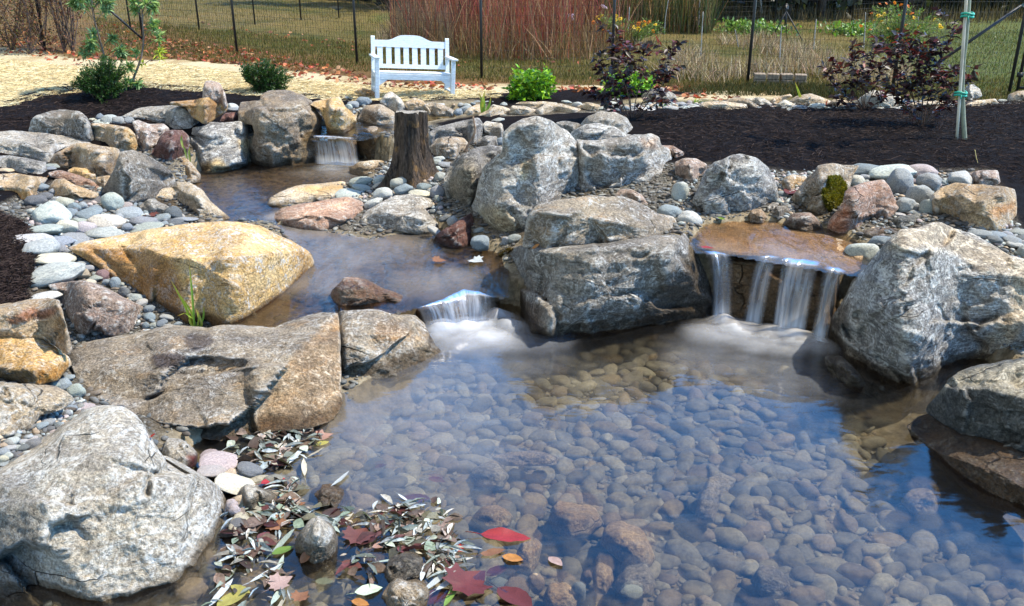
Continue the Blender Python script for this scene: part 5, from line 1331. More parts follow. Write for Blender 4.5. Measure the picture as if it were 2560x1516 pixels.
def waterfall(label, lip, zl, foot, zf, nu=26, nv=22, arc=.5, edge=.25, freq=2.2):
    A = tr(lip); Bq = tr(foot)
    ta = np.linspace(0, 1, nu)
    ip = lambda Q: np.stack([np.interp(ta, np.linspace(0, 1, len(Q)), Q[:, i]) for i in (0, 1)], 1)
    a, b = at_z(ip(A), zl), at_z(ip(Bq), zf)
    v = np.linspace(0, 1, nv)
    V = []; U = []; Vv = []; E = []
    for t in v:
        h = a[:, :2] * (1 - t ** arc) + b[:, :2] * t ** arc
        h = h * (1 - .006 * math.sin(math.pi * min(1, t * 1.1)) ** .5 if t * 1.1 < 1 else 1)
        z = zl + (zf - zl) * t ** 1.7
        h = h + .015 * np.stack([fbm(np.c_[ta * 9, ta * 0 + t * .4, ta * 0], 3, 2)] * 2, 1) * np.array([0, -1])
        V.append(np.c_[h, np.full(nu, z)]); U.append(ta * np.linalg.norm(a[-1] - a[0]) * freq); Vv.append(np.full(nu, t))
        E.append(sstep(0, edge, ta) * sstep(0, edge, 1 - ta) * sstep(0, .08, t + .02))
    idx = np.arange(nu * nv).reshape(nv, nu)
    F = np.stack([idx[:-1, :-1], idx[:-1, 1:], idx[1:, 1:], idx[1:, :-1]], 2).reshape(-1, 4)
    o = mesh_obj('waterfall', np.concatenate(V), F, FALL, None, V[0][0], attrs={'u': np.concatenate(U), 'v': np.concatenate(Vv), 'edge': np.concatenate(E)})
    return tag(o, label, 'waterfall', 'strands of falling water')


waterfall('row of thin white threads of water falling left of the massive front boulder', 'E 545,1085 640,1048 760,1005 900,940 1010,955 1130,1000', .258, 'E 600,1250 760,1240 900,1222 1000,1212 1160,1195', 0, 60, arc=.62, edge=.2, freq=1.5)
waterfall('pale strand of water sliding down the right side of the front boulder', 'F 150,655 250,665 355,682', .585, 'F 225,1195 300,1190 380,1185', 0, 20, edge=.4, freq=.8)
waterfall('thin arcing thread of water in the middle of the right waterfall', 'F 580,695 660,698 740,703', .585, 'F 450,1190 530,1195 605,1200', 0, 18, arc=.6, edge=.45, freq=.8)
waterfall('second thin thread of water beside the broad blue-white sheet', 'F 745,710 790,712 840,716', .585, 'F 665,1230 710,1235 750,1240', 0, 12, arc=.6, edge=.4, freq=.8)
waterfall('broad blue-white sheet of falling water in the right waterfall', 'F 785,715 900,722 1040,742', .588, 'F 690,1275 790,1285 910,1295', 0, 24, arc=.5, edge=.22, freq=.7)
waterfall('faint veil of water at the far right of the right waterfall', 'F 1050,765 1150,785 1230,810', .585, 'F 940,1310 1010,1320 1070,1330', 0, 20, edge=.45, freq=.8)
waterfall('silky upper waterfall pouring from the back pond', 'B -200,985 -100,985 0,992 105,1003', .63, 'B -190,1190 -60,1200 70,1208 150,1205', .25, 44, arc=.6, edge=.15, freq=1.4)



def foam(label, pts, lev, h):
    """low mound of churned white water; pts: photo pixel, radius in metres, strength"""
    P = [(at_z([p], lev)[0], r * .85, min(1.2, s * 1.25)) for p, r, s in pts]
    lo = np.min([p[:2] - r for p, r, s in P], 0); hi = np.max([p[:2] + r for p, r, s in P], 0)
    X, Y = np.meshgrid(np.arange(lo[0], hi[0], .025), np.arange(lo[1], hi[1], .025))
    Q = np.c_[X.ravel(), Y.ravel()]
    k = np.zeros(len(Q))
    for p, r, s in P:
        d = np.hypot(Q[:, 0] - p[0], Q[:, 1] - p[1]) / r
        k = np.maximum(k, .8 * s * np.exp(-2.6 * d * d) * sstep(1, .55, d))
    n = fbm(np.c_[Q * np.array([4, 3]), Q[:, :1] * 0], 8, 3)
    z = lev + .012 + h * k * (1 + .45 * n)
    W = X.shape[1]
    idx = np.arange(len(Q)).reshape(X.shape)
    m = (np.maximum.reduce([k.reshape(X.shape)[:-1, :-1], k.reshape(X.shape)[1:, 1:], k.reshape(X.shape)[:-1, 1:], k.reshape(X.shape)[1:, :-1]]) > .015)
    F = np.stack([idx[:-1, :-1], idx[:-1, 1:], idx[1:, 1:], idx[1:, :-1]], 2)[m]
    used = np.unique(F); rm = np.full(len(Q), -1); rm[used] = np.arange(len(used))
    o = mesh_obj('foam', np.c_[Q, z][used], rm[F], FOAM, attrs={'edge': k[used]})
    return tag(o, label, 'foam', None, 'stuff')


foam('white foam boiling up under the threads of the left waterfall', [((1110, 830), .35, .8), ((1180, 822), .36, .9), ((1245, 800), .26, .9), ((1270, 822), .25, .6), ((1200, 850), .5, .6)], 0, .09)
foam('soft white foam at the foot of the right waterfall', [((1815, 815), .28, .8), ((1850, 830), .36, .9), ((1920, 842), .36, .7), ((1990, 855), .34, .75), ((2040, 866), .26, .5), ((1780, 835), .4, .4)], 0, .10)
foam('milky foam at the foot of the upper waterfall', [((850, 412), .35, .7), ((880, 412), .3, .6), ((830, 420), .4, .4)], .25, .05)

# ------------------------------------------------------------------ plants
LEAFM = col_mat('leaf', .45, .4, .30)
DRYM = col_mat('dry_leaf', .8, .1, .25)
BARK = flat_mat('bark', (.16, .12, .09), .9, .1, 30, .4, .5, (1, 1, .2))
TWIG = flat_mat('twig', (.10, .07, .055), .9, .1, 40, .3, .3)
GRN = [(.035, .10, .018), (.06, .15, .025), (.09, .19, .03), (.025, .07, .015)]


def at_base(px, base):
    """point on the ray through px, at the distance of a plant's base"""
    d = rays([px])[0]
    return np.array([0, 0, CAMZ]) + d * (math.hypot(base[0], base[1]) / math.hypot(d[0], d[1]))


def plant(name, label, cat, base, group=None):
    return empty(name, base, label, cat, group)


def add(mb_or_mesh, name, mat, root):
    if isinstance(mb_or_mesh, MB):
        V = np.concatenate(mb_or_mesh.v); F = mb_or_mesh.f; C = np.concatenate(mb_or_mesh.c)
    else:
        V, F, C = mb_or_mesh
    return mesh_obj(name, V - np.asarray(root.location), F, mat, root, None, C)


def bush(name, label, base_px, crown, cols, nspray, nleaf, ll, lw, seed, squash=.8, stemc=(.06, .045, .03), up=.9, cat='shrub', inner=.45, tipfrac=.45, lime=None):
    """crown: photo-pixel outline. Sprays of leaves fan out from the base to fill it."""
    rng = np.random.default_rng(seed)
    base = ground_at([base_px])[0]
    root = plant(name, label, cat, base)
    cp = tr(crown); R = math.hypot(base[0], base[1])
    wm = np.ptp(cp[:, 0]) * math.hypot(R, 1.8) / FPX
    lo, hi = cp.min(0), cp.max(0)
    pts = rng.uniform(lo, hi, (nspray * 8, 2)); pts = pts[in_poly(pts, cp)][:nspray]
    sb = MB(); LP, LD = [], []
    cx = cp[:, 0].mean()
    for p in pts:
        tip = at_base(p, base)
        f = (p[0] - cx) / (np.ptp(cp[:, 0]) / 2)
        dmax = wm * .5 * squash * math.sqrt(max(0, 1 - min(1, f * f)))
        tip = tip + np.array([base[0], base[1], 0]) / R * rng.uniform(-1, 1) * dmax
        b0 = base + np.array([rng.normal(0, .05), rng.normal(0, .05), -.03])
        mid = b0 * .45 + tip * .55 + np.array([0, 0, .10 * wm * up]) * (1 if tip[2] > base[2] + .1 else .2)
        T = np.linspace(0, 1, 7)[:, None]
        c = (1 - T) ** 2 * b0 + 2 * T * (1 - T) * mid + T ** 2 * tip
        if rng.random() < .6: sb.tube(c, np.linspace(.006, .0018, 7), 4, stemc, False)
        t = rng.uniform(1 - tipfrac, 1.0, nleaf)[:, None]
        q = (1 - t) ** 2 * b0 + 2 * t * (1 - t) * mid + t ** 2 * tip
        dr = 2 * (1 - t) * (mid - b0) + 2 * t * (tip - mid)
        dr = dr / (np.linalg.norm(dr, axis=1)[:, None] + 1e-6)
        LP.append(q + rng.normal(0, ll * .25, q.shape)); LD.append(dr * up + rng.normal(0, .55, q.shape))
    LP = np.concatenate(LP); LD = np.concatenate(LD)
    n = len(LP)
    c = jitter_cols(cols, n, rng, .22)
    V, F, C = leaves(LP, LD, np.tile([0, 0, 1.], (n, 1)) + rng.normal(0, .35, (n, 3)), ll * rng.uniform(.65, 1.2, n), lw * rng.uniform(.7, 1.2, n), c, rng)
    add(sb, 'stems', TWIG, root)
    add((V, F, C), 'foliage', LEAFM, root)
    return root


bush('evergreen_shrub', 'dark green boxwood-like shrub in front of the two saplings', (262, 252), 'A 495,612 560,560 555,520 620,470 700,450 740,400 800,400 850,455 910,480 935,560 930,620 870,690 800,735 720,735 670,670 600,660 540,640', [tuple(.62 * np.array(c)) for c in GRN], 420, 30, .040, .016, 11)
bush('evergreen_shrub', 'dark green shrub behind the biggest brown-grey boulder, left of the bench', (650, 236), 'A 1738,470 1800,440 1850,470 1900,440 1960,432 2000,470 2060,490 2100,520 2152,570 2090,640 1990,690 1890,690 1830,640 1760,560', [tuple(np.array(c) * .58) for c in GRN], 340, 28, .042, .017, 12)
LIME = [(.16, .36, .02), (.22, .42, .02), (.08, .24, .02), (.28, .46, .03), (.05, .15, .02)]
bush('shrub', 'bright lime green leafy shrub standing alone right of the bench', (1330, 252), 'B 1215,640 1250,560 1300,500 1380,490 1450,505 1520,505 1550,560 1572,620 1530,690 1460,730 1300,735 1225,730', LIME, 190, 16, .085, .05, 13, squash=.9, up=.5, tipfrac=.7)
bush('shrub', 'lime green shrub half hidden behind the near purple shrub', (1575, 243), 'B 1890,590 1940,560 2020,520 2080,500 2150,530 2240,530 2300,560 2330,600 2280,660 2150,700 1980,690 1900,640', LIME, 130, 14, .085, .05, 14, squash=.9, up=.5, tipfrac=.7)
PURP = [(.045, .018, .022), (.03, .014, .02), (.075, .03, .03), (.09, .075, .085), (.16, .03, .03), (.02, .012, .015), (.05, .035, .02)]


def purple(label, base_px, stems, seed, ll=.125):
    """stems: photo-pixel polylines from base to tip"""
    rng = np.random.default_rng(seed)
    base = ground_at([base_px])[0]
    root = plant('purple_shrub', label, 'shrub', base, 'purple-leaved shrubs')
    sb = MB(); LP, LD = [], []
    nh = np.array([base[0], base[1], 0]); nh /= np.linalg.norm(nh)
    todo = [(tr(s), True) for s in stems]
    for s in [t[0] for t in todo]:
        L0 = np.hypot(*(s[-1] - s[0]))
        for k in range(5):      # side twigs
            t = rng.uniform(.25, .95); i = min(int(t * (len(s) - 1)), len(s) - 2); f = t * (len(s) - 1) - i
            p = s[i] * (1 - f) + s[i + 1] * f
            a = rng.uniform(-1.25, 1.25); l = L0 * rng.uniform(.14, .32)
            q = p + np.array([math.sin(a), -math.cos(a) * .8]) * l
            todo.append((np.array([p, (p + q) / 2 + np.array([rng.normal(0, 4), -4]), q]), False))
    for s, main in todo:
        dep = rng.normal(0, .16)
        P = np.array([at_base(p, base) + nh * (dep * (i / len(s)) ** .7 if main else dep) for i, p in enumerate(s)])
        T = np.linspace(0, len(P) - 1, 12)
        C = np.stack([np.interp(T, np.arange(len(P)), P[:, i]) for i in range(3)], 1)
        C[1:-1] = (C[:-2] + C[1:-1] * 2 + C[2:]) / 4
        if main: C[0, 2] -= .03
        sb.tube(C, np.linspace(.008 if main else .004, .002, 12), 5, (.05, .035, .03), False)
        lenm = np.linalg.norm(np.diff(C, axis=0), axis=1).sum()
        n = int(lenm / .027) + 3
        t = rng.uniform(.30 if main else .1, 1, n) * 11
        q = np.stack([np.interp(t, np.arange(12), C[:, i]) for i in range(3)], 1)
        d = C[-1] - C[0]; d /= np.linalg.norm(d)
        side = rng.normal(0, 1, (n, 3)); side[:, 2] *= .4
        LP.append(q); LD.append(d * .45 + side * .75 + np.array([0, 0, -.25]))
    LP = np.concatenate(LP); LD = np.concatenate(LD); n = len(LP)
    hgt = (LP[:, 2] - base[2]) / (np.ptp(LP[:, 2]) + 1e-6)
    c = jitter_cols(PURP, n, rng, .25) * .7
    red = rng.random(n) < .16 * hgt
    c[red] = jitter_cols([(.20, .035, .03), (.13, .03, .025)], red.sum(), rng)
    V, F, C = leaves(LP, LD, np.tile([0, 0, 1.], (n, 1)) + rng.normal(0, .3, (n, 3)), ll * rng.uniform(.55, 1.15, n), ll * .46 * rng.uniform(.7, 1.2, n), c, rng)
    add(sb, 'stems', TWIG, root)
    add((V, F, C), 'foliage', LEAFM, root)
    return root


purple('purple-leaved shrub behind the grey dome boulder, red leaves reaching right', (1588, 300), [
    'B 2110,880 2060,760 2010,600 1985,420 1970,240', 'B 2115,880 2050,740 1960,600 1900,470 1840,420', 'B 2120,880 2110,700 2080,540 2090,420 2110,340', 'B 2130,880 2150,720 2200,560 2210,420 2200,330',
    'B 2135,880 2200,740 2290,600 2350,500 2400,380 2490,300', 'B 2140,880 2230,760 2300,680 2380,560 2390,540', 'B 2120,880 2000,800 1900,720 1830,690', 'B 2140,880 2220,800 2320,740 2390,740', 'B 2110,880 2040,800 1960,760 1900,740', 'B 2125,880 2090,640 2020,480 1990,330'], 21)
purple('wide purple-leaved shrub between the brick stack and the taller purple shrub', (2155, 278), [
    'C 1330,800 1280,700 1200,560 1130,450 1100,420', 'C 1335,800 1310,640 1270,500 1270,400 1290,370', 'C 1340,800 1350,640 1370,500 1400,400 1440,350', 'C 1345,800 1400,680 1450,560 1480,480 1510,420', 'C 1330,800 1240,740 1150,660 1100,560 1070,540',
    'C 1350,800 1420,760 1480,700 1520,640', 'C 1325,800 1260,760 1180,740 1130,720', 'C 1340,800 1320,560 1340,450'], 22, .12)
purple('tallest purple-leaved shrub beside the staked sapling', (2305, 318), [
    'C 1755,945 1720,780 1640,600 1560,470 1480,360 1440,330', 'C 1760,945 1740,740 1720,560 1730,400 1760,260', 'C 1765,945 1790,760 1860,580 1900,440 1960,300 1995,200', 'C 1770,945 1830,800 1920,700 2000,640 2080,590 2140,560', 'C 1750,945 1690,820 1600,720 1520,640 1460,580',
    'C 1765,945 1830,760 1880,640 1960,540 2010,510', 'C 1755,945 1700,720 1660,560 1600,400 1560,340', 'C 1770,945 1850,840 1930,780 1990,760', 'C 1750,945 1700,860 1660,800 1580,720', 'C 1765,945 1760,700 1790,500 1840,380 1860,330', 'C 1760,945 1770,600 1700,420 1680,340'], 23)


def sapling(label, base_px, trunk, tips, seed, r0=.02, cols=None, ll=.15, lw=.035):
    rng = np.random.default_rng(seed)
    base = ground_at([base_px])[0]
    root = plant('sapling', label, 'young tree', base)
    tp = np.array([at_base(p, base) for p in tr(trunk)]); tp[0, 2] -= .05
    T = np.linspace(0, len(tp) - 1, 16)
    C = np.stack([np.interp(T, np.arange(len(tp)), tp[:, i]) for i in range(3)], 1)
    C[1:-1] = (C[:-2] + 2 * C[1:-1] + C[2:]) / 4
    mb = MB(); mb.tube(C, np.linspace(r0, r0 * .4, 16), 8)
    LP, LD = [], []
    nh = np.array([base[0], base[1], 0]); nh /= np.linalg.norm(nh)
    for (s, nl) in tips:
        P = np.array([at_base(p, base) + nh * rng.normal(0, .10) * (i > 0) for i, p in enumerate(tr(s))])
        mb.tube(P, np.linspace(.006, .003, len(P)), 5)
        d = P[-1] - P[-2]; d /= np.linalg.norm(d) + 1e-6
        n = int(nl * 1.6)
        t = rng.beta(3, 1.2, n)[:, None]
        LP.append(P[-2] * (1 - t) + P[-1] * t)
        LD.append(d * .5 + rng.normal(0, .8, (n, 3)) + np.array([0, 0, .1]))
    LP = np.concatenate(LP); LD = np.concatenate(LD); n = len(LP)
    c = jitter_cols(cols or [(.14, .24, .09), (.20, .32, .12), (.08, .17, .06), (.26, .36, .16)], n, rng, .2)
    V, F, Cc = leaves(LP, LD, np.tile([0, 0, 1.], (n, 1)) + rng.normal(0, .5, (n, 3)), ll * rng.uniform(.6, 1.1, n), lw * rng.uniform(.8, 1.2, n), c, rng)
    add(mb, 'trunk', BARK, root)
    add((V, F, Cc), 'foliage', LEAFM, root)
    return root


sapling('young tree with long grey-green leaves rising behind the dark green shrub', (268, 232), 'J 1560,1360 1540,1000 1530,870 1470,650 1400,380 1340,180 1330,-200', [
    ('J 1470,650 1400,560 1360,500', 30), ('J 1500,760 1400,700 1300,700', 34), ('J 1520,830 1650,740 1760,720', 40), ('J 1490,720 1560,600 1640,560', 26), ('J 1530,870 1680,900 1800,800', 36), ('J 1520,850 1400,830 1200,780', 24),
    ('J 1370,300 1250,180 1120,80', 40), ('J 1360,260 1240,120 1100,-20', 44), ('J 1390,330 1440,240 1560,140', 30), ('J 1350,200 1330,100 1280,30', 40), ('J 1340,180 1420,60 1480,-20', 40), ('J 1335,100 1200,20 1060,60', 36), ('J 1340,120 1480,40 1600,40', 34), ('J 1480,700 1420,620 1300,600', 24)], 31)
sapling('slender pale-trunked young tree right of the dark green shrub, yellow leaf tuft', (335, 229), 'J 1950,1340 1935,1180 1950,1110 2030,930 2075,760 2090,560 2080,400 2060,200 2090,-200', [
    ('J 2090,660 2200,610 2330,590', 14), ('J 2090,560 2160,470 2240,400', 22), ('J 2080,400 2180,330 2260,330', 24), ('J 2075,300 2020,200 1960,120', 30), ('J 2070,250 2150,160 2240,120', 38), ('J 2065,200 2100,100 2140,20', 44), ('J 2070,150 1990,60 1930,20', 30), ('J 2080,100 2180,40 2240,20', 34),
    ('J 1950,1110 1890,1020 1870,960', 26), ('J 1940,1150 1880,1160 1850,1220', 20), ('J 1950,1130 2000,1180 2010,1220', 16), ('J 2030,930 1980,870 1980,790', 14), ('J 2085,450 2200,430 2320,520', 12)], 32, .022, [(.22, .34, .10), (.15, .26, .08), (.30, .42, .15), (.10, .2, .06)])
ysp = sapling('yellow-green leaf tuft on a side shoot of the slender young tree', (345, 229), 'J 2080,900 2160,890 2240,860 2300,800', [('J 2240,860 2300,810 2310,760', 34), ('J 2200,880 2280,880 2340,860', 8), ('J 2090,905 2090,930 2070,920', 6)], 33, .008, [(.5, .55, .05), (.6, .6, .12), (.4, .5, .06)], .14, .03)
ysp.name = 'shoot'; ysp['category'] = 'shoot'

# brown leafless shrub at the far left
rng = np.random.default_rng(41)


def thicket(name, label, spots, seed, hgt, leafcols, nleaf, cat='shrub', stemc=(.09, .065, .05), spread=.5, ll=.07, nst=9, lowleaf=0):
    rng = np.random.default_rng(seed)
    base = ground_at([spots[0]])[0]
    root = plant(name, label, cat, base)
    mb = MB(); LP = []
    for s in spots:
        b = ground_at([s])[0]
        for k in range(nst):
            a = rng.uniform(0, 2 * math.pi); h = hgt * rng.uniform(.6, 1.15)
            tip = b + np.array([math.cos(a), math.sin(a), 0]) * spread * h * rng.uniform(.2, 1) + np.array([0, 0, h])
            mid = b * .55 + tip * .45 + rng.normal(0, .10, 3)
            T = np.linspace(0, 1, 8)[:, None]
            c = (1 - T) ** 2 * b + 2 * T * (1 - T) * mid + T ** 2 * tip
            mb.tube(c, np.linspace(.016, .004, 8), 5, stemc, False)
            for j in range(6):
                t = rng.uniform(.25, .95); q = (1 - t) ** 2 * b + 2 * t * (1 - t) * mid + t * t * tip
                e = q + rng.normal(0, .22, 3) * hgt * .5 + np.array([0, 0, .12 * hgt])
                mb.tube([q, (q + e) / 2 + rng.normal(0, .03, 3), e], [.006, .004, .002], 4, stemc, False)
                for _ in range(int(nleaf / (len(spots) * nst * 6)) + 1): LP.append(q + (e - q) * rng.random() + rng.normal(0, .06, 3))
        for _ in range(lowleaf): LP.append(b + rng.normal(0, 1, 3) * np.array([.35, .3, .0]) + np.array([0, 0, rng.uniform(0, .45)]))
    LP = np.array(LP); n = len(LP)
    V, F, C = leaves(LP, rng.normal(0, 1, (n, 3)), rng.normal(0, 1, (n, 3)), ll * rng.uniform(.5, 1.2, n), ll * .5 * rng.uniform(.6, 1.2, n), jitter_cols(leafcols, n, rng), rng)
    add(mb, 'branches', TWIG, root); add((V, F, C), 'foliage', DRYM, root)
    return root


BRN = [(.16, .09, .05), (.10, .06, .04), (.20, .13, .06), (.13, .06, .05), (.22, .10, .05)]
thicket('brown_shrub', 'bare branching shrub with withered brown leaves in the far left corner', [(112, 124)], 42, 2.4, BRN, 900, spread=.75, nst=10, lowleaf=80)
thicket('brown_shrub', 'dense brown shrub beside the wire fence, behind the dark green shrub', [(183, 132), (160, 128)], 43, 2.3, BRN, 1300, spread=.45, nst=9, lowleaf=90)
thicket('brown_shrub', 'low tangle of brown and olive weeds at the left edge of the photo', [(30, 128), (-30, 132), (75, 138)], 44, 1.3, BRN + [(.14, .13, .04)], 1500, spread=.7, nst=8, lowleaf=160)


# grasses: blades too many to count
def blades(name, label, P, hgt, cols, seed, lean=.35, w=.006, mat=None, kind='stuff', cat='grass'):
    rng = np.random.default_rng(seed)
    n = len(P)
    h = hgt * rng.uniform(.5, 1.25, n)
    a = rng.uniform(0, 2 * math.pi, n); ln = np.abs(rng.normal(0, lean, n)) * h
    tip = P + np.stack([np.cos(a) * ln, np.sin(a) * ln, h], 1)
    mid = P + (tip - P) * .5 + np.array([0, 0, .08]) * h[:, None]
    b = rng.uniform(0, math.pi, n)
    ww = w * rng.uniform(.6, 1.4, n)
    sd = np.stack([np.cos(b) * ww, np.sin(b) * ww, b * 0], 1)
    V = np.stack([P - sd, P + sd, mid - sd * .7, mid + sd * .7, tip], 1).reshape(-1, 3)
    F4 = np.array([(0, 1, 3, 2)]); i = np.arange(n)[:, None] * 5
    F = [tuple(r) for r in (i + F4).tolist()] + [tuple(r) for r in (i + np.array([[2, 3, 4]])).tolist()]
    C = np.repeat(jitter_cols(cols, n, rng, .25), 5, 0)
    o = mesh_obj(name, V, F, mat or DRYM, None, None, C, False)
    return tag(o, label, cat, None, kind)


def in_zone(poly, n, seed, z=.9):
    rng = np.random.default_rng(seed)
    w = at_z(tr(poly), z)[:, :2]; lo, hi = w.min(0), w.max(0)
    C = rng.uniform(lo, hi, (int(n * 4), 2)); C = C[in_poly(C, w)][:n]
    return np.c_[C, terrain(C)]


FIELD = [(.10, .095, .022), (.15, .115, .035), (.20, .14, .06), (.065, .075, .018), (.12, .105, .03)]
blades('field_grass', 'olive and tan meadow grass beyond the wire fence', np.concatenate([in_zone('S -200,160 350,100 900,165 1560,205 2560,238 2700,60 2560,40 1400,50 700,30 300,5 -200,0', 26000, 51), in_zone('S 200,140 900,170 1560,208 2560,240 2560,190 1500,150 800,110 250,80', 26000, 52)]), .085, FIELD, 53, .6, .006)
blades('lawn_grass', 'short green grass inside the fence behind the gate', in_zone('S 2180,240 2900,240 2800,80 2300,80', 14000, 54), .06, [(.055, .09, .02), (.09, .115, .03), (.14, .14, .05)], 55, .5, .006, LEAFM)
dg = np.concatenate([in_zone('S 1640,185 1760,195 1990,180 2080,160 2060,120 1900,95 1700,110', 5200, 56), in_zone('S 1300,140 1500,135 1640,120 1660,85 1400,85', 2600, 57), in_zone('S 2000,195 2250,205 2300,150 2050,140', 2200, 58), in_zone('S 930,130 1100,135 1140,95 960,85', 1500, 581)])
dgn = fbm(np.c_[dg[:, :2] * 1.3, dg[:, :1] * 0], 77, 3)
dg = dg[dgn > -.12]
blades('dry_grass', 'pale dry bunch grass in the garden beyond the fence', dg, .30, [(.40, .31, .18), (.34, .24, .17), (.22, .16, .10), (.38, .26, .20), (.13, .12, .06), (.46, .38, .26)], 59, .8, .007)
blades('weeds', 'dark low weeds along the foot of the fence', in_zone('S 1700,238 2180,245 2180,218 1870,210 1700,222', 3600, 60, .82), .11, [(.05, .055, .02), (.08, .07, .03), (.04, .05, .02)], 61, .7, .007)
blades('reeds', 'tall thicket of rust red dried stalks beyond the fence', np.concatenate([in_zone('S 1010,120 1180,136 1420,138 1500,112 1480,66 1050,66', 1150, 62), in_zone('S 1230,140 1430,140 1480,100 1280,90', 520, 621), in_zone('S 960,122 1180,142 1440,142 1580,118 1560,80 1000,80', 560, 622)]), 1.75, [(.24, .075, .045), (.20, .06, .045), (.28, .13, .065), (.20, .11, .06), (.36, .22, .12), (.12, .04, .035), (.30, .07, .06)], 63, .36, .009)
blades('thicket_weeds', 'low tangle of rusty weeds at the foot of the rust red thicket', in_zone('S 1000,132 1180,146 1440,148 1600,125 1560,95 1000,100', 2600, 623), .7, [(.22, .12, .06), (.30, .18, .10), (.15, .09, .05), (.24, .17, .09), (.12, .10, .04)], 624, .6, .008)
blades('brown_weeds', 'grey-brown dried weeds left of the red thicket', in_zone('S 985,122 1120,135 1160,100 1000,85', 1300, 64), .9, [(.17, .11, .08), (.13, .09, .07), (.22, .16, .10)], 65, .4, .008)
blades('dark_bushes', 'dark green weeds behind the flowers beyond the fence', in_zone('S 1500,85 1780,85 1780,55 1520,52', 3600, 66), 1.5, [(.05, .075, .025), (.09, .10, .04), (.14, .12, .05), (.2, .12, .06)], 67, .3, .014)
blades('dry_grass_tops', 'tall thin dry grass at the edge of the woods', in_zone('S 1780,55 2560,62 2560,30 1780,30', 3200, 68), .45, [(.10, .08, .045), (.06, .055, .03), (.14, .11, .06)], 69, .3, .012)

# low green clumps in the garden
for lab, bp, h in (('small patch of bright green leaves between the posts beyond the fence', (1860, 82), .3), ('trailing green garden plant with big leaves near the tripod', (1905, 84), .25), ('dark green leafy plant beside the orange flowers', (2125, 88), .3)):
    P = ground_at([bp])[0]; r_ = plant('garden_plant', lab, 'plant', P, 'green garden plants beyond the fence')
    rg = np.random.default_rng(int(bp[0])); n = 420
    q = P + rg.normal(0, 1, (n, 3)) * np.array([.34, .4, .0]) + np.c_[np.zeros((n, 2)), rg.uniform(0, h, n)]
    add(leaves(q, rg.normal(0, 1, (n, 3)), np.tile([0, 0, 1.], (n, 1)) + rg.normal(0, .5, (n, 3)), np.full(n, .13), np.full(n, .08), jitter_cols([(.12, .24, .03), (.18, .28, .06), (.07, .14, .03)], n, rg), rg), 'foliage', LEAFM, r_)

# flowering clumps
FLV, FLF = ico(1)
FLM = {}
for nm, c in (('yellow', (.85, .55, .02)), ('orange', (.85, .24, .02)), ('lilac', (.55, .42, .62))):
    mb = MB()
    for k in range(12):
        a = k * math.pi / 6; r = .035 if k % 2 else .028
        mb.add(np.array([(0, 0, .012), (math.cos(a - .22) * r * .7, math.sin(a - .22) * r * .7, .016), (math.cos(a) * r, math.sin(a) * r, .006), (math.cos(a + .22) * r * .7, math.sin(a + .22) * r * .7, .016)]), [(0, 1, 2, 3)], c)
    mb.add(FLV * np.array([.013, .013, .012]) + np.array([0, 0, .016]), FLF, tuple(x * .7 for x in c))
    FLM[nm] = mb


def flowers(label, base_px, crown, items, seed, nst=90):
    root = bush('flowering_plant', label, base_px, crown, [(.10, .20, .04), (.16, .26, .06), (.06, .13, .03), (.22, .26, .08)], nst, 20, .10, .022, seed, squash=1.0, up=.8, cat='flowers', tipfrac=.8)
    base = np.array(root.location); rg = np.random.default_rng(seed + 1)
    proto = {}
    for (px, kind, s) in items:
        p = at_base(tr(px)[0], base) - np.array([base[0], base[1], 0]) / math.hypot(base[0], base[1]) * rg.uniform(.1, .45)
        if kind not in proto:
            o = FLM[kind].build('flower', LEAFM, root); proto[kind] = o
        else:
            o = proto[kind].copy(); COL.objects.link(o); o.parent = root
        o.location = tuple(p - base); o.rotation_euler = (rg.uniform(.3, 1.2), rg.normal(0, .4), rg.uniform(0, 6)); o.scale = (s * 1.6, s * 1.6, s * 1.6)
    return root


Y_, O_, V_ = 'yellow', 'orange', 'lilac'
flowers('tall clump of orange and yellow garden flowers behind the purple shrubs', (2250, 118), 'C 1310,230 1350,120 1400,40 1480,20 1600,10 1720,30 1820,60 1900,130 1925,220 1860,300 1700,340 1500,340 1350,320',
        [('C 1455,30', O_, .9), ('C 1500,25', O_, .8), ('C 1560,20', O_, .9), ('C 1610,35', O_, .9), ('C 1655,45', O_, 1.1), ('C 1400,95', O_, .9), ('C 1445,118', Y_, 1.3), ('C 1465,122', Y_, 1.2), ('C 1485,100', Y_, 1.1), ('C 1420,150', Y_, 1), ('C 1470,158', Y_, 1), ('C 1600,115', O_, 1.3), ('C 1640,110', O_, 1), ('C 1688,100', O_, 1.3), ('C 1695,125', Y_, 1.2), ('C 1705,132', O_, 1.2), ('C 1745,195', Y_, 1.4), ('C 1855,140', Y_, 1), ('C 1885,185', Y_, 1.1), ('C 1895,202', Y_, 1.2),
         ('C 1640,185', O_, 1.1), ('C 1610,195', O_, .9), ('C 1585,212', O_, 1), ('C 1725,248', O_, 1.2), ('C 1500,272', Y_, 1.3), ('C 1522,275', O_, 1.3), ('C 1485,305', O_, 1.1), ('C 1575,305', Y_, 1.2), ('C 1605,295', Y_, 1.3), ('C 1555,335', O_, 1), ('C 1410,352', O_, 1.2), ('C 1385,220', O_, 1), ('C 1540,300', Y_, 1.1), ('C 1660,260', O_, 1), ('C 1320,185', O_, .9), ('C 1515,205', Y_, .9)], 71, 150)
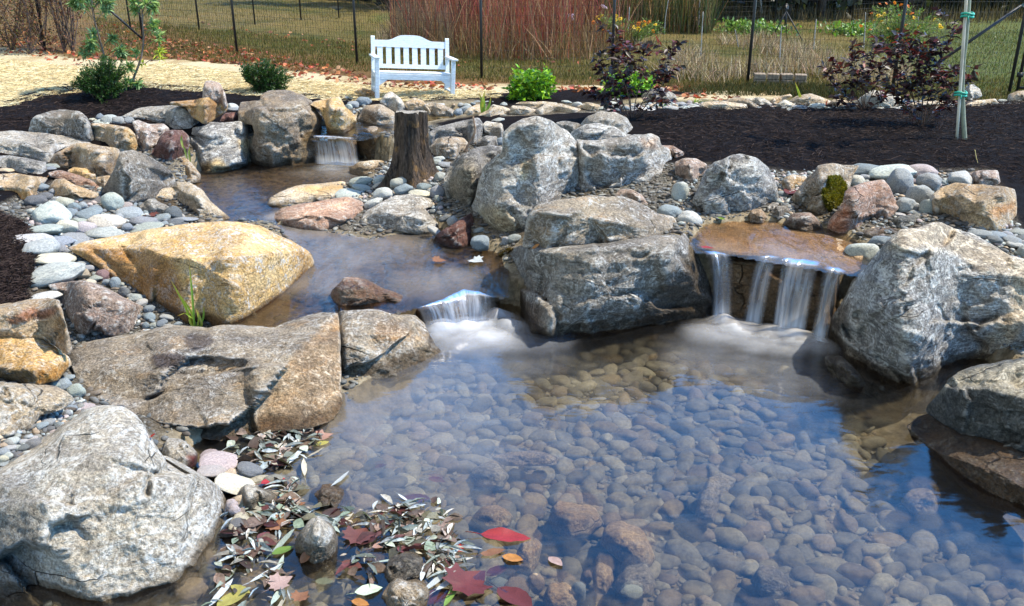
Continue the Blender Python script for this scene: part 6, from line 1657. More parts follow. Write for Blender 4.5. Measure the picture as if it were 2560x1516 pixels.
flowers('yellow and orange flowers in front of the rust red thicket', (1570, 118), 'L 800,180 880,120 1000,140 1100,180 1250,210 1400,190 1480,230 1480,330 1350,370 1100,360 900,340 810,280',
        [('L 845,165', Y_, 1.3), ('L 890,160', Y_, 1.3), ('L 850,190', Y_, 1.2), ('L 803,215', O_, 1.2), ('L 880,278', O_, 1.1), ('L 1015,155', Y_, 1.2), ('L 1030,175', Y_, 1.3), ('L 1065,185', Y_, 1.3), ('L 1015,190', Y_, 1), ('L 1090,235', O_, 1.2), ('L 1180,255', Y_, 1.2), ('L 1190,268', Y_, 1.1), ('L 1235,280', Y_, 1.4), ('L 1240,225', O_, 1.3), ('L 1260,222', O_, 1.1), ('L 1298,243', Y_, 1.4), ('L 1295,215', O_, 1), ('L 1343,216', O_, 1.2), ('L 1400,238', Y_, 1.1), ('L 1375,300', O_, 1), ('L 978,275', O_, 1), ('L 890,72', V_, 1.5), ('L 915,80', V_, 1.3), ('L 575,150', V_, 1.2), ('L 590,185', V_, 1.3), ('L 605,148', V_, 1)], 73, 110)


# far woods: each tree a thing
def tree(name, label, X, Y, h, seed, cols, cz=.9, r=2.6, tr_=.16):
    rg = np.random.default_rng(seed)
    b = np.array([X, Y, terrain([(X, Y)], False)[0]])
    root = plant(name, label, 'tree', b, 'trees of the far woods')
    mb = MB()
    top = b + np.array([rg.normal(0, .3), rg.normal(0, .3), h])
    T = np.linspace(0, 1, 7)[:, None]
    mb.tube(b + (top - b) * T + np.array([0, 0, -.1]) * (1 - T), np.linspace(tr_, .03, 7), 7, (.05, .04, .03))
    LP = []
    for k in range(26):
        z = rg.uniform(cz, h * .95); a = rg.uniform(0, 6.28); L_ = r * (1 - .75 * z / h) * rg.uniform(.6, 1.2)
        s = b + (top - b) * (z / h); e = s + np.array([math.cos(a) * L_, math.sin(a) * L_, rg.uniform(-.3, .5)])
        mb.tube([s, (s + e) / 2 + np.array([0, 0, .1]), e], [.04, .025, .01], 4, (.05, .04, .03), False)
        for _ in range(38): LP.append(s + (e - s) * rg.uniform(.25, 1.05) + rg.normal(0, .28, 3))
    LP = np.array(LP); n = len(LP)
    add(mb, 'trunk', TWIG, root)
    add(leaves(LP, rg.normal(0, 1, (n, 3)), rg.normal(0, 1, (n, 3)), rg.uniform(.25, .5, n), rg.uniform(.15, .3, n), jitter_cols(cols, n, rg), rg), 'crown', LEAFM, root)
    return root


DK = [(.018, .03, .014), (.03, .045, .018), (.012, .02, .012), (.045, .045, .02)]
rg = np.random.default_rng(81)
kinds = ['dark evergreen tree', 'dark bushy tree', 'slim dark tree']
k = 0
for row, (Y0, n, xa, xb) in enumerate(((32.5, 13, -5.5, 17), (38, 14, -9, 21))):
    for i in range(n):
        X = xa + (xb - xa) * (i + .5) / n + rg.normal(0, .5); Y = Y0 + rg.normal(0, 1.2)
        nth = ['first', 'second', 'third', 'fourth', 'fifth', 'sixth', 'seventh', 'eighth', 'ninth', 'tenth', 'eleventh', 'twelfth', 'thirteenth', 'fourteenth'][i]
        tree('woodland_tree', f'{kinds[k % 3]} beyond the field, {nth} from left in the {"front" if row == 0 else "rear"} row', X, Y, rg.uniform(6.5, 9), 900 + k, DK, cz=.35 if row == 0 else .2)
        k += 1
blades('undergrowth', 'dark shady undergrowth below the trees at the far edge of the field', np.concatenate([in_zone('S 720,20 1780,30 2700,42 2700,26 700,4', 5000, 82, 1.0)]), .9, [(.02, .025, .012), (.035, .035, .016), (.015, .02, .012)], 83, .4, .035)

# iris tufts and small grassy plants
IRIS = [(.30, .42, .04), (.20, .34, .04), (.42, .45, .06)]


def tuft(name, label, base_px, tips, w, cols=IRIS, seed=1, z=None, R=None):
    base = ground_at([tr(base_px)[0]])[0] if z is None else at_z([tr(base_px)[0]], z)[0]
    root = plant(name, label, 'plant', base)
    rg = np.random.default_rng(seed); mb = MB()
    nh = np.array([base[0], base[1], 0]); nh /= np.linalg.norm(nh); sdv = np.array([nh[1], -nh[0], 0])
    for s in tips:
        P = np.array([at_base(p, base) + nh * rg.normal(0, .02) for p in tr(s)])
        T = np.linspace(0, len(P) - 1, 9)
        C = np.stack([np.interp(T, np.arange(len(P)), P[:, i]) for i in range(3)], 1)
        C[1:-1] = (C[:-2] + 2 * C[1:-1] + C[2:]) / 4
        ww = w * np.sin(np.linspace(.5, math.pi, 9)) ** .7 + .0008
        V = np.concatenate([C - sdv * ww[:, None], C + nh * (ww * .35)[:, None], C + sdv * ww[:, None]])
        F = [(i, i + 9, i + 10, i + 1) for i in range(8)] + [(i + 9, i + 18, i + 19, i + 10) for i in range(8)]
        c0 = np.array(cols[rg.integers(len(cols))]); tipc = np.array((.45, .22, .06))
        f = np.clip(np.tile(np.linspace(-1.6, 1, 9), 3), 0, 1)[:, None] ** 1.5
        mb.add(V, F); mb.c[-1][:] = c0 * (1 - f) + tipc * f
    add(mb, 'blades', LEAFM, root)
    return root


tuft('iris', 'yellow-green iris tuft with brown tips growing against the golden sandstone slab', 'D 1425,1240', ['D 1415,1235 1400,1000 1375,740', 'D 1410,1235 1340,1050 1240,870', 'D 1425,1235 1400,1120 1290,950', 'D 1440,1235 1480,1150 1482,1050', 'D 1430,1240 1450,1150 1425,1080', 'D 1450,1240 1470,1190 1440,1100', 'D 1420,1240 1390,1200 1370,1160', 'D 1400,1160 1350,1125 1290,1125'], .0075, seed=2)
tuft('iris', 'small iris with brown-tipped leaves at the back pond', 'B 1045,840', ['B 1040,838 1035,740 1055,655', 'B 1045,838 1040,740 1010,680', 'B 1050,838 1050,760 1045,700', 'B 1060,835 1085,770 1098,705', 'B 1055,838 1075,780 1100,740', 'B 1035,838 1025,770 1030,720'], .016, seed=3)
tuft('iris', 'bright yellow-green iris shoot in the far rock edge', 'C 885,770', ['C 890,770 870,690 835,595', 'C 885,770 885,720 880,690', 'C 895,770 885,730 862,660'], .017, [(.5, .6, .05), (.4, .55, .04)], seed=4)
tuft('grass_tuft', 'low green grass tuft near the long cream slab of the far rock edge', 'C 130,760', ['C 110,755 130,730 150,718', 'C 120,755 160,735 210,725', 'C 130,757 180,738 225,728', 'C 105,755 110,730 120,715', 'C 140,757 170,745 200,740'], .012, GRN + IRIS, seed=5)
tuft('grass_tuft', 'low green fern-like tuft below the near purple shrub', 'B 2350,790', ['B 2330,790 2340,765 2350,745', 'B 2340,790 2370,765 2400,755', 'B 2345,790 2360,770 2385,750', 'B 2335,790 2325,770 2320,755'], .014, GRN, seed=6)
tuft('grass_tuft', 'thin grass blades with a red flower among far white cobbles', 'C 1075,785', ['C 1060,785 1065,750 1072,725', 'C 1085,785 1110,770 1150,765', 'C 1120,795 1140,780 1150,770'], .010, GRN + [(.4, .08, .04)], seed=7)
tuft('flower_shoot', 'single orange leaf shoot growing from the pale angular boulder', 'A 1370,1185', ['A 1360,1150 1345,1090 1330,1050', 'A 1330,1070 1318,1020 1322,980', 'A 1385,1180 1375,1120 1380,1070'], .012, [(.75, .32, .03), (.25, .3, .06)], seed=8, z=.42)

# ------------------------------------------------------------------ garden bench
PAINT = flat_mat('weathered_paint', (.56, .60, .62), .6, .3, 14, .16, .25, (1, 1, 6))
fl, fr_ = ground_at([tr('B 290,706')[0]])[0], ground_at([tr('B 815,753')[0]])[0]
bc = (fl + fr_) / 2
bl = empty('garden_bench', (bc[0], bc[1], bc[2] - .005), 'pale blue-white wooden garden bench with slatted back on the straw', 'bench', None, math.radians(15))
bl.rotation_euler = (math.radians(-1), math.radians(3.2), math.radians(15))
BW = 1.26


def bpart(name, shapes, parent=bl, smooth=False):
    mb = MB()
    for s in shapes: s(mb)
    return mb.build(name, PAINT, parent, None, smooth)


for sx in (-1, 1):
    x = sx * (BW / 2 - .035)
    bpart('leg', [lambda m, x=x: m.box((x, -.03, .31), (.065, .06, .62), 0, None, .006)])
    # rear post: leg and leaning back post in one
    def rear(m, x=x):
        pts = [(0.50, 0, .06), (.44, .42, .06), (.535, .90, .05)]
        for (y0, z0, d0), (y1, z1, d1) in zip(pts[:-1], pts[1:]):
            V = [(x - .03, y0 - d0 / 2, z0), (x + .03, y0 - d0 / 2, z0), (x + .03, y0 + d0 / 2, z0), (x - .03, y0 + d0 / 2, z0),
                 (x - .03, y1 - d1 / 2, z1), (x + .03, y1 - d1 / 2, z1), (x + .03, y1 + d1 / 2, z1), (x - .03, y1 + d1 / 2, z1)]
            m.add(V, [(0, 1, 5, 4), (1, 2, 6, 5), (2, 3, 7, 6), (3, 0, 4, 7), (4, 5, 6, 7), (3, 2, 1, 0)])
        a = np.linspace(0, math.pi, 7)
        V = [(x - .03, .535 + .025 * math.cos(t), .90 + .025 * math.sin(t)) for t in a] + [(x + .03, .535 + .025 * math.cos(t), .90 + .025 * math.sin(t)) for t in a]
        m.add(V, [(i, i + 1, i + 8, i + 7) for i in range(6)] + [tuple(range(7))[::-1], tuple(range(7, 14))])
    bpart('leg', [rear])
    bpart('armrest', [lambda m, x=x, sx=sx: m.box((x + sx * .012, .20, .637), (.10, .62, .032), 0, None, .008)])
    bpart('side_rail', [lambda m, x=x: m.box((x, .225, .36), (.04, .44, .08), 0, None, .004), lambda m, x=x: m.box((x, .225, .13), (.035, .44, .04), 0, None, .004)])
bpart('seat', [lambda m, k=k: m.box((0, .012 + k * .088, .415 - .004 * k), (BW - .10, .078, .022), 0, None, .004) for k in range(5)])
bpart('apron', [lambda m: m.box((0, -.022, .355), (BW - .135, .028, .09), 0, None, .004),
                lambda m: m.add([(-BW / 2 + .068, -.034, .31), (-BW / 2 + .068, -.034, .22), (-BW / 2 + .20, -.034, .31), (-BW / 2 + .068, -.012, .31), (-BW / 2 + .068, -.012, .22), (-BW / 2 + .20, -.012, .31)], [(0, 1, 2), (5, 4, 3), (0, 3, 4, 1), (1, 4, 5, 2), (2, 5, 3, 0)]),
                lambda m: m.add([(BW / 2 - .068, -.034, .31), (BW / 2 - .068, -.034, .20), (BW / 2 - .22, -.034, .31), (BW / 2 - .068, -.012, .31), (BW / 2 - .068, -.012, .20), (BW / 2 - .22, -.012, .31)], [(2, 1, 0), (3, 4, 5), (1, 4, 3, 0), (2, 5, 4, 1), (0, 3, 5, 2)])])
yb = lambda z: .44 + (z - .42) * .198


def toprail(m):
    xs = np.linspace(-BW / 2 + .065, BW / 2 - .065, 41); u = xs / (BW / 2)
    zt = .855 + .085 * np.exp(-(u / .42) ** 4) + .01
    zb = np.full(41, .765)
    V = []
    for y in (-.016, .016):
        V += [(x, yb(z) + y, z) for x, z in zip(xs, zb)] + [(x, yb(z) + y, z) for x, z in zip(xs, zt)]
    F = []
    for i in range(40):
        F += [(i, i + 1, 42 + i, 41 + i), (82 + i + 1, 82 + i, 123 + i, 124 + i), (41 + i, 42 + i, 124 + i, 123 + i), (i + 1, i, 82 + i, 83 + i)]
    F += [(0, 41, 123, 82), (40, 122, 163 + 0, 81)]
    m.add(V, F)


bpart('top_rail', [toprail])
bpart('lower_rail', [lambda m: m.add([(sx * (BW / 2 - .066), yb(z) + y, z) for sx in (-1, 1) for z in (.445, .505) for y in (-.016, .016)], [(0, 1, 3, 2), (4, 6, 7, 5), (0, 4, 5, 1), (2, 3, 7, 6), (0, 2, 6, 4), (1, 5, 7, 3)])])
for k in range(8):
    x = (k - 3.5) * .139
    bpart('slat', [lambda m, x=x: m.add([(x + a * .042, yb(z) + y, z) for a in (-1, 1) for z in (.502, .768) for y in (-.010, .010)], [(0, 1, 3, 2), (4, 6, 7, 5), (0, 4, 5, 1), (2, 3, 7, 6), (0, 2, 6, 4), (1, 5, 7, 3)])])

# ------------------------------------------------------------------ tree stump and driftwood
def stump_mat():
    m = NT('stump_bark')
    v = m.n('ShaderNodeTexCoord').outputs['Object']
    s = m.n('ShaderNodeMapping', Vector=v, Scale=(1, 1, .16)).outputs[0]
    f = m.noise(s, 26, 8, .7, .8); g = m.noise(v, 5, 5, .6); h = m.noise(s, 90, 4, .7)
    c = m.mix(m.ramp(f, .32, .68), (.012, .010, .008), (.13, .095, .07))
    c = m.mix(m.math('MULTIPLY', m.ramp(g, .55, .70), .7), c, (.30, .17, .06))
    c = m.mix(m.math('MULTIPLY', m.ramp(g, .44, .32), .7), c, (.025, .024, .013))
    c = m.mix(m.ramp(h, .3, .7), m.mix(1.0, c, (.6, .6, .6), 'MULTIPLY'), m.mix(1.0, c, (1.3, 1.3, 1.3), 'MULTIPLY'))
    m.bsdf(c, .85, m.bump(m.math('ADD', f, m.math('MULTIPLY', h, .3)), 1.0, .05), .2)
    return m.m


sb_ = ground_at([tr('B 520,1310')[0]])[0]
mppS = math.hypot(sb_[0], sb_[1], ) / FPX * 1.03
st = empty('tree_stump', sb_, 'weathered cut tree stump with spreading roots on the pebble island', 'stump')
H_ = (1310 - 845) / 2.9093 * mppS / .97
NA, NZ = 72, 30
V = []
th = np.linspace(0, 2 * math.pi, NA, endpoint=False)
for i in range(NZ):
    t = i / (NZ - 1); z = H_ * t ** 1.15
    fl_ = math.exp(-t * 4.4)
    rad = .168 * (1 - .03 * t) + fl_ * (.12 + .20 * np.maximum(0, np.cos(th * 5 + .6)) ** 2 + .05 * np.cos(th * 2 + 1.8))
    q = np.c_[np.cos(th) * 2, np.sin(th) * 2, np.full(NA, t * 1.2)]
    rad = rad * (1 + .06 * fbm(q, 5, 3)) + .022 * fbm(np.c_[np.cos(th) * 6, np.sin(th) * 6, np.full(NA, t * .9)], 7, 4, ridged=True) * (1 - .3 * t)
    rad = np.where((np.abs(np.angle(np.exp(1j * (th + .75)))) < .16), rad - .05 * sstep(.2, .6, np.array(t)), rad)
    V.append(np.c_[np.cos(th) * rad + .03 * t, np.sin(th) * rad, np.full(NA, z - .05 * fl_ * (rad > .33)) + ((.012 * np.cos(th + 2) + .014 * fbm(np.c_[np.cos(th) * 4, np.sin(th) * 4, th * 0], 3, 3)) if i == NZ - 1 else 0)])
idx = np.arange(NA * NZ).reshape(NZ, NA)
F = np.stack([idx[:-1], np.roll(idx[:-1], -1, 1), np.roll(idx[1:], -1, 1), idx[1:]], 2).reshape(-1, 4)
mesh_obj('bark', np.concatenate(V), F, stump_mat(), st)
topr = V[-1]; tc_ = topr.mean(0)
rings = [tc_ + (topr - tc_) * k for k in (1, .75, .5, .25)]
idt = np.arange(NA * 4).reshape(4, NA)
mm = NT('cut_wood'); v_ = mm.n('ShaderNodeTexCoord').outputs['Object']
wv = mm.n('ShaderNodeTexWave', wave_type='RINGS', rings_direction='Z'); mm.set(wv, 'Vector', v_); mm.set(wv, 'Scale', 12.0); mm.set(wv, 'Distortion', 3.0)
mm.bsdf(mm.mix(wv.outputs['Fac'], (.16, .14, .11), (.30, .27, .23)), .9)
Ft = np.stack([idt[:-1], np.roll(idt[:-1], -1, 1), np.roll(idt[1:], -1, 1), idt[1:]], 2).reshape(-1, 4).tolist() + [tuple(idt[-1])]
mesh_obj('cut_top', np.concatenate(rings) + np.array([0, 0, .004]), Ft, mm.m, st)
DRIFT = flat_mat('driftwood', (.30, .20, .13), .85, .15, 26, .4, .5, (1, 1, .3))


def stick(name, label, px, r, mat, cat, dz=0, group=None, z=None):
    P0 = tr(px)
    base = ground_at([P0[0]])[0] if z is None else at_z([P0[0]], z)[0]
    P = np.array([at_base(p, base) for p in P0]); P[:, 2] += dz
    T = np.linspace(0, len(P) - 1, 4 * len(P))
    C = np.stack([np.interp(T, np.arange(len(P)), P[:, i]) for i in range(3)], 1)
    C[1:-1] = (C[:-2] + 2 * C[1:-1] + C[2:]) / 4
    mb = MB(); mb.tube(C, np.linspace(r, r * .55, len(C)) * (1 + .15 * np.sin(np.arange(len(C)) * 2.1)), 8)
    return tag(mb.build(name, mat, None, base), label, cat, group)


stick('branch', 'crooked bare branch standing upright behind the pebble island', 'B 912,1105 930,1060 965,1010 985,950 975,890 968,850', .020, DRIFT, 'branch')
stick('root', 'dark root fragment reaching right from the tree stump', 'B 630,1140 700,1135 760,1140', .018, TWIG, 'root', .03)
stick('twig', 'short brown twig lying right of the stump on the pebbles', 'B 645,1235 700,1225 745,1217', .010, DRIFT, 'twig', .02)
stick('twig', 'straw-coloured twig standing in the right mulch bed', 'C 2170,1210 2155,1150 2145,1090', .006, flat_mat('straw_twig', (.45, .36, .15), .8), 'twig')
stick('twig', 'pale twig lying on the mulch at the right edge', 'C 2390,1275 2440,1285 2495,1297', .008, flat_mat('pale_twig', (.5, .46, .28), .8), 'twig', .02)
stick('twig', 'thin twig lying across the ochre stones in the left bank', 'A 610,1292 660,1278 720,1262', .006, TWIG, 'twig', .02)

# ------------------------------------------------------------------ wire fences, gate
IRON = flat_mat('black_metal', (.012, .013, .014), .5, .4)
WIRE = flat_mat('wire', (.014, .015, .015), .6, .3)


def fence(label, posts, h, r, sp, rw):
    P = ground_at(tr(posts))
    root = empty('wire_fence', P[0], label, 'fence')
    o0 = np.asarray(root.location)
    for p in P:
        mb = MB(); mb.tube([p - [0, 0, .1], p + [0, 0, h]], r, 8)
        add(mb, 'post', IRON, root)
    V, F = [], []; n = 0
    for a, b in zip(P[:-1], P[1:]):
        L_ = np.linalg.norm(b - a); k = int(L_ / sp)
        dv = (b - a) / L_
        nn = np.array([-dv[1], dv[0], 0])
        tri = [dv * rw + nn * rw * .0, -dv * rw * .5 + nn * rw, -dv * rw * .5 - nn * rw]
        g = a + (b - a) * np.linspace(0, 1, k + 1)[:, None]
        gz_ = terrain(g, False) + .03
        for i in range(k):
            p = np.array([g[i, 0], g[i, 1], gz_[i]]); q = p + [0, 0, h - .1]
            V += [p + t for t in tri] + [q + t for t in tri]
            F += [(n, n + 1, n + 4, n + 3), (n + 1, n + 2, n + 5, n + 4), (n + 2, n, n + 3, n + 5)]; n += 6
        up = np.array([0, 0, 1.])
        tri = [up * rw, nn * rw - up * rw * .5, -nn * rw - up * rw * .5]
        for j in range(int((h - .1) / .15) + 1):
            st_ = max(2, k // 12); ix = np.linspace(0, k, st_).astype(int)
            for i0, i1 in zip(ix[:-1], ix[1:]):
                p = np.array([g[i0, 0], g[i0, 1], gz_[i0] + j * .15]); q = np.array([g[i1, 0], g[i1, 1], gz_[i1] + j * .15])
                V += [p + t for t in tri] + [q + t for t in tri]
                F += [(n, n + 1, n + 4, n + 3), (n + 1, n + 2, n + 5, n + 4), (n + 2, n, n + 3, n + 5)]; n += 6
    mesh_obj('wire_mesh', np.array(V) - o0, F, WIRE, root, smooth=False)
    return root, P


fence1, FP = fence('black metal fence with fine wire mesh behind the bench and planting beds', 'S 113,124 A 1045,310 A 1725,390 B 125,465 B 1030,570 L 975,735 C 490,612 S 2229,236 S 2522,236', 2.35, .026, .06, .0021)
fence2, FP2 = fence('far black wire fence crossing the middle of the field', 'A 700,215 A 950,210 A 1450,220 A 1855,180 A 2190,150 A 2465,130 B 355,90 B 560,60', 2.2, .022, .12, .002)
fence3, FP3 = fence('distant wire fence behind the tripod and the garden flowers', 'C -420,180 C 300,170 C 690,160 C 1245,190 C 1760,150', 2.2, .022, .14, .002)
mb = MB(); a_ = FP[1]; b_ = at_base(tr('A 700,-10')[0], FP[1]); mb.tube([a_ + [0, 0, .06], b_], .024, 8)
add(mb, 'brace', IRON, fence1)
mb = MB(); b_ = at_base(tr('C 2480,45')[0], FP[8]); a_ = at_base(tr('C 1890,450')[0], FP[7]); mb.tube([a_, b_], .024, 8)
add(mb, 'brace', IRON, fence1)
g0, g1 = ground_at([(2541, 236)])[0], ground_at([(2760, 246)])[0]
gate = empty('garden_gate', g0, 'black metal garden gate with wire mesh at the right edge', 'gate')
for nm, pts, r in (('stile', [g0, g0 + [0, 0, 2.0]], .022), ('stile', [g1, g1 + [0, 0, 2.0]], .022), ('rail', [g0 + [0, 0, .1], g1 + [0, 0, .1]], .02), ('rail', [g0 + [0, 0, 1.0], g1 + [0, 0, 1.0]], .02), ('rail', [g0 + [0, 0, 2.0], g1 + [0, 0, 2.0]], .02)):
    mb = MB(); mb.tube(pts, r, 8); add(mb, nm, IRON, gate)
mb = MB()
for k in range(26):
    p = g0 + (g1 - g0) * (k + .5) / 26; mb.tube([p + [0, 0, .1], p + [0, 0, 2]], .002, 3)
for k in range(20):
    mb.tube([g0 + [0, 0, .1 + k * .1], g1 + [0, 0, .1 + k * .1]], .002, 3)
add(mb, 'wire_mesh', WIRE, gate)
for z in (.3, .95, 1.7):
    mb = MB(); mb.box(g0 + [-.02, -.03, z], (.08, .05, .07)); add(mb, 'hinge', IRON, gate)

# ------------------------------------------------------------------ staked sapling
GREENB = flat_mat('smooth_green_bark', (.20, .21, .15), .7, .2, 14, .3, .3, (1, 1, .4))
STAKE = flat_mat('stake_wood', (.42, .38, .30), .8, .2, 20, .3, .3, (1, 1, .1))
TIE = flat_mat('tie', (.02, .30, .20), .5, .4)
tb, sk = ground_at([tr('C 2072,1035')[0]])[0], ground_at([tr('C 2000,1040')[0]])[0]
t_ = empty('staked_sapling', tb, 'slim grey-green tree trunk tied to a stake in the right mulch bed', 'young tree')
P = np.array([at_base(p, tb) for p in tr('C 2072,1040 2060,850 2052,640 2060,450 2078,300 2095,120 2106,-60 2112,-500 2116,-900')])
mb = MB(); T = np.linspace(0, len(P) - 1, 40)
C = np.stack([np.interp(T, np.arange(len(P)), P[:, i]) for i in range(3)], 1)
rr_ = np.linspace(.027, .020, 40) * (1 + .10 * np.exp(-((T - 4.0) / .15) ** 2) + .12 * np.exp(-((T - 3.0) / .12) ** 2)); rr_[0] *= 1.25
mb.tube(C, rr_, 10); add(mb, 'trunk', GREENB, t_)
mb = MB()
rgb_ = np.random.default_rng(77)
LP, LD = [], []
for k in range(7):
    s_ = C[30 + k]; e_ = s_ + np.array([rgb_.normal(0, .35), rgb_.normal(0, .35), rgb_.uniform(.25, .6)])
    mb.tube([s_, (s_ + e_) / 2 + [0, 0, .03], e_], [.012, .008, .004], 6)
    q_ = s_ + (e_ - s_) * rgb_.uniform(.4, 1.0, (30, 1)); LP.append(q_); LD.append(rgb_.normal(0, 1, (30, 3)))
add(mb, 'branches', GREENB, t_)
LP = np.concatenate(LP); LD = np.concatenate(LD)
add(leaves(LP, LD, np.tile([0, 0, 1.], (len(LP), 1)), np.full(len(LP), .10), np.full(len(LP), .06), jitter_cols(GRN, len(LP), rgb_), rgb_), 'foliage', LEAFM, t_)
P = np.array([at_base(p, tb) + np.array([0, -.035, 0]) for p in tr('C 2000,1040 2018,800 2040,450 2065,100 2078,-120')])
mb = MB(); mb.tube(P, .017, 8)
tag(mb.build('wooden_stake', STAKE, None, sk), 'pale grey wooden stake leaning beside the slim grey-green trunk', 'stake')
for lab, px, wpx in (('upper green tape tying the trunk to its stake', 'C 2087,108', 62), ('lower green tape tying the trunk to its stake', 'C 2037,680', 62)):
    p = at_base(tr(px)[0], tb); w = wpx / 2.9093 * math.hypot(tb[0], tb[1]) / FPX / 2
    mb = MB(); a = np.linspace(0, 2 * math.pi, 24)
    for z in (-.018, .012):
        mb.tube(p + np.c_[np.cos(a) * (w + .006), np.sin(a) * .055 - .015, np.full(24, z) + .008 * np.sin(a * 2)], .013, 6)
    mb.tube([p + [-w * .3, -.07, 0], p + [-w * .5, -.10, -.05]], .008, 5)
    tag(mb.build('tie', TIE, None, p), lab, 'tree tie', 'green tree ties')

# ------------------------------------------------------------------ stakes, tripod, bricks in the garden
GREY = flat_mat('weathered_stake', (.30, .29, .27), .85, .2, 20, .3, .3, (1, 1, .2))
for lab, px, w in (('grey garden stake right of the tripod', 'C 970,370 980,255 992,140', .016), ('thin grey garden stake in front of the tripod', 'C 722,500 730,340 738,190', .013), ('grey garden stake nearest the red thicket end of the path', 'C 150,430 158,250 168,85', .014),
                   ('grey garden stake behind the yellow flowers', 'L 1130,410 1140,240 1150,70', .016), ('tall bent grey stake right of the yellow flowers', 'L 1490,340 1500,180 1530,0', .014), ('leaning dark garden stake on the gravel path', 'C 425,345 412,280 400,215', .013),
                   ('pale wooden post at the edge of the far woods', 'C 590,135 588,60 586,-60', .05), ('pale garden stake among the orange flowers', 'C 1335,360 1345,220 1350,90', .014), ('tall grey stake left of the dark green weeds', 'L 1820,330 1830,160 1838,0', .016), ('thin grey stake behind the tallest purple shrub', 'C 1715,300 1730,160 1745,60', .012)):
    stick('garden_stake', lab, px, w, GREY, 'stake', 0, 'stakes in the garden beyond the fence')
tpb = ground_at([tr('C 770,290')[0]])[0]
tp = empty('tripod', tpb, 'black tripod standing in the dry garden beyond the fence', 'tripod')
hd = at_base(tr('C 772,85')[0], tpb)
nh_ = np.array([tpb[0], tpb[1], 0]); nh_ /= np.linalg.norm(nh_)
for px, dz in (('C 660,310', -.1), ('C 890,295', -.1), ('C 780,210', .55)):
    f_ = at_base(tr(px)[0], tpb) + nh_ * dz; f_[2] = terrain([f_[:2]], False)[0]
    mb = MB(); mb.tube([hd, hd * .45 + f_ * .55, f_], [.018, .015, .011], 6); add(mb, 'leg', IRON, tp)
mb = MB(); mb.tube([hd - [0, 0, .35], hd + [0, 0, .04]], .014, 6); add(mb, 'centre_column', IRON, tp)
mb = MB(); mb.box(hd + [0, 0, .10], (.09, .09, .12), 0, None, .02); mb.box(hd + [0, 0, .17], (.06, .06, .03), 0, None, .01); add(mb, 'head', IRON, tp)
BRICK = flat_mat('weathered_brick', (.24, .19, .14), .9, .15, 14, .3, .3)
b0 = ground_at([tr('C 525,615')[0]])[0]; b1 = ground_at([tr('C 920,625')[0]])[0]
dvb = (b1 - b0); Lb = np.linalg.norm(dvb); dvb /= Lb
rzb = math.atan2(dvb[1], dvb[0])
for i in range(4):
    for j in range(2):
        c = b0 + dvb * Lb * (i + .5) / 4 + np.array([0, 0, .045 + j * .095 + .004])
        mb = MB(); mb.box((0, 0, 0), (Lb / 4 * .86, .20, .088), 0, None, .008)
        o = mb.build('brick', BRICK, None, None, False)
        o.location = tuple(c + np.array([0, (.02 if i == 2 else 0) * j, 0])); o.rotation_euler = (0, -.06 if (i == 2 and j) else 0, rzb + (.05, -.04, .12, -.03)[i] * (1 if j else .4))
        tag(o, f'{"upper" if j else "lower"} brick of the {["leftmost", "second", "third", "rightmost"][i]} pair in the low stack beyond the fence', 'brick', 'bricks stacked by the fence')

# ------------------------------------------------------------------ moss
def moss(name, label, key, outline, seed, cols, parent_part=True, h=.03, n=9000):
    o, base, px, P, nh = ROCKS[key]
    rg = np.random.default_rng(seed)
    pl = tr(outline)
    q = rg.uniform(pl.min(0), pl.max(0), (n * 3, 2)); q = q[in_poly(q, pl)][:n]
    # depth of the rock under each pixel: inverse-distance of the nearest face points
    out = []
    D = rays(q)
    hr = D @ nh; R = P @ nh
    sel = np.where(in_poly(px, pl + (pl - pl.mean(0)) * .25))[0]
    if len(sel) < 8: sel = np.arange(len(px))
    S_, Rs = px[sel], R[sel]
    r = np.empty(len(q))
    for i in range(0, len(q), 2000):
        d2 = ((q[i:i + 2000, None] - S_[None]) ** 2).sum(2) + 1
        w = 1 / d2 ** 2
        r[i:i + 2000] = (w * Rs).sum(1) / w.sum(1)
    ed = np.clip(sdist(q, pl) / 10, 0, 1)
    W_ = np.array([0, 0, CAMZ]) + D * ((r - h * (.25 + .75 * ed ** .5) * (1 + .4 * fbm(np.c_[q / 14, q[:, :1] * 0], seed, 3))) / hr)[:, None]
    nrm = -nh * .7 + np.array([0, 0, .7])
    c = jitter_cols(cols, len(W_), rg, .3)
    V, F, C = leaves(W_, nrm + rg.normal(0, .7, W_.shape), rg.normal(0, 1, W_.shape), rg.uniform(.010, .026, len(W_)), rg.uniform(.006, .012, len(W_)), c, rg)
    m = mesh_obj(name, V - np.asarray(base), F, LEAFM, o, None, C)
    if label: m['label'] = label
    return m


MG = [(.16, .15, .015), (.10, .11, .012), (.22, .19, .02), (.06, .07, .01)]
moss('moss', 'thick yellow-green moss cushion', 'mossy', 'F 1078,122 1160,115 1205,170 1215,220 1185,300 1140,350 1100,385 1062,350 1030,250 1040,215 1072,205', 5, MG, h=.05)
moss('moss', 'brown-gold moss at the water line', 'front', 'E 1120,735 1160,690 1200,655 1240,640 1260,660 1200,700 1150,760', 6, [(.10, .065, .02), (.06, .04, .015), (.14, .10, .02)], h=.02, n=2000)
moss('moss', 'patch of brown-gold moss on the wet foot', 'great', 'E 1010,655 1080,620 1180,612 1200,640 1140,700 1080,735 1030,690', 7, [(.10, .065, .02), (.06, .04, .015), (.14, .10, .02)], h=.05, n=4000)

# ------------------------------------------------------------------ fallen leaves
LF = col_mat('fallen_leaf', .6, .3, .15, 60)


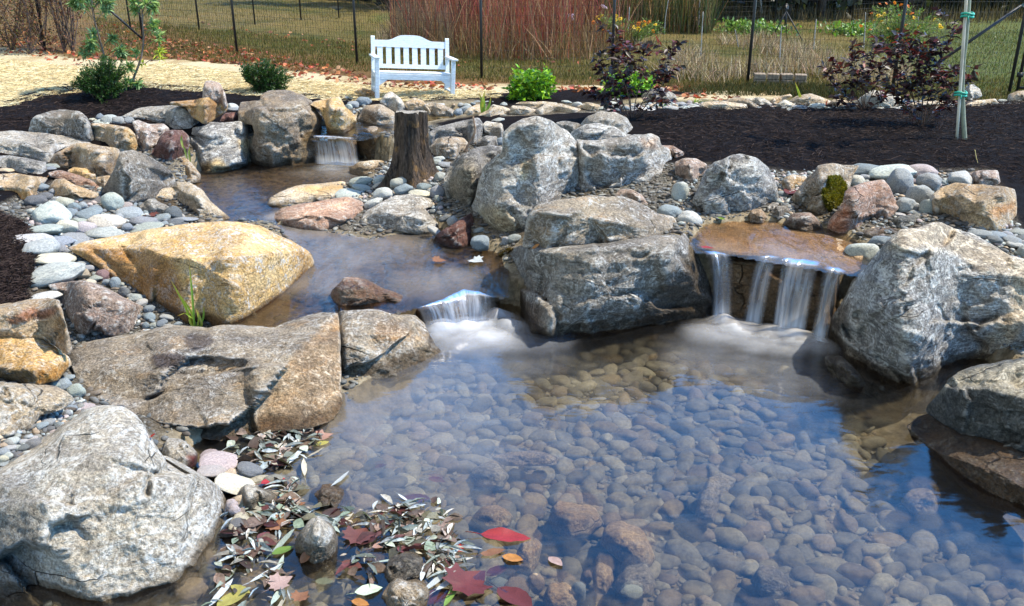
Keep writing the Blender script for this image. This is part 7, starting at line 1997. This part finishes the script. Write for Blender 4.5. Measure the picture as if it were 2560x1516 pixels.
def outline_leaf(kind):
    if kind == 'maple':
        pts = [(0, 0), (.10, .16), (.34, .06), (.30, .24), (.52, .30), (.40, .44), (.50, .66), (.26, .60), (.20, .72), (.0, 1.0)]
    elif kind == 'willow':
        pts = [(0, 0), (.05, .15), (.085, .4), (.08, .65), (.045, .85), (0, 1)]
    elif kind == 'curl':
        pts = [(0, 0), (.12, .12), (.2, .35), (.19, .6), (.1, .85), (0, 1)]
    else:
        pts = [(0, 0), (.14, .10), (.26, .32), (.27, .55), (.17, .8), (0, 1)]
    p = np.array(pts)
    L_ = p[1:-1] * np.array([-1, 1])
    return np.vstack([p, L_[::-1]])


def leaf_mesh(kind, seed, curl):
    rg = np.random.default_rng(seed)
    o = outline_leaf(kind); n = len(o)
    mid = np.array([(0, t) for t in np.linspace(.08, .92, 6)])
    o2 = resample(o, 36)
    c = np.array([0, .45])
    V2 = np.vstack([o2, c + (o2 - c) * .55, c[None]])
    z = curl * (np.abs(V2[:, 0]) ** 1.3 * 1.4 + .5 * (V2[:, 1] - .45) ** 2) + .05 * curl * 4 * fbm(np.c_[V2 * 3.5, np.zeros(len(V2))], seed, 2) * .6
    V = np.c_[V2[:, 0], V2[:, 1] - .45, z]
    N = 36
    F = [(i, (i + 1) % N, N + (i + 1) % N, N + i) for i in range(N)] + [(N + i, N + (i + 1) % N, 2 * N) for i in range(N)]
    # stalk
    mb = MB(); mb.add(V, F)
    mb.tube([(0, -.45, .0), (0, -.60, .02), (.02, -.75, .03)], [.012, .010, .008], 4)
    return mb


LCOL = {'red': (.30, .025, .03), 'bright red': (.46, .035, .02), 'dark red': (.12, .025, .025), 'red-brown': (.16, .055, .045), 'orange': (.46, .20, .05), 'brown': (.26, .12, .06), 'green': (.14, .24, .04), 'pale green': (.50, .60, .44),
        'yellow': (.34, .31, .08), 'pinkish beige': (.40, .28, .25), 'white': (.50, .54, .55), 'grey-white': (.54, .60, .62), 'cream': (.46, .42, .32), 'peach': (.40, .23, .17), 'grey-green': (.34, .40, .34)}
NL = [0]


def leaf(label, px, lpx, ang, kind, color, z=.006, tilt=.06, curl=.25):
    NL[0] += 1
    rg = np.random.default_rng(700 + NL[0])
    c = tr(px)[0]; k = PAN[px.split()[0]][2]
    p = at_z([c], z)[0] if z is not None else ground_at([c])[0] + np.array([0, 0, .02])
    q = np.linalg.norm(p - [0, 0, CAMZ])
    sn = (CAMZ - p[2]) / q
    # length along the picture direction, undoing the foreshortening of a leaf lying flat
    dx, dy = math.cos(math.radians(ang)), math.sin(math.radians(ang))
    gx_, gy_ = dx, dy / sn
    l = lpx / k * q / FPX * math.hypot(gx_, gy_)
    mb = leaf_mesh(kind, NL[0], curl)
    cc = np.array(LCOL[color]) * rg.uniform(.7, 1.05)
    if kind == 'maple': l *= .68
    if kind == 'oval': l *= .80
    for ca in mb.c:
        ca[:] = cc * (1 + .18 * fbm(np.c_[np.arange(len(ca))[:, None] * .35, np.zeros((len(ca), 2))], NL[0], 2))[:, None]
    mb.c[-1][:] = cc * .7
    o = mb.build('leaf', LF, None, None)
    o.location = tuple(p); o.scale = (l, l, l)
    o.rotation_euler = (rg.normal(0, tilt), rg.normal(0, tilt), math.atan2(gy_, gx_) - math.pi / 2 - math.atan2(p[0], p[1]))
    return tag(o, label, 'leaf', 'fallen leaves' if 'willow' not in label else 'fallen willow leaves')


for a in [
    ('red oval leaf on the shore beside the blue-white angular stone', 'K 500,430', 200, 5, 'oval', 'red'), ('crumpled red-brown leaf right of the grey and white stone', 'K 1100,815', 240, 40, 'maple', 'red-brown'), ('bright red lobed leaf at the right of the leaf raft', 'K 1800,900', 130, -20, 'maple', 'bright red'),
    ('bright red folded leaf floating alone right of the raft', 'K 2110,812', 340, -4, 'curl', 'red'), ('orange curled leaf beside the yellow stone', 'K 2170,965', 180, -10, 'oval', 'orange'), ('long orange-brown leaf left of the orange curled one', 'K 2030,925', 170, 10, 'curl', 'brown'),
    ('large dark red lobed leaf in the bottom shallows', 'K 1860,1140', 420, 35, 'maple', 'dark red'), ('large dark red oval leaf at the bottom edge of the photo', 'K 2180,1235', 340, -35, 'oval', 'dark red'), ('olive willow-like leaf on top of the dark red lobed leaf', 'K 1745,1225', 190, 55, 'willow', 'green'),
    ('green oval leaf touching the grey and white stone', 'K 570,915', 180, 12, 'oval', 'green'), ('pale green leaf above the white quartz stone', 'K 1165,1190', 230, 5, 'oval', 'pale green'), ('yellow-olive leaf in the bottom left shallows', 'K 215,1255', 260, 15, 'oval', 'yellow'), ('small yellow leaf above the yellow-olive one', 'K 275,1180', 130, -30, 'curl', 'yellow'),
    ('pinkish beige crumpled leaf at the bottom left', 'K 555,1140', 240, 15, 'maple', 'pinkish beige'), ('pink crumpled leaf at the foot of the layered slab', 'K 845,20', 160, 5, 'maple', 'pinkish beige'), ('small red leaf left of the pink crumpled leaf', 'K 700,65', 100, 10, 'oval', 'bright red'), ('peach leaf spread in the shore litter', 'K 855,120', 200, 10, 'maple', 'peach'), ('yellow leaf below the peach leaf', 'K 845,168', 120, 5, 'oval', 'yellow'),
    ('dark red leaf half sunk left of the large lobed one', 'K 1640,1240', 240, 25, 'oval', 'dark red', -.02), ('red-brown leaf between the round brown stone and the raft', 'K 1050,1010', 170, -20, 'oval', 'red-brown'), ('dark red leaf sunk beside the egg-shaped stone', 'K 2060,1060', 200, 15, 'oval', 'dark red', -.04), ('grey-green sunken leaf below the grey and white stone', 'K 860,1130', 150, -15, 'oval', 'grey-green', -.02), ('brown leaf at the bottom edge below the pinkish beige leaf', 'K 700,1235', 170, 30, 'maple', 'brown'),
    ('golden leaf at the bottom edge left of the quartz stone', 'K 1110,1275', 150, -20, 'oval', 'orange'), ('yellow-brown leaf below the blue-white angular stone', 'K 420,672', 110, 20, 'curl', 'yellow'), ('tan leaf right of the blue-white angular stone', 'K 610,520', 110, -20, 'curl', 'orange'), ('beige flat leaf inside the raft by the olive stone', 'K 660,600', 200, 10, 'maple', 'brown'), ('brown broad leaf under the raft left of the grey and white stone', 'K 540,730', 240, -10, 'maple', 'brown'),
    ('pinkish leaf in the middle of the leaf raft', 'K 1480,780', 200, 10, 'maple', 'pinkish beige'), ('tan curled leaf in the leaf raft', 'K 1280,870', 180, 12, 'curl', 'peach'), ('brown and white curled leaf floating alone at the right', 'K 2470,985', 140, -35, 'oval', 'pinkish beige'), ('faint red leaf sunk in the mid pool', 'K 1640,420', 150, -8, 'oval', 'dark red', -.05), ('small orange leaf sunk in the mid pool', 'K 1255,325', 110, 10, 'oval', 'red-brown', -.05), ('purple leaf sunk at the tip of the raft', 'K 1500,555', 240, -8, 'oval', 'dark red', -.03),
    ('brown curled leaf stranded in the stream above the left waterfall', 'E 715,735', 160, 5, 'maple', 'brown', .255), ('white curled leaf stranded by the maroon rock', 'E 990,735', 150, -15, 'maple', 'white', .255), ('red leaf washed along the right channel', 'F 195,640', 120, 0, 'oval', 'red', .585), ('green leaf at the edge of the right channel', 'F 290,428', 70, -20, 'curl', 'green', .60),
]:
    leaf(*a)
WL = [(725, 335, 115, 88), (970, 418, 160, 36), (245, 925, 115, 82), (175, 1110, 190, 40), (140, 1212, 230, 42), (535, 1230, 180, 56), (575, 850, 200, 36), (1715, 890, 150, 62), (558, 1005, 115, 62), (432, 112, 90, 72), (642, 130, 80, -50), (540, 190, 85, -50), (572, 205, 95, 62), (500, 290, 115, -56), (615, 495, 90, -50),
      (300, 792, 120, -20), (1305, 980, 160, 4), (1275, 620, 130, -2), (1550, 1070, 130, 76), (1712, 1140, 210, 40), (1640, 1030, 130, -42), (1480, 910, 140, -20), (1412, 540, 90, -32), (450, 1075, 230, 14), (1650, 1115, 240, 32), (1775, 985, 120, 60), (960, 680, 160, 3), (930, 745, 110, -50), (330, 900, 130, 5), (390, 880, 110, 55), (670, 250, 150, 40), (610, 285, 130, 28), (800, 230, 130, 14), (1300, 840, 170, 14), (1180, 690, 120, 12), (1680, 680, 120, -10), (560, 1290, 120, 50), (1010, 700, 130, 30)]
wl = sorted(WL, key=lambda w: w[0])
near = ['beside the streaked boulder', 'in the shore litter', 'by the grey and white stone', 'at the tip of the raft', 'on the right of the raft']
cnt = {}
for (x, y, l, a) in wl:
    where = ('beside the streaked boulder' if x < 480 and y > 700 else 'in the upper shore litter' if y < 320 else 'by the blue-white angular stone' if x < 700 and y < 780 else 'around the grey and white stone' if x < 1050 else 'in the main leaf raft' if y < 800 else 'at the lower right of the raft')
    tone = ['white', 'grey-white', 'cream', 'grey-green'][(x * 7 + y) % 4]
    stn = 'upright' if abs(a) > 60 else 'slanting' if abs(a) > 25 else 'level'
    key = (tone, stn, where); cnt[key] = cnt.get(key, 0) + 1
    lab = f'{stn} {tone} willow leaf {where}'
    if cnt[key] > 1: lab = ['', '', 'second', 'third', 'fourth', 'fifth'][cnt[key]] + ' ' + lab + ' counting from the left'
    leaf(lab, f'K {x},{y}', l, a, 'willow', tone, .010, .10, .15)


def on_rock(label, key, px, lpx, ang, kind, color):
    o, base, pxs, P, nh = ROCKS[key]
    c = tr(px)[0]; d2 = ((pxs - c) ** 2).sum(1)
    i = np.argsort(d2)[:4]; w = 1 / (d2[i] + 1); p = (P[i] * w[:, None]).sum(0) / w.sum()
    l = leaf(label, px, lpx, ang, kind, color)
    l.location = tuple(p - nh * .02 + np.array([0, 0, .015])); q = np.linalg.norm(p - [0, 0, CAMZ])
    s = lpx / PAN[px.split()[0]][2] * q / FPX; l.scale = (s, s, s)
    l.rotation_euler = (math.radians(35), math.radians(20), math.radians(ang - 90))


on_rock('crumpled orange-red leaf hanging on the peak of the streaked boulder', 'streaked', 'G 950,455', 110, -30, 'curl', 'bright red')
on_rock('yellow leaf in the seam under the flat-topped block', 'front', 'E 1425,640', 70, 0, 'oval', 'orange')
on_rock('brown leaf on the lower side of the grey and white stone', 'leafstone', 'K 735,955', 110, 60, 'oval', 'brown')
leaf('dark red leaf between the triangular and mossy boulders', 'F 805,250', 70, 50, 'oval', 'dark red', None)
leaf('red leaf on the cobbles of the pile behind the sandstone slab', 'D 1095,420', 80, -30, 'maple', 'red-brown', None)
leaf('orange leaf beside the slate blue cobbles on the left bank', 'D 335,130', 50, 60, 'oval', 'orange', None)


def litter(name, label, zones, z, cols, lmin, lmax, seed, up=.25, narrow=.28, dz=.008, zfun=None):
    rg = np.random.default_rng(seed); P = []
    for poly, n in zones:
        w = at_z(tr(poly), z)[:, :2]; lo, hi = w.min(0), w.max(0)
        c = rg.uniform(lo, hi, (n * 5, 2)); P.append(c[in_poly(c, w)][:n])
    P = np.concatenate(P); n = len(P)
    zz = np.maximum(terrain(P), z) if zfun is None else zfun(P)
    a = rg.uniform(0, 6.28, n)
    d = np.stack([np.cos(a), np.sin(a), rg.normal(0, up * .5, n)], 1)
    l = rg.uniform(lmin, lmax, n)
    V, F, C = leaves(np.c_[P, zz + dz + rg.uniform(0, .008, n)], d, np.tile([0, 0, 1.], (n, 1)) + rg.normal(0, up, (n, 3)), l, l * rg.uniform(narrow * .6, narrow * 1.5, n), jitter_cols(cols, n, rg, .3), rg, True)
    o = mesh_obj(name, V, F, LF, None, None, C)
    return tag(o, label, 'leaf litter', None, 'stuff')


SHORE = [('K 180,140 420,60 760,60 900,110 860,180 700,250 560,330 420,400 330,330 200,250', 1.0), ('K 230,620 420,560 720,560 800,650 900,690 700,720 560,800 440,880 250,900 230,780', .9), ('K 880,680 1100,640 1400,590 1640,580 1740,660 1740,800 1860,920 1830,1080 1620,1060 1560,930 1380,900 1220,880 1200,760 1000,740', 1.7), ('K 560,420 720,440 700,620 560,640', .3), ('K 240,900 440,880 420,1000 260,1040', .2), ('K 120,1020 480,960 700,1060 640,1298 20,1298', .22), ('K 980,940 1240,920 1240,1150 1000,1120', .14)]
litter('leaf_litter', 'sodden brown, tan and pinkish leaves matted along the near shore', [(p, int(40 * f)) for p, f in SHORE], .0,
       [(.09, .055, .04), (.13, .09, .065), (.20, .14, .11), (.06, .038, .03), (.26, .20, .17), (.09, .085, .055), (.08, .025, .025)], .06, .15, 91, .04, .55)
litter('chaff', 'fine chaff and small leaf scraps floating at the near shore', [(p, int(60 * f)) for p, f in SHORE], .004,
       [(.26, .26, .22), (.12, .10, .075), (.05, .04, .03), (.28, .24, .19), (.16, .17, .12)], .015, .05, 96, .12, .35)
litter('willow_litter', 'silvery willow leaves drifted together along the near shore', [(p, int(38 * f)) for p, f in SHORE], .008,
       [(.40, .44, .45), (.28, .32, .31), (.42, .40, .35), (.16, .19, .17)], .06, .14, 95, .05, .20)
litter('round_leaf_litter', 'small round pale green and cream leaves drifted among the willow leaves', [(p, int(18 * f)) for p, f in SHORE], .01,
       [(.30, .33, .26), (.38, .36, .30), (.18, .23, .17), (.30, .24, .20)], .04, .08, 97, .05, .72)
RED = [(.34, .09, .035), (.42, .15, .05), (.24, .07, .04), (.46, .24, .11), (.20, .09, .05), (.38, .06, .03)]
litter('fallen_leaves', 'red and orange fallen leaves strewn along the foot of the fence', [
    ('S 380,110 600,130 860,170 900,198 700,186 560,160 400,150', 700), ('S 860,172 900,200 1060,210 1060,190', 200), ('S 1060,202 1220,212 1240,196 1070,188', 110), ('S 1390,220 1530,216 1560,205 1400,205', 150), ('S 1620,212 1760,222 1760,208 1620,198', 100), ('S -100,150 60,150 230,175 250,130 100,110 -100,110', 380), ('S 230,150 420,160 400,90 240,90', 240), ('S 1700,232 1800,240 1860,232 1720,222', 50), ('S 300,60 900,140 1500,190 1500,150 600,90', 160)],
    .9, RED, .06, .13, 92, .6, .6, .02, lambda q: terrain(q, False))

# ------------------------------------------------------------------ straw and shredded mulch lying on the ground
def strands(name, label, zones, z, n, cols, l, w, seed, up, cat):
    rg = np.random.default_rng(seed); P = []
    for poly, f in zones:
        ww = at_z(tr(poly), z)[:, :2]; lo, hi = ww.min(0), ww.max(0)
        c = rg.uniform(lo, hi, (int(n * f * 6), 2)); P.append(c[in_poly(c, ww)][:int(n * f)])
    P = np.concatenate(P); n = len(P)
    zz = terrain(P) + .045
    a = rg.uniform(0, 6.28, n); L_ = l * rg.uniform(.4, 1.3, n)
    d = np.stack([np.cos(a), np.sin(a), rg.normal(0, up, n)], 1)
    TV = np.array([(-.5, -.5, 0), (.5, -.5, 0), (0, -.5, .6), (-.4, .5, 0), (.4, .5, 0), (0, .5, .5)]); TF = np.array([(0, 2, 5, 3), (2, 1, 4, 5)])
    V, F, C = scatter(TV, TF, np.c_[P, zz + rg.uniform(0, .012, n)], frames(d), np.stack([w * rg.uniform(.5, 1.5, n), L_, w * np.ones(n)], 1), jitter_cols(cols, n, rg, .3))
    o = mesh_obj(name, V, F, DRYM, None, None, C, False)
    return tag(o, label, cat, None, 'stuff')


strands('straw', 'golden straw strands matted over the path in front of the fence', [('S -60,160 180,180 420,174 700,196 1060,214 1250,220 1250,240 900,242 560,232 330,222 110,236 0,258 -60,262', 1)], .85, 22000,
        [(.66, .55, .32), (.56, .45, .25), (.74, .65, .43), (.42, .32, .16)], .13, .006, 93, .12, 'straw')
strands('mulch_shreds', 'shredded dark brown bark fibres covering the planting beds', [('S 1560,300 1900,282 2600,270 2700,440 2560,470 2450,430 1900,425 1700,410', .5), ('S 0,262 330,226 560,240 560,270 300,310 60,325 -60,330', .22), ('S -40,480 40,500 90,540 40,640 90,690 60,750 -40,780', .28)], .76, 15000,
        [(.020, .013, .012), (.034, .022, .019), (.012, .008, .008), (.055, .038, .031)], .085, .007, 94, .22, 'mulch')
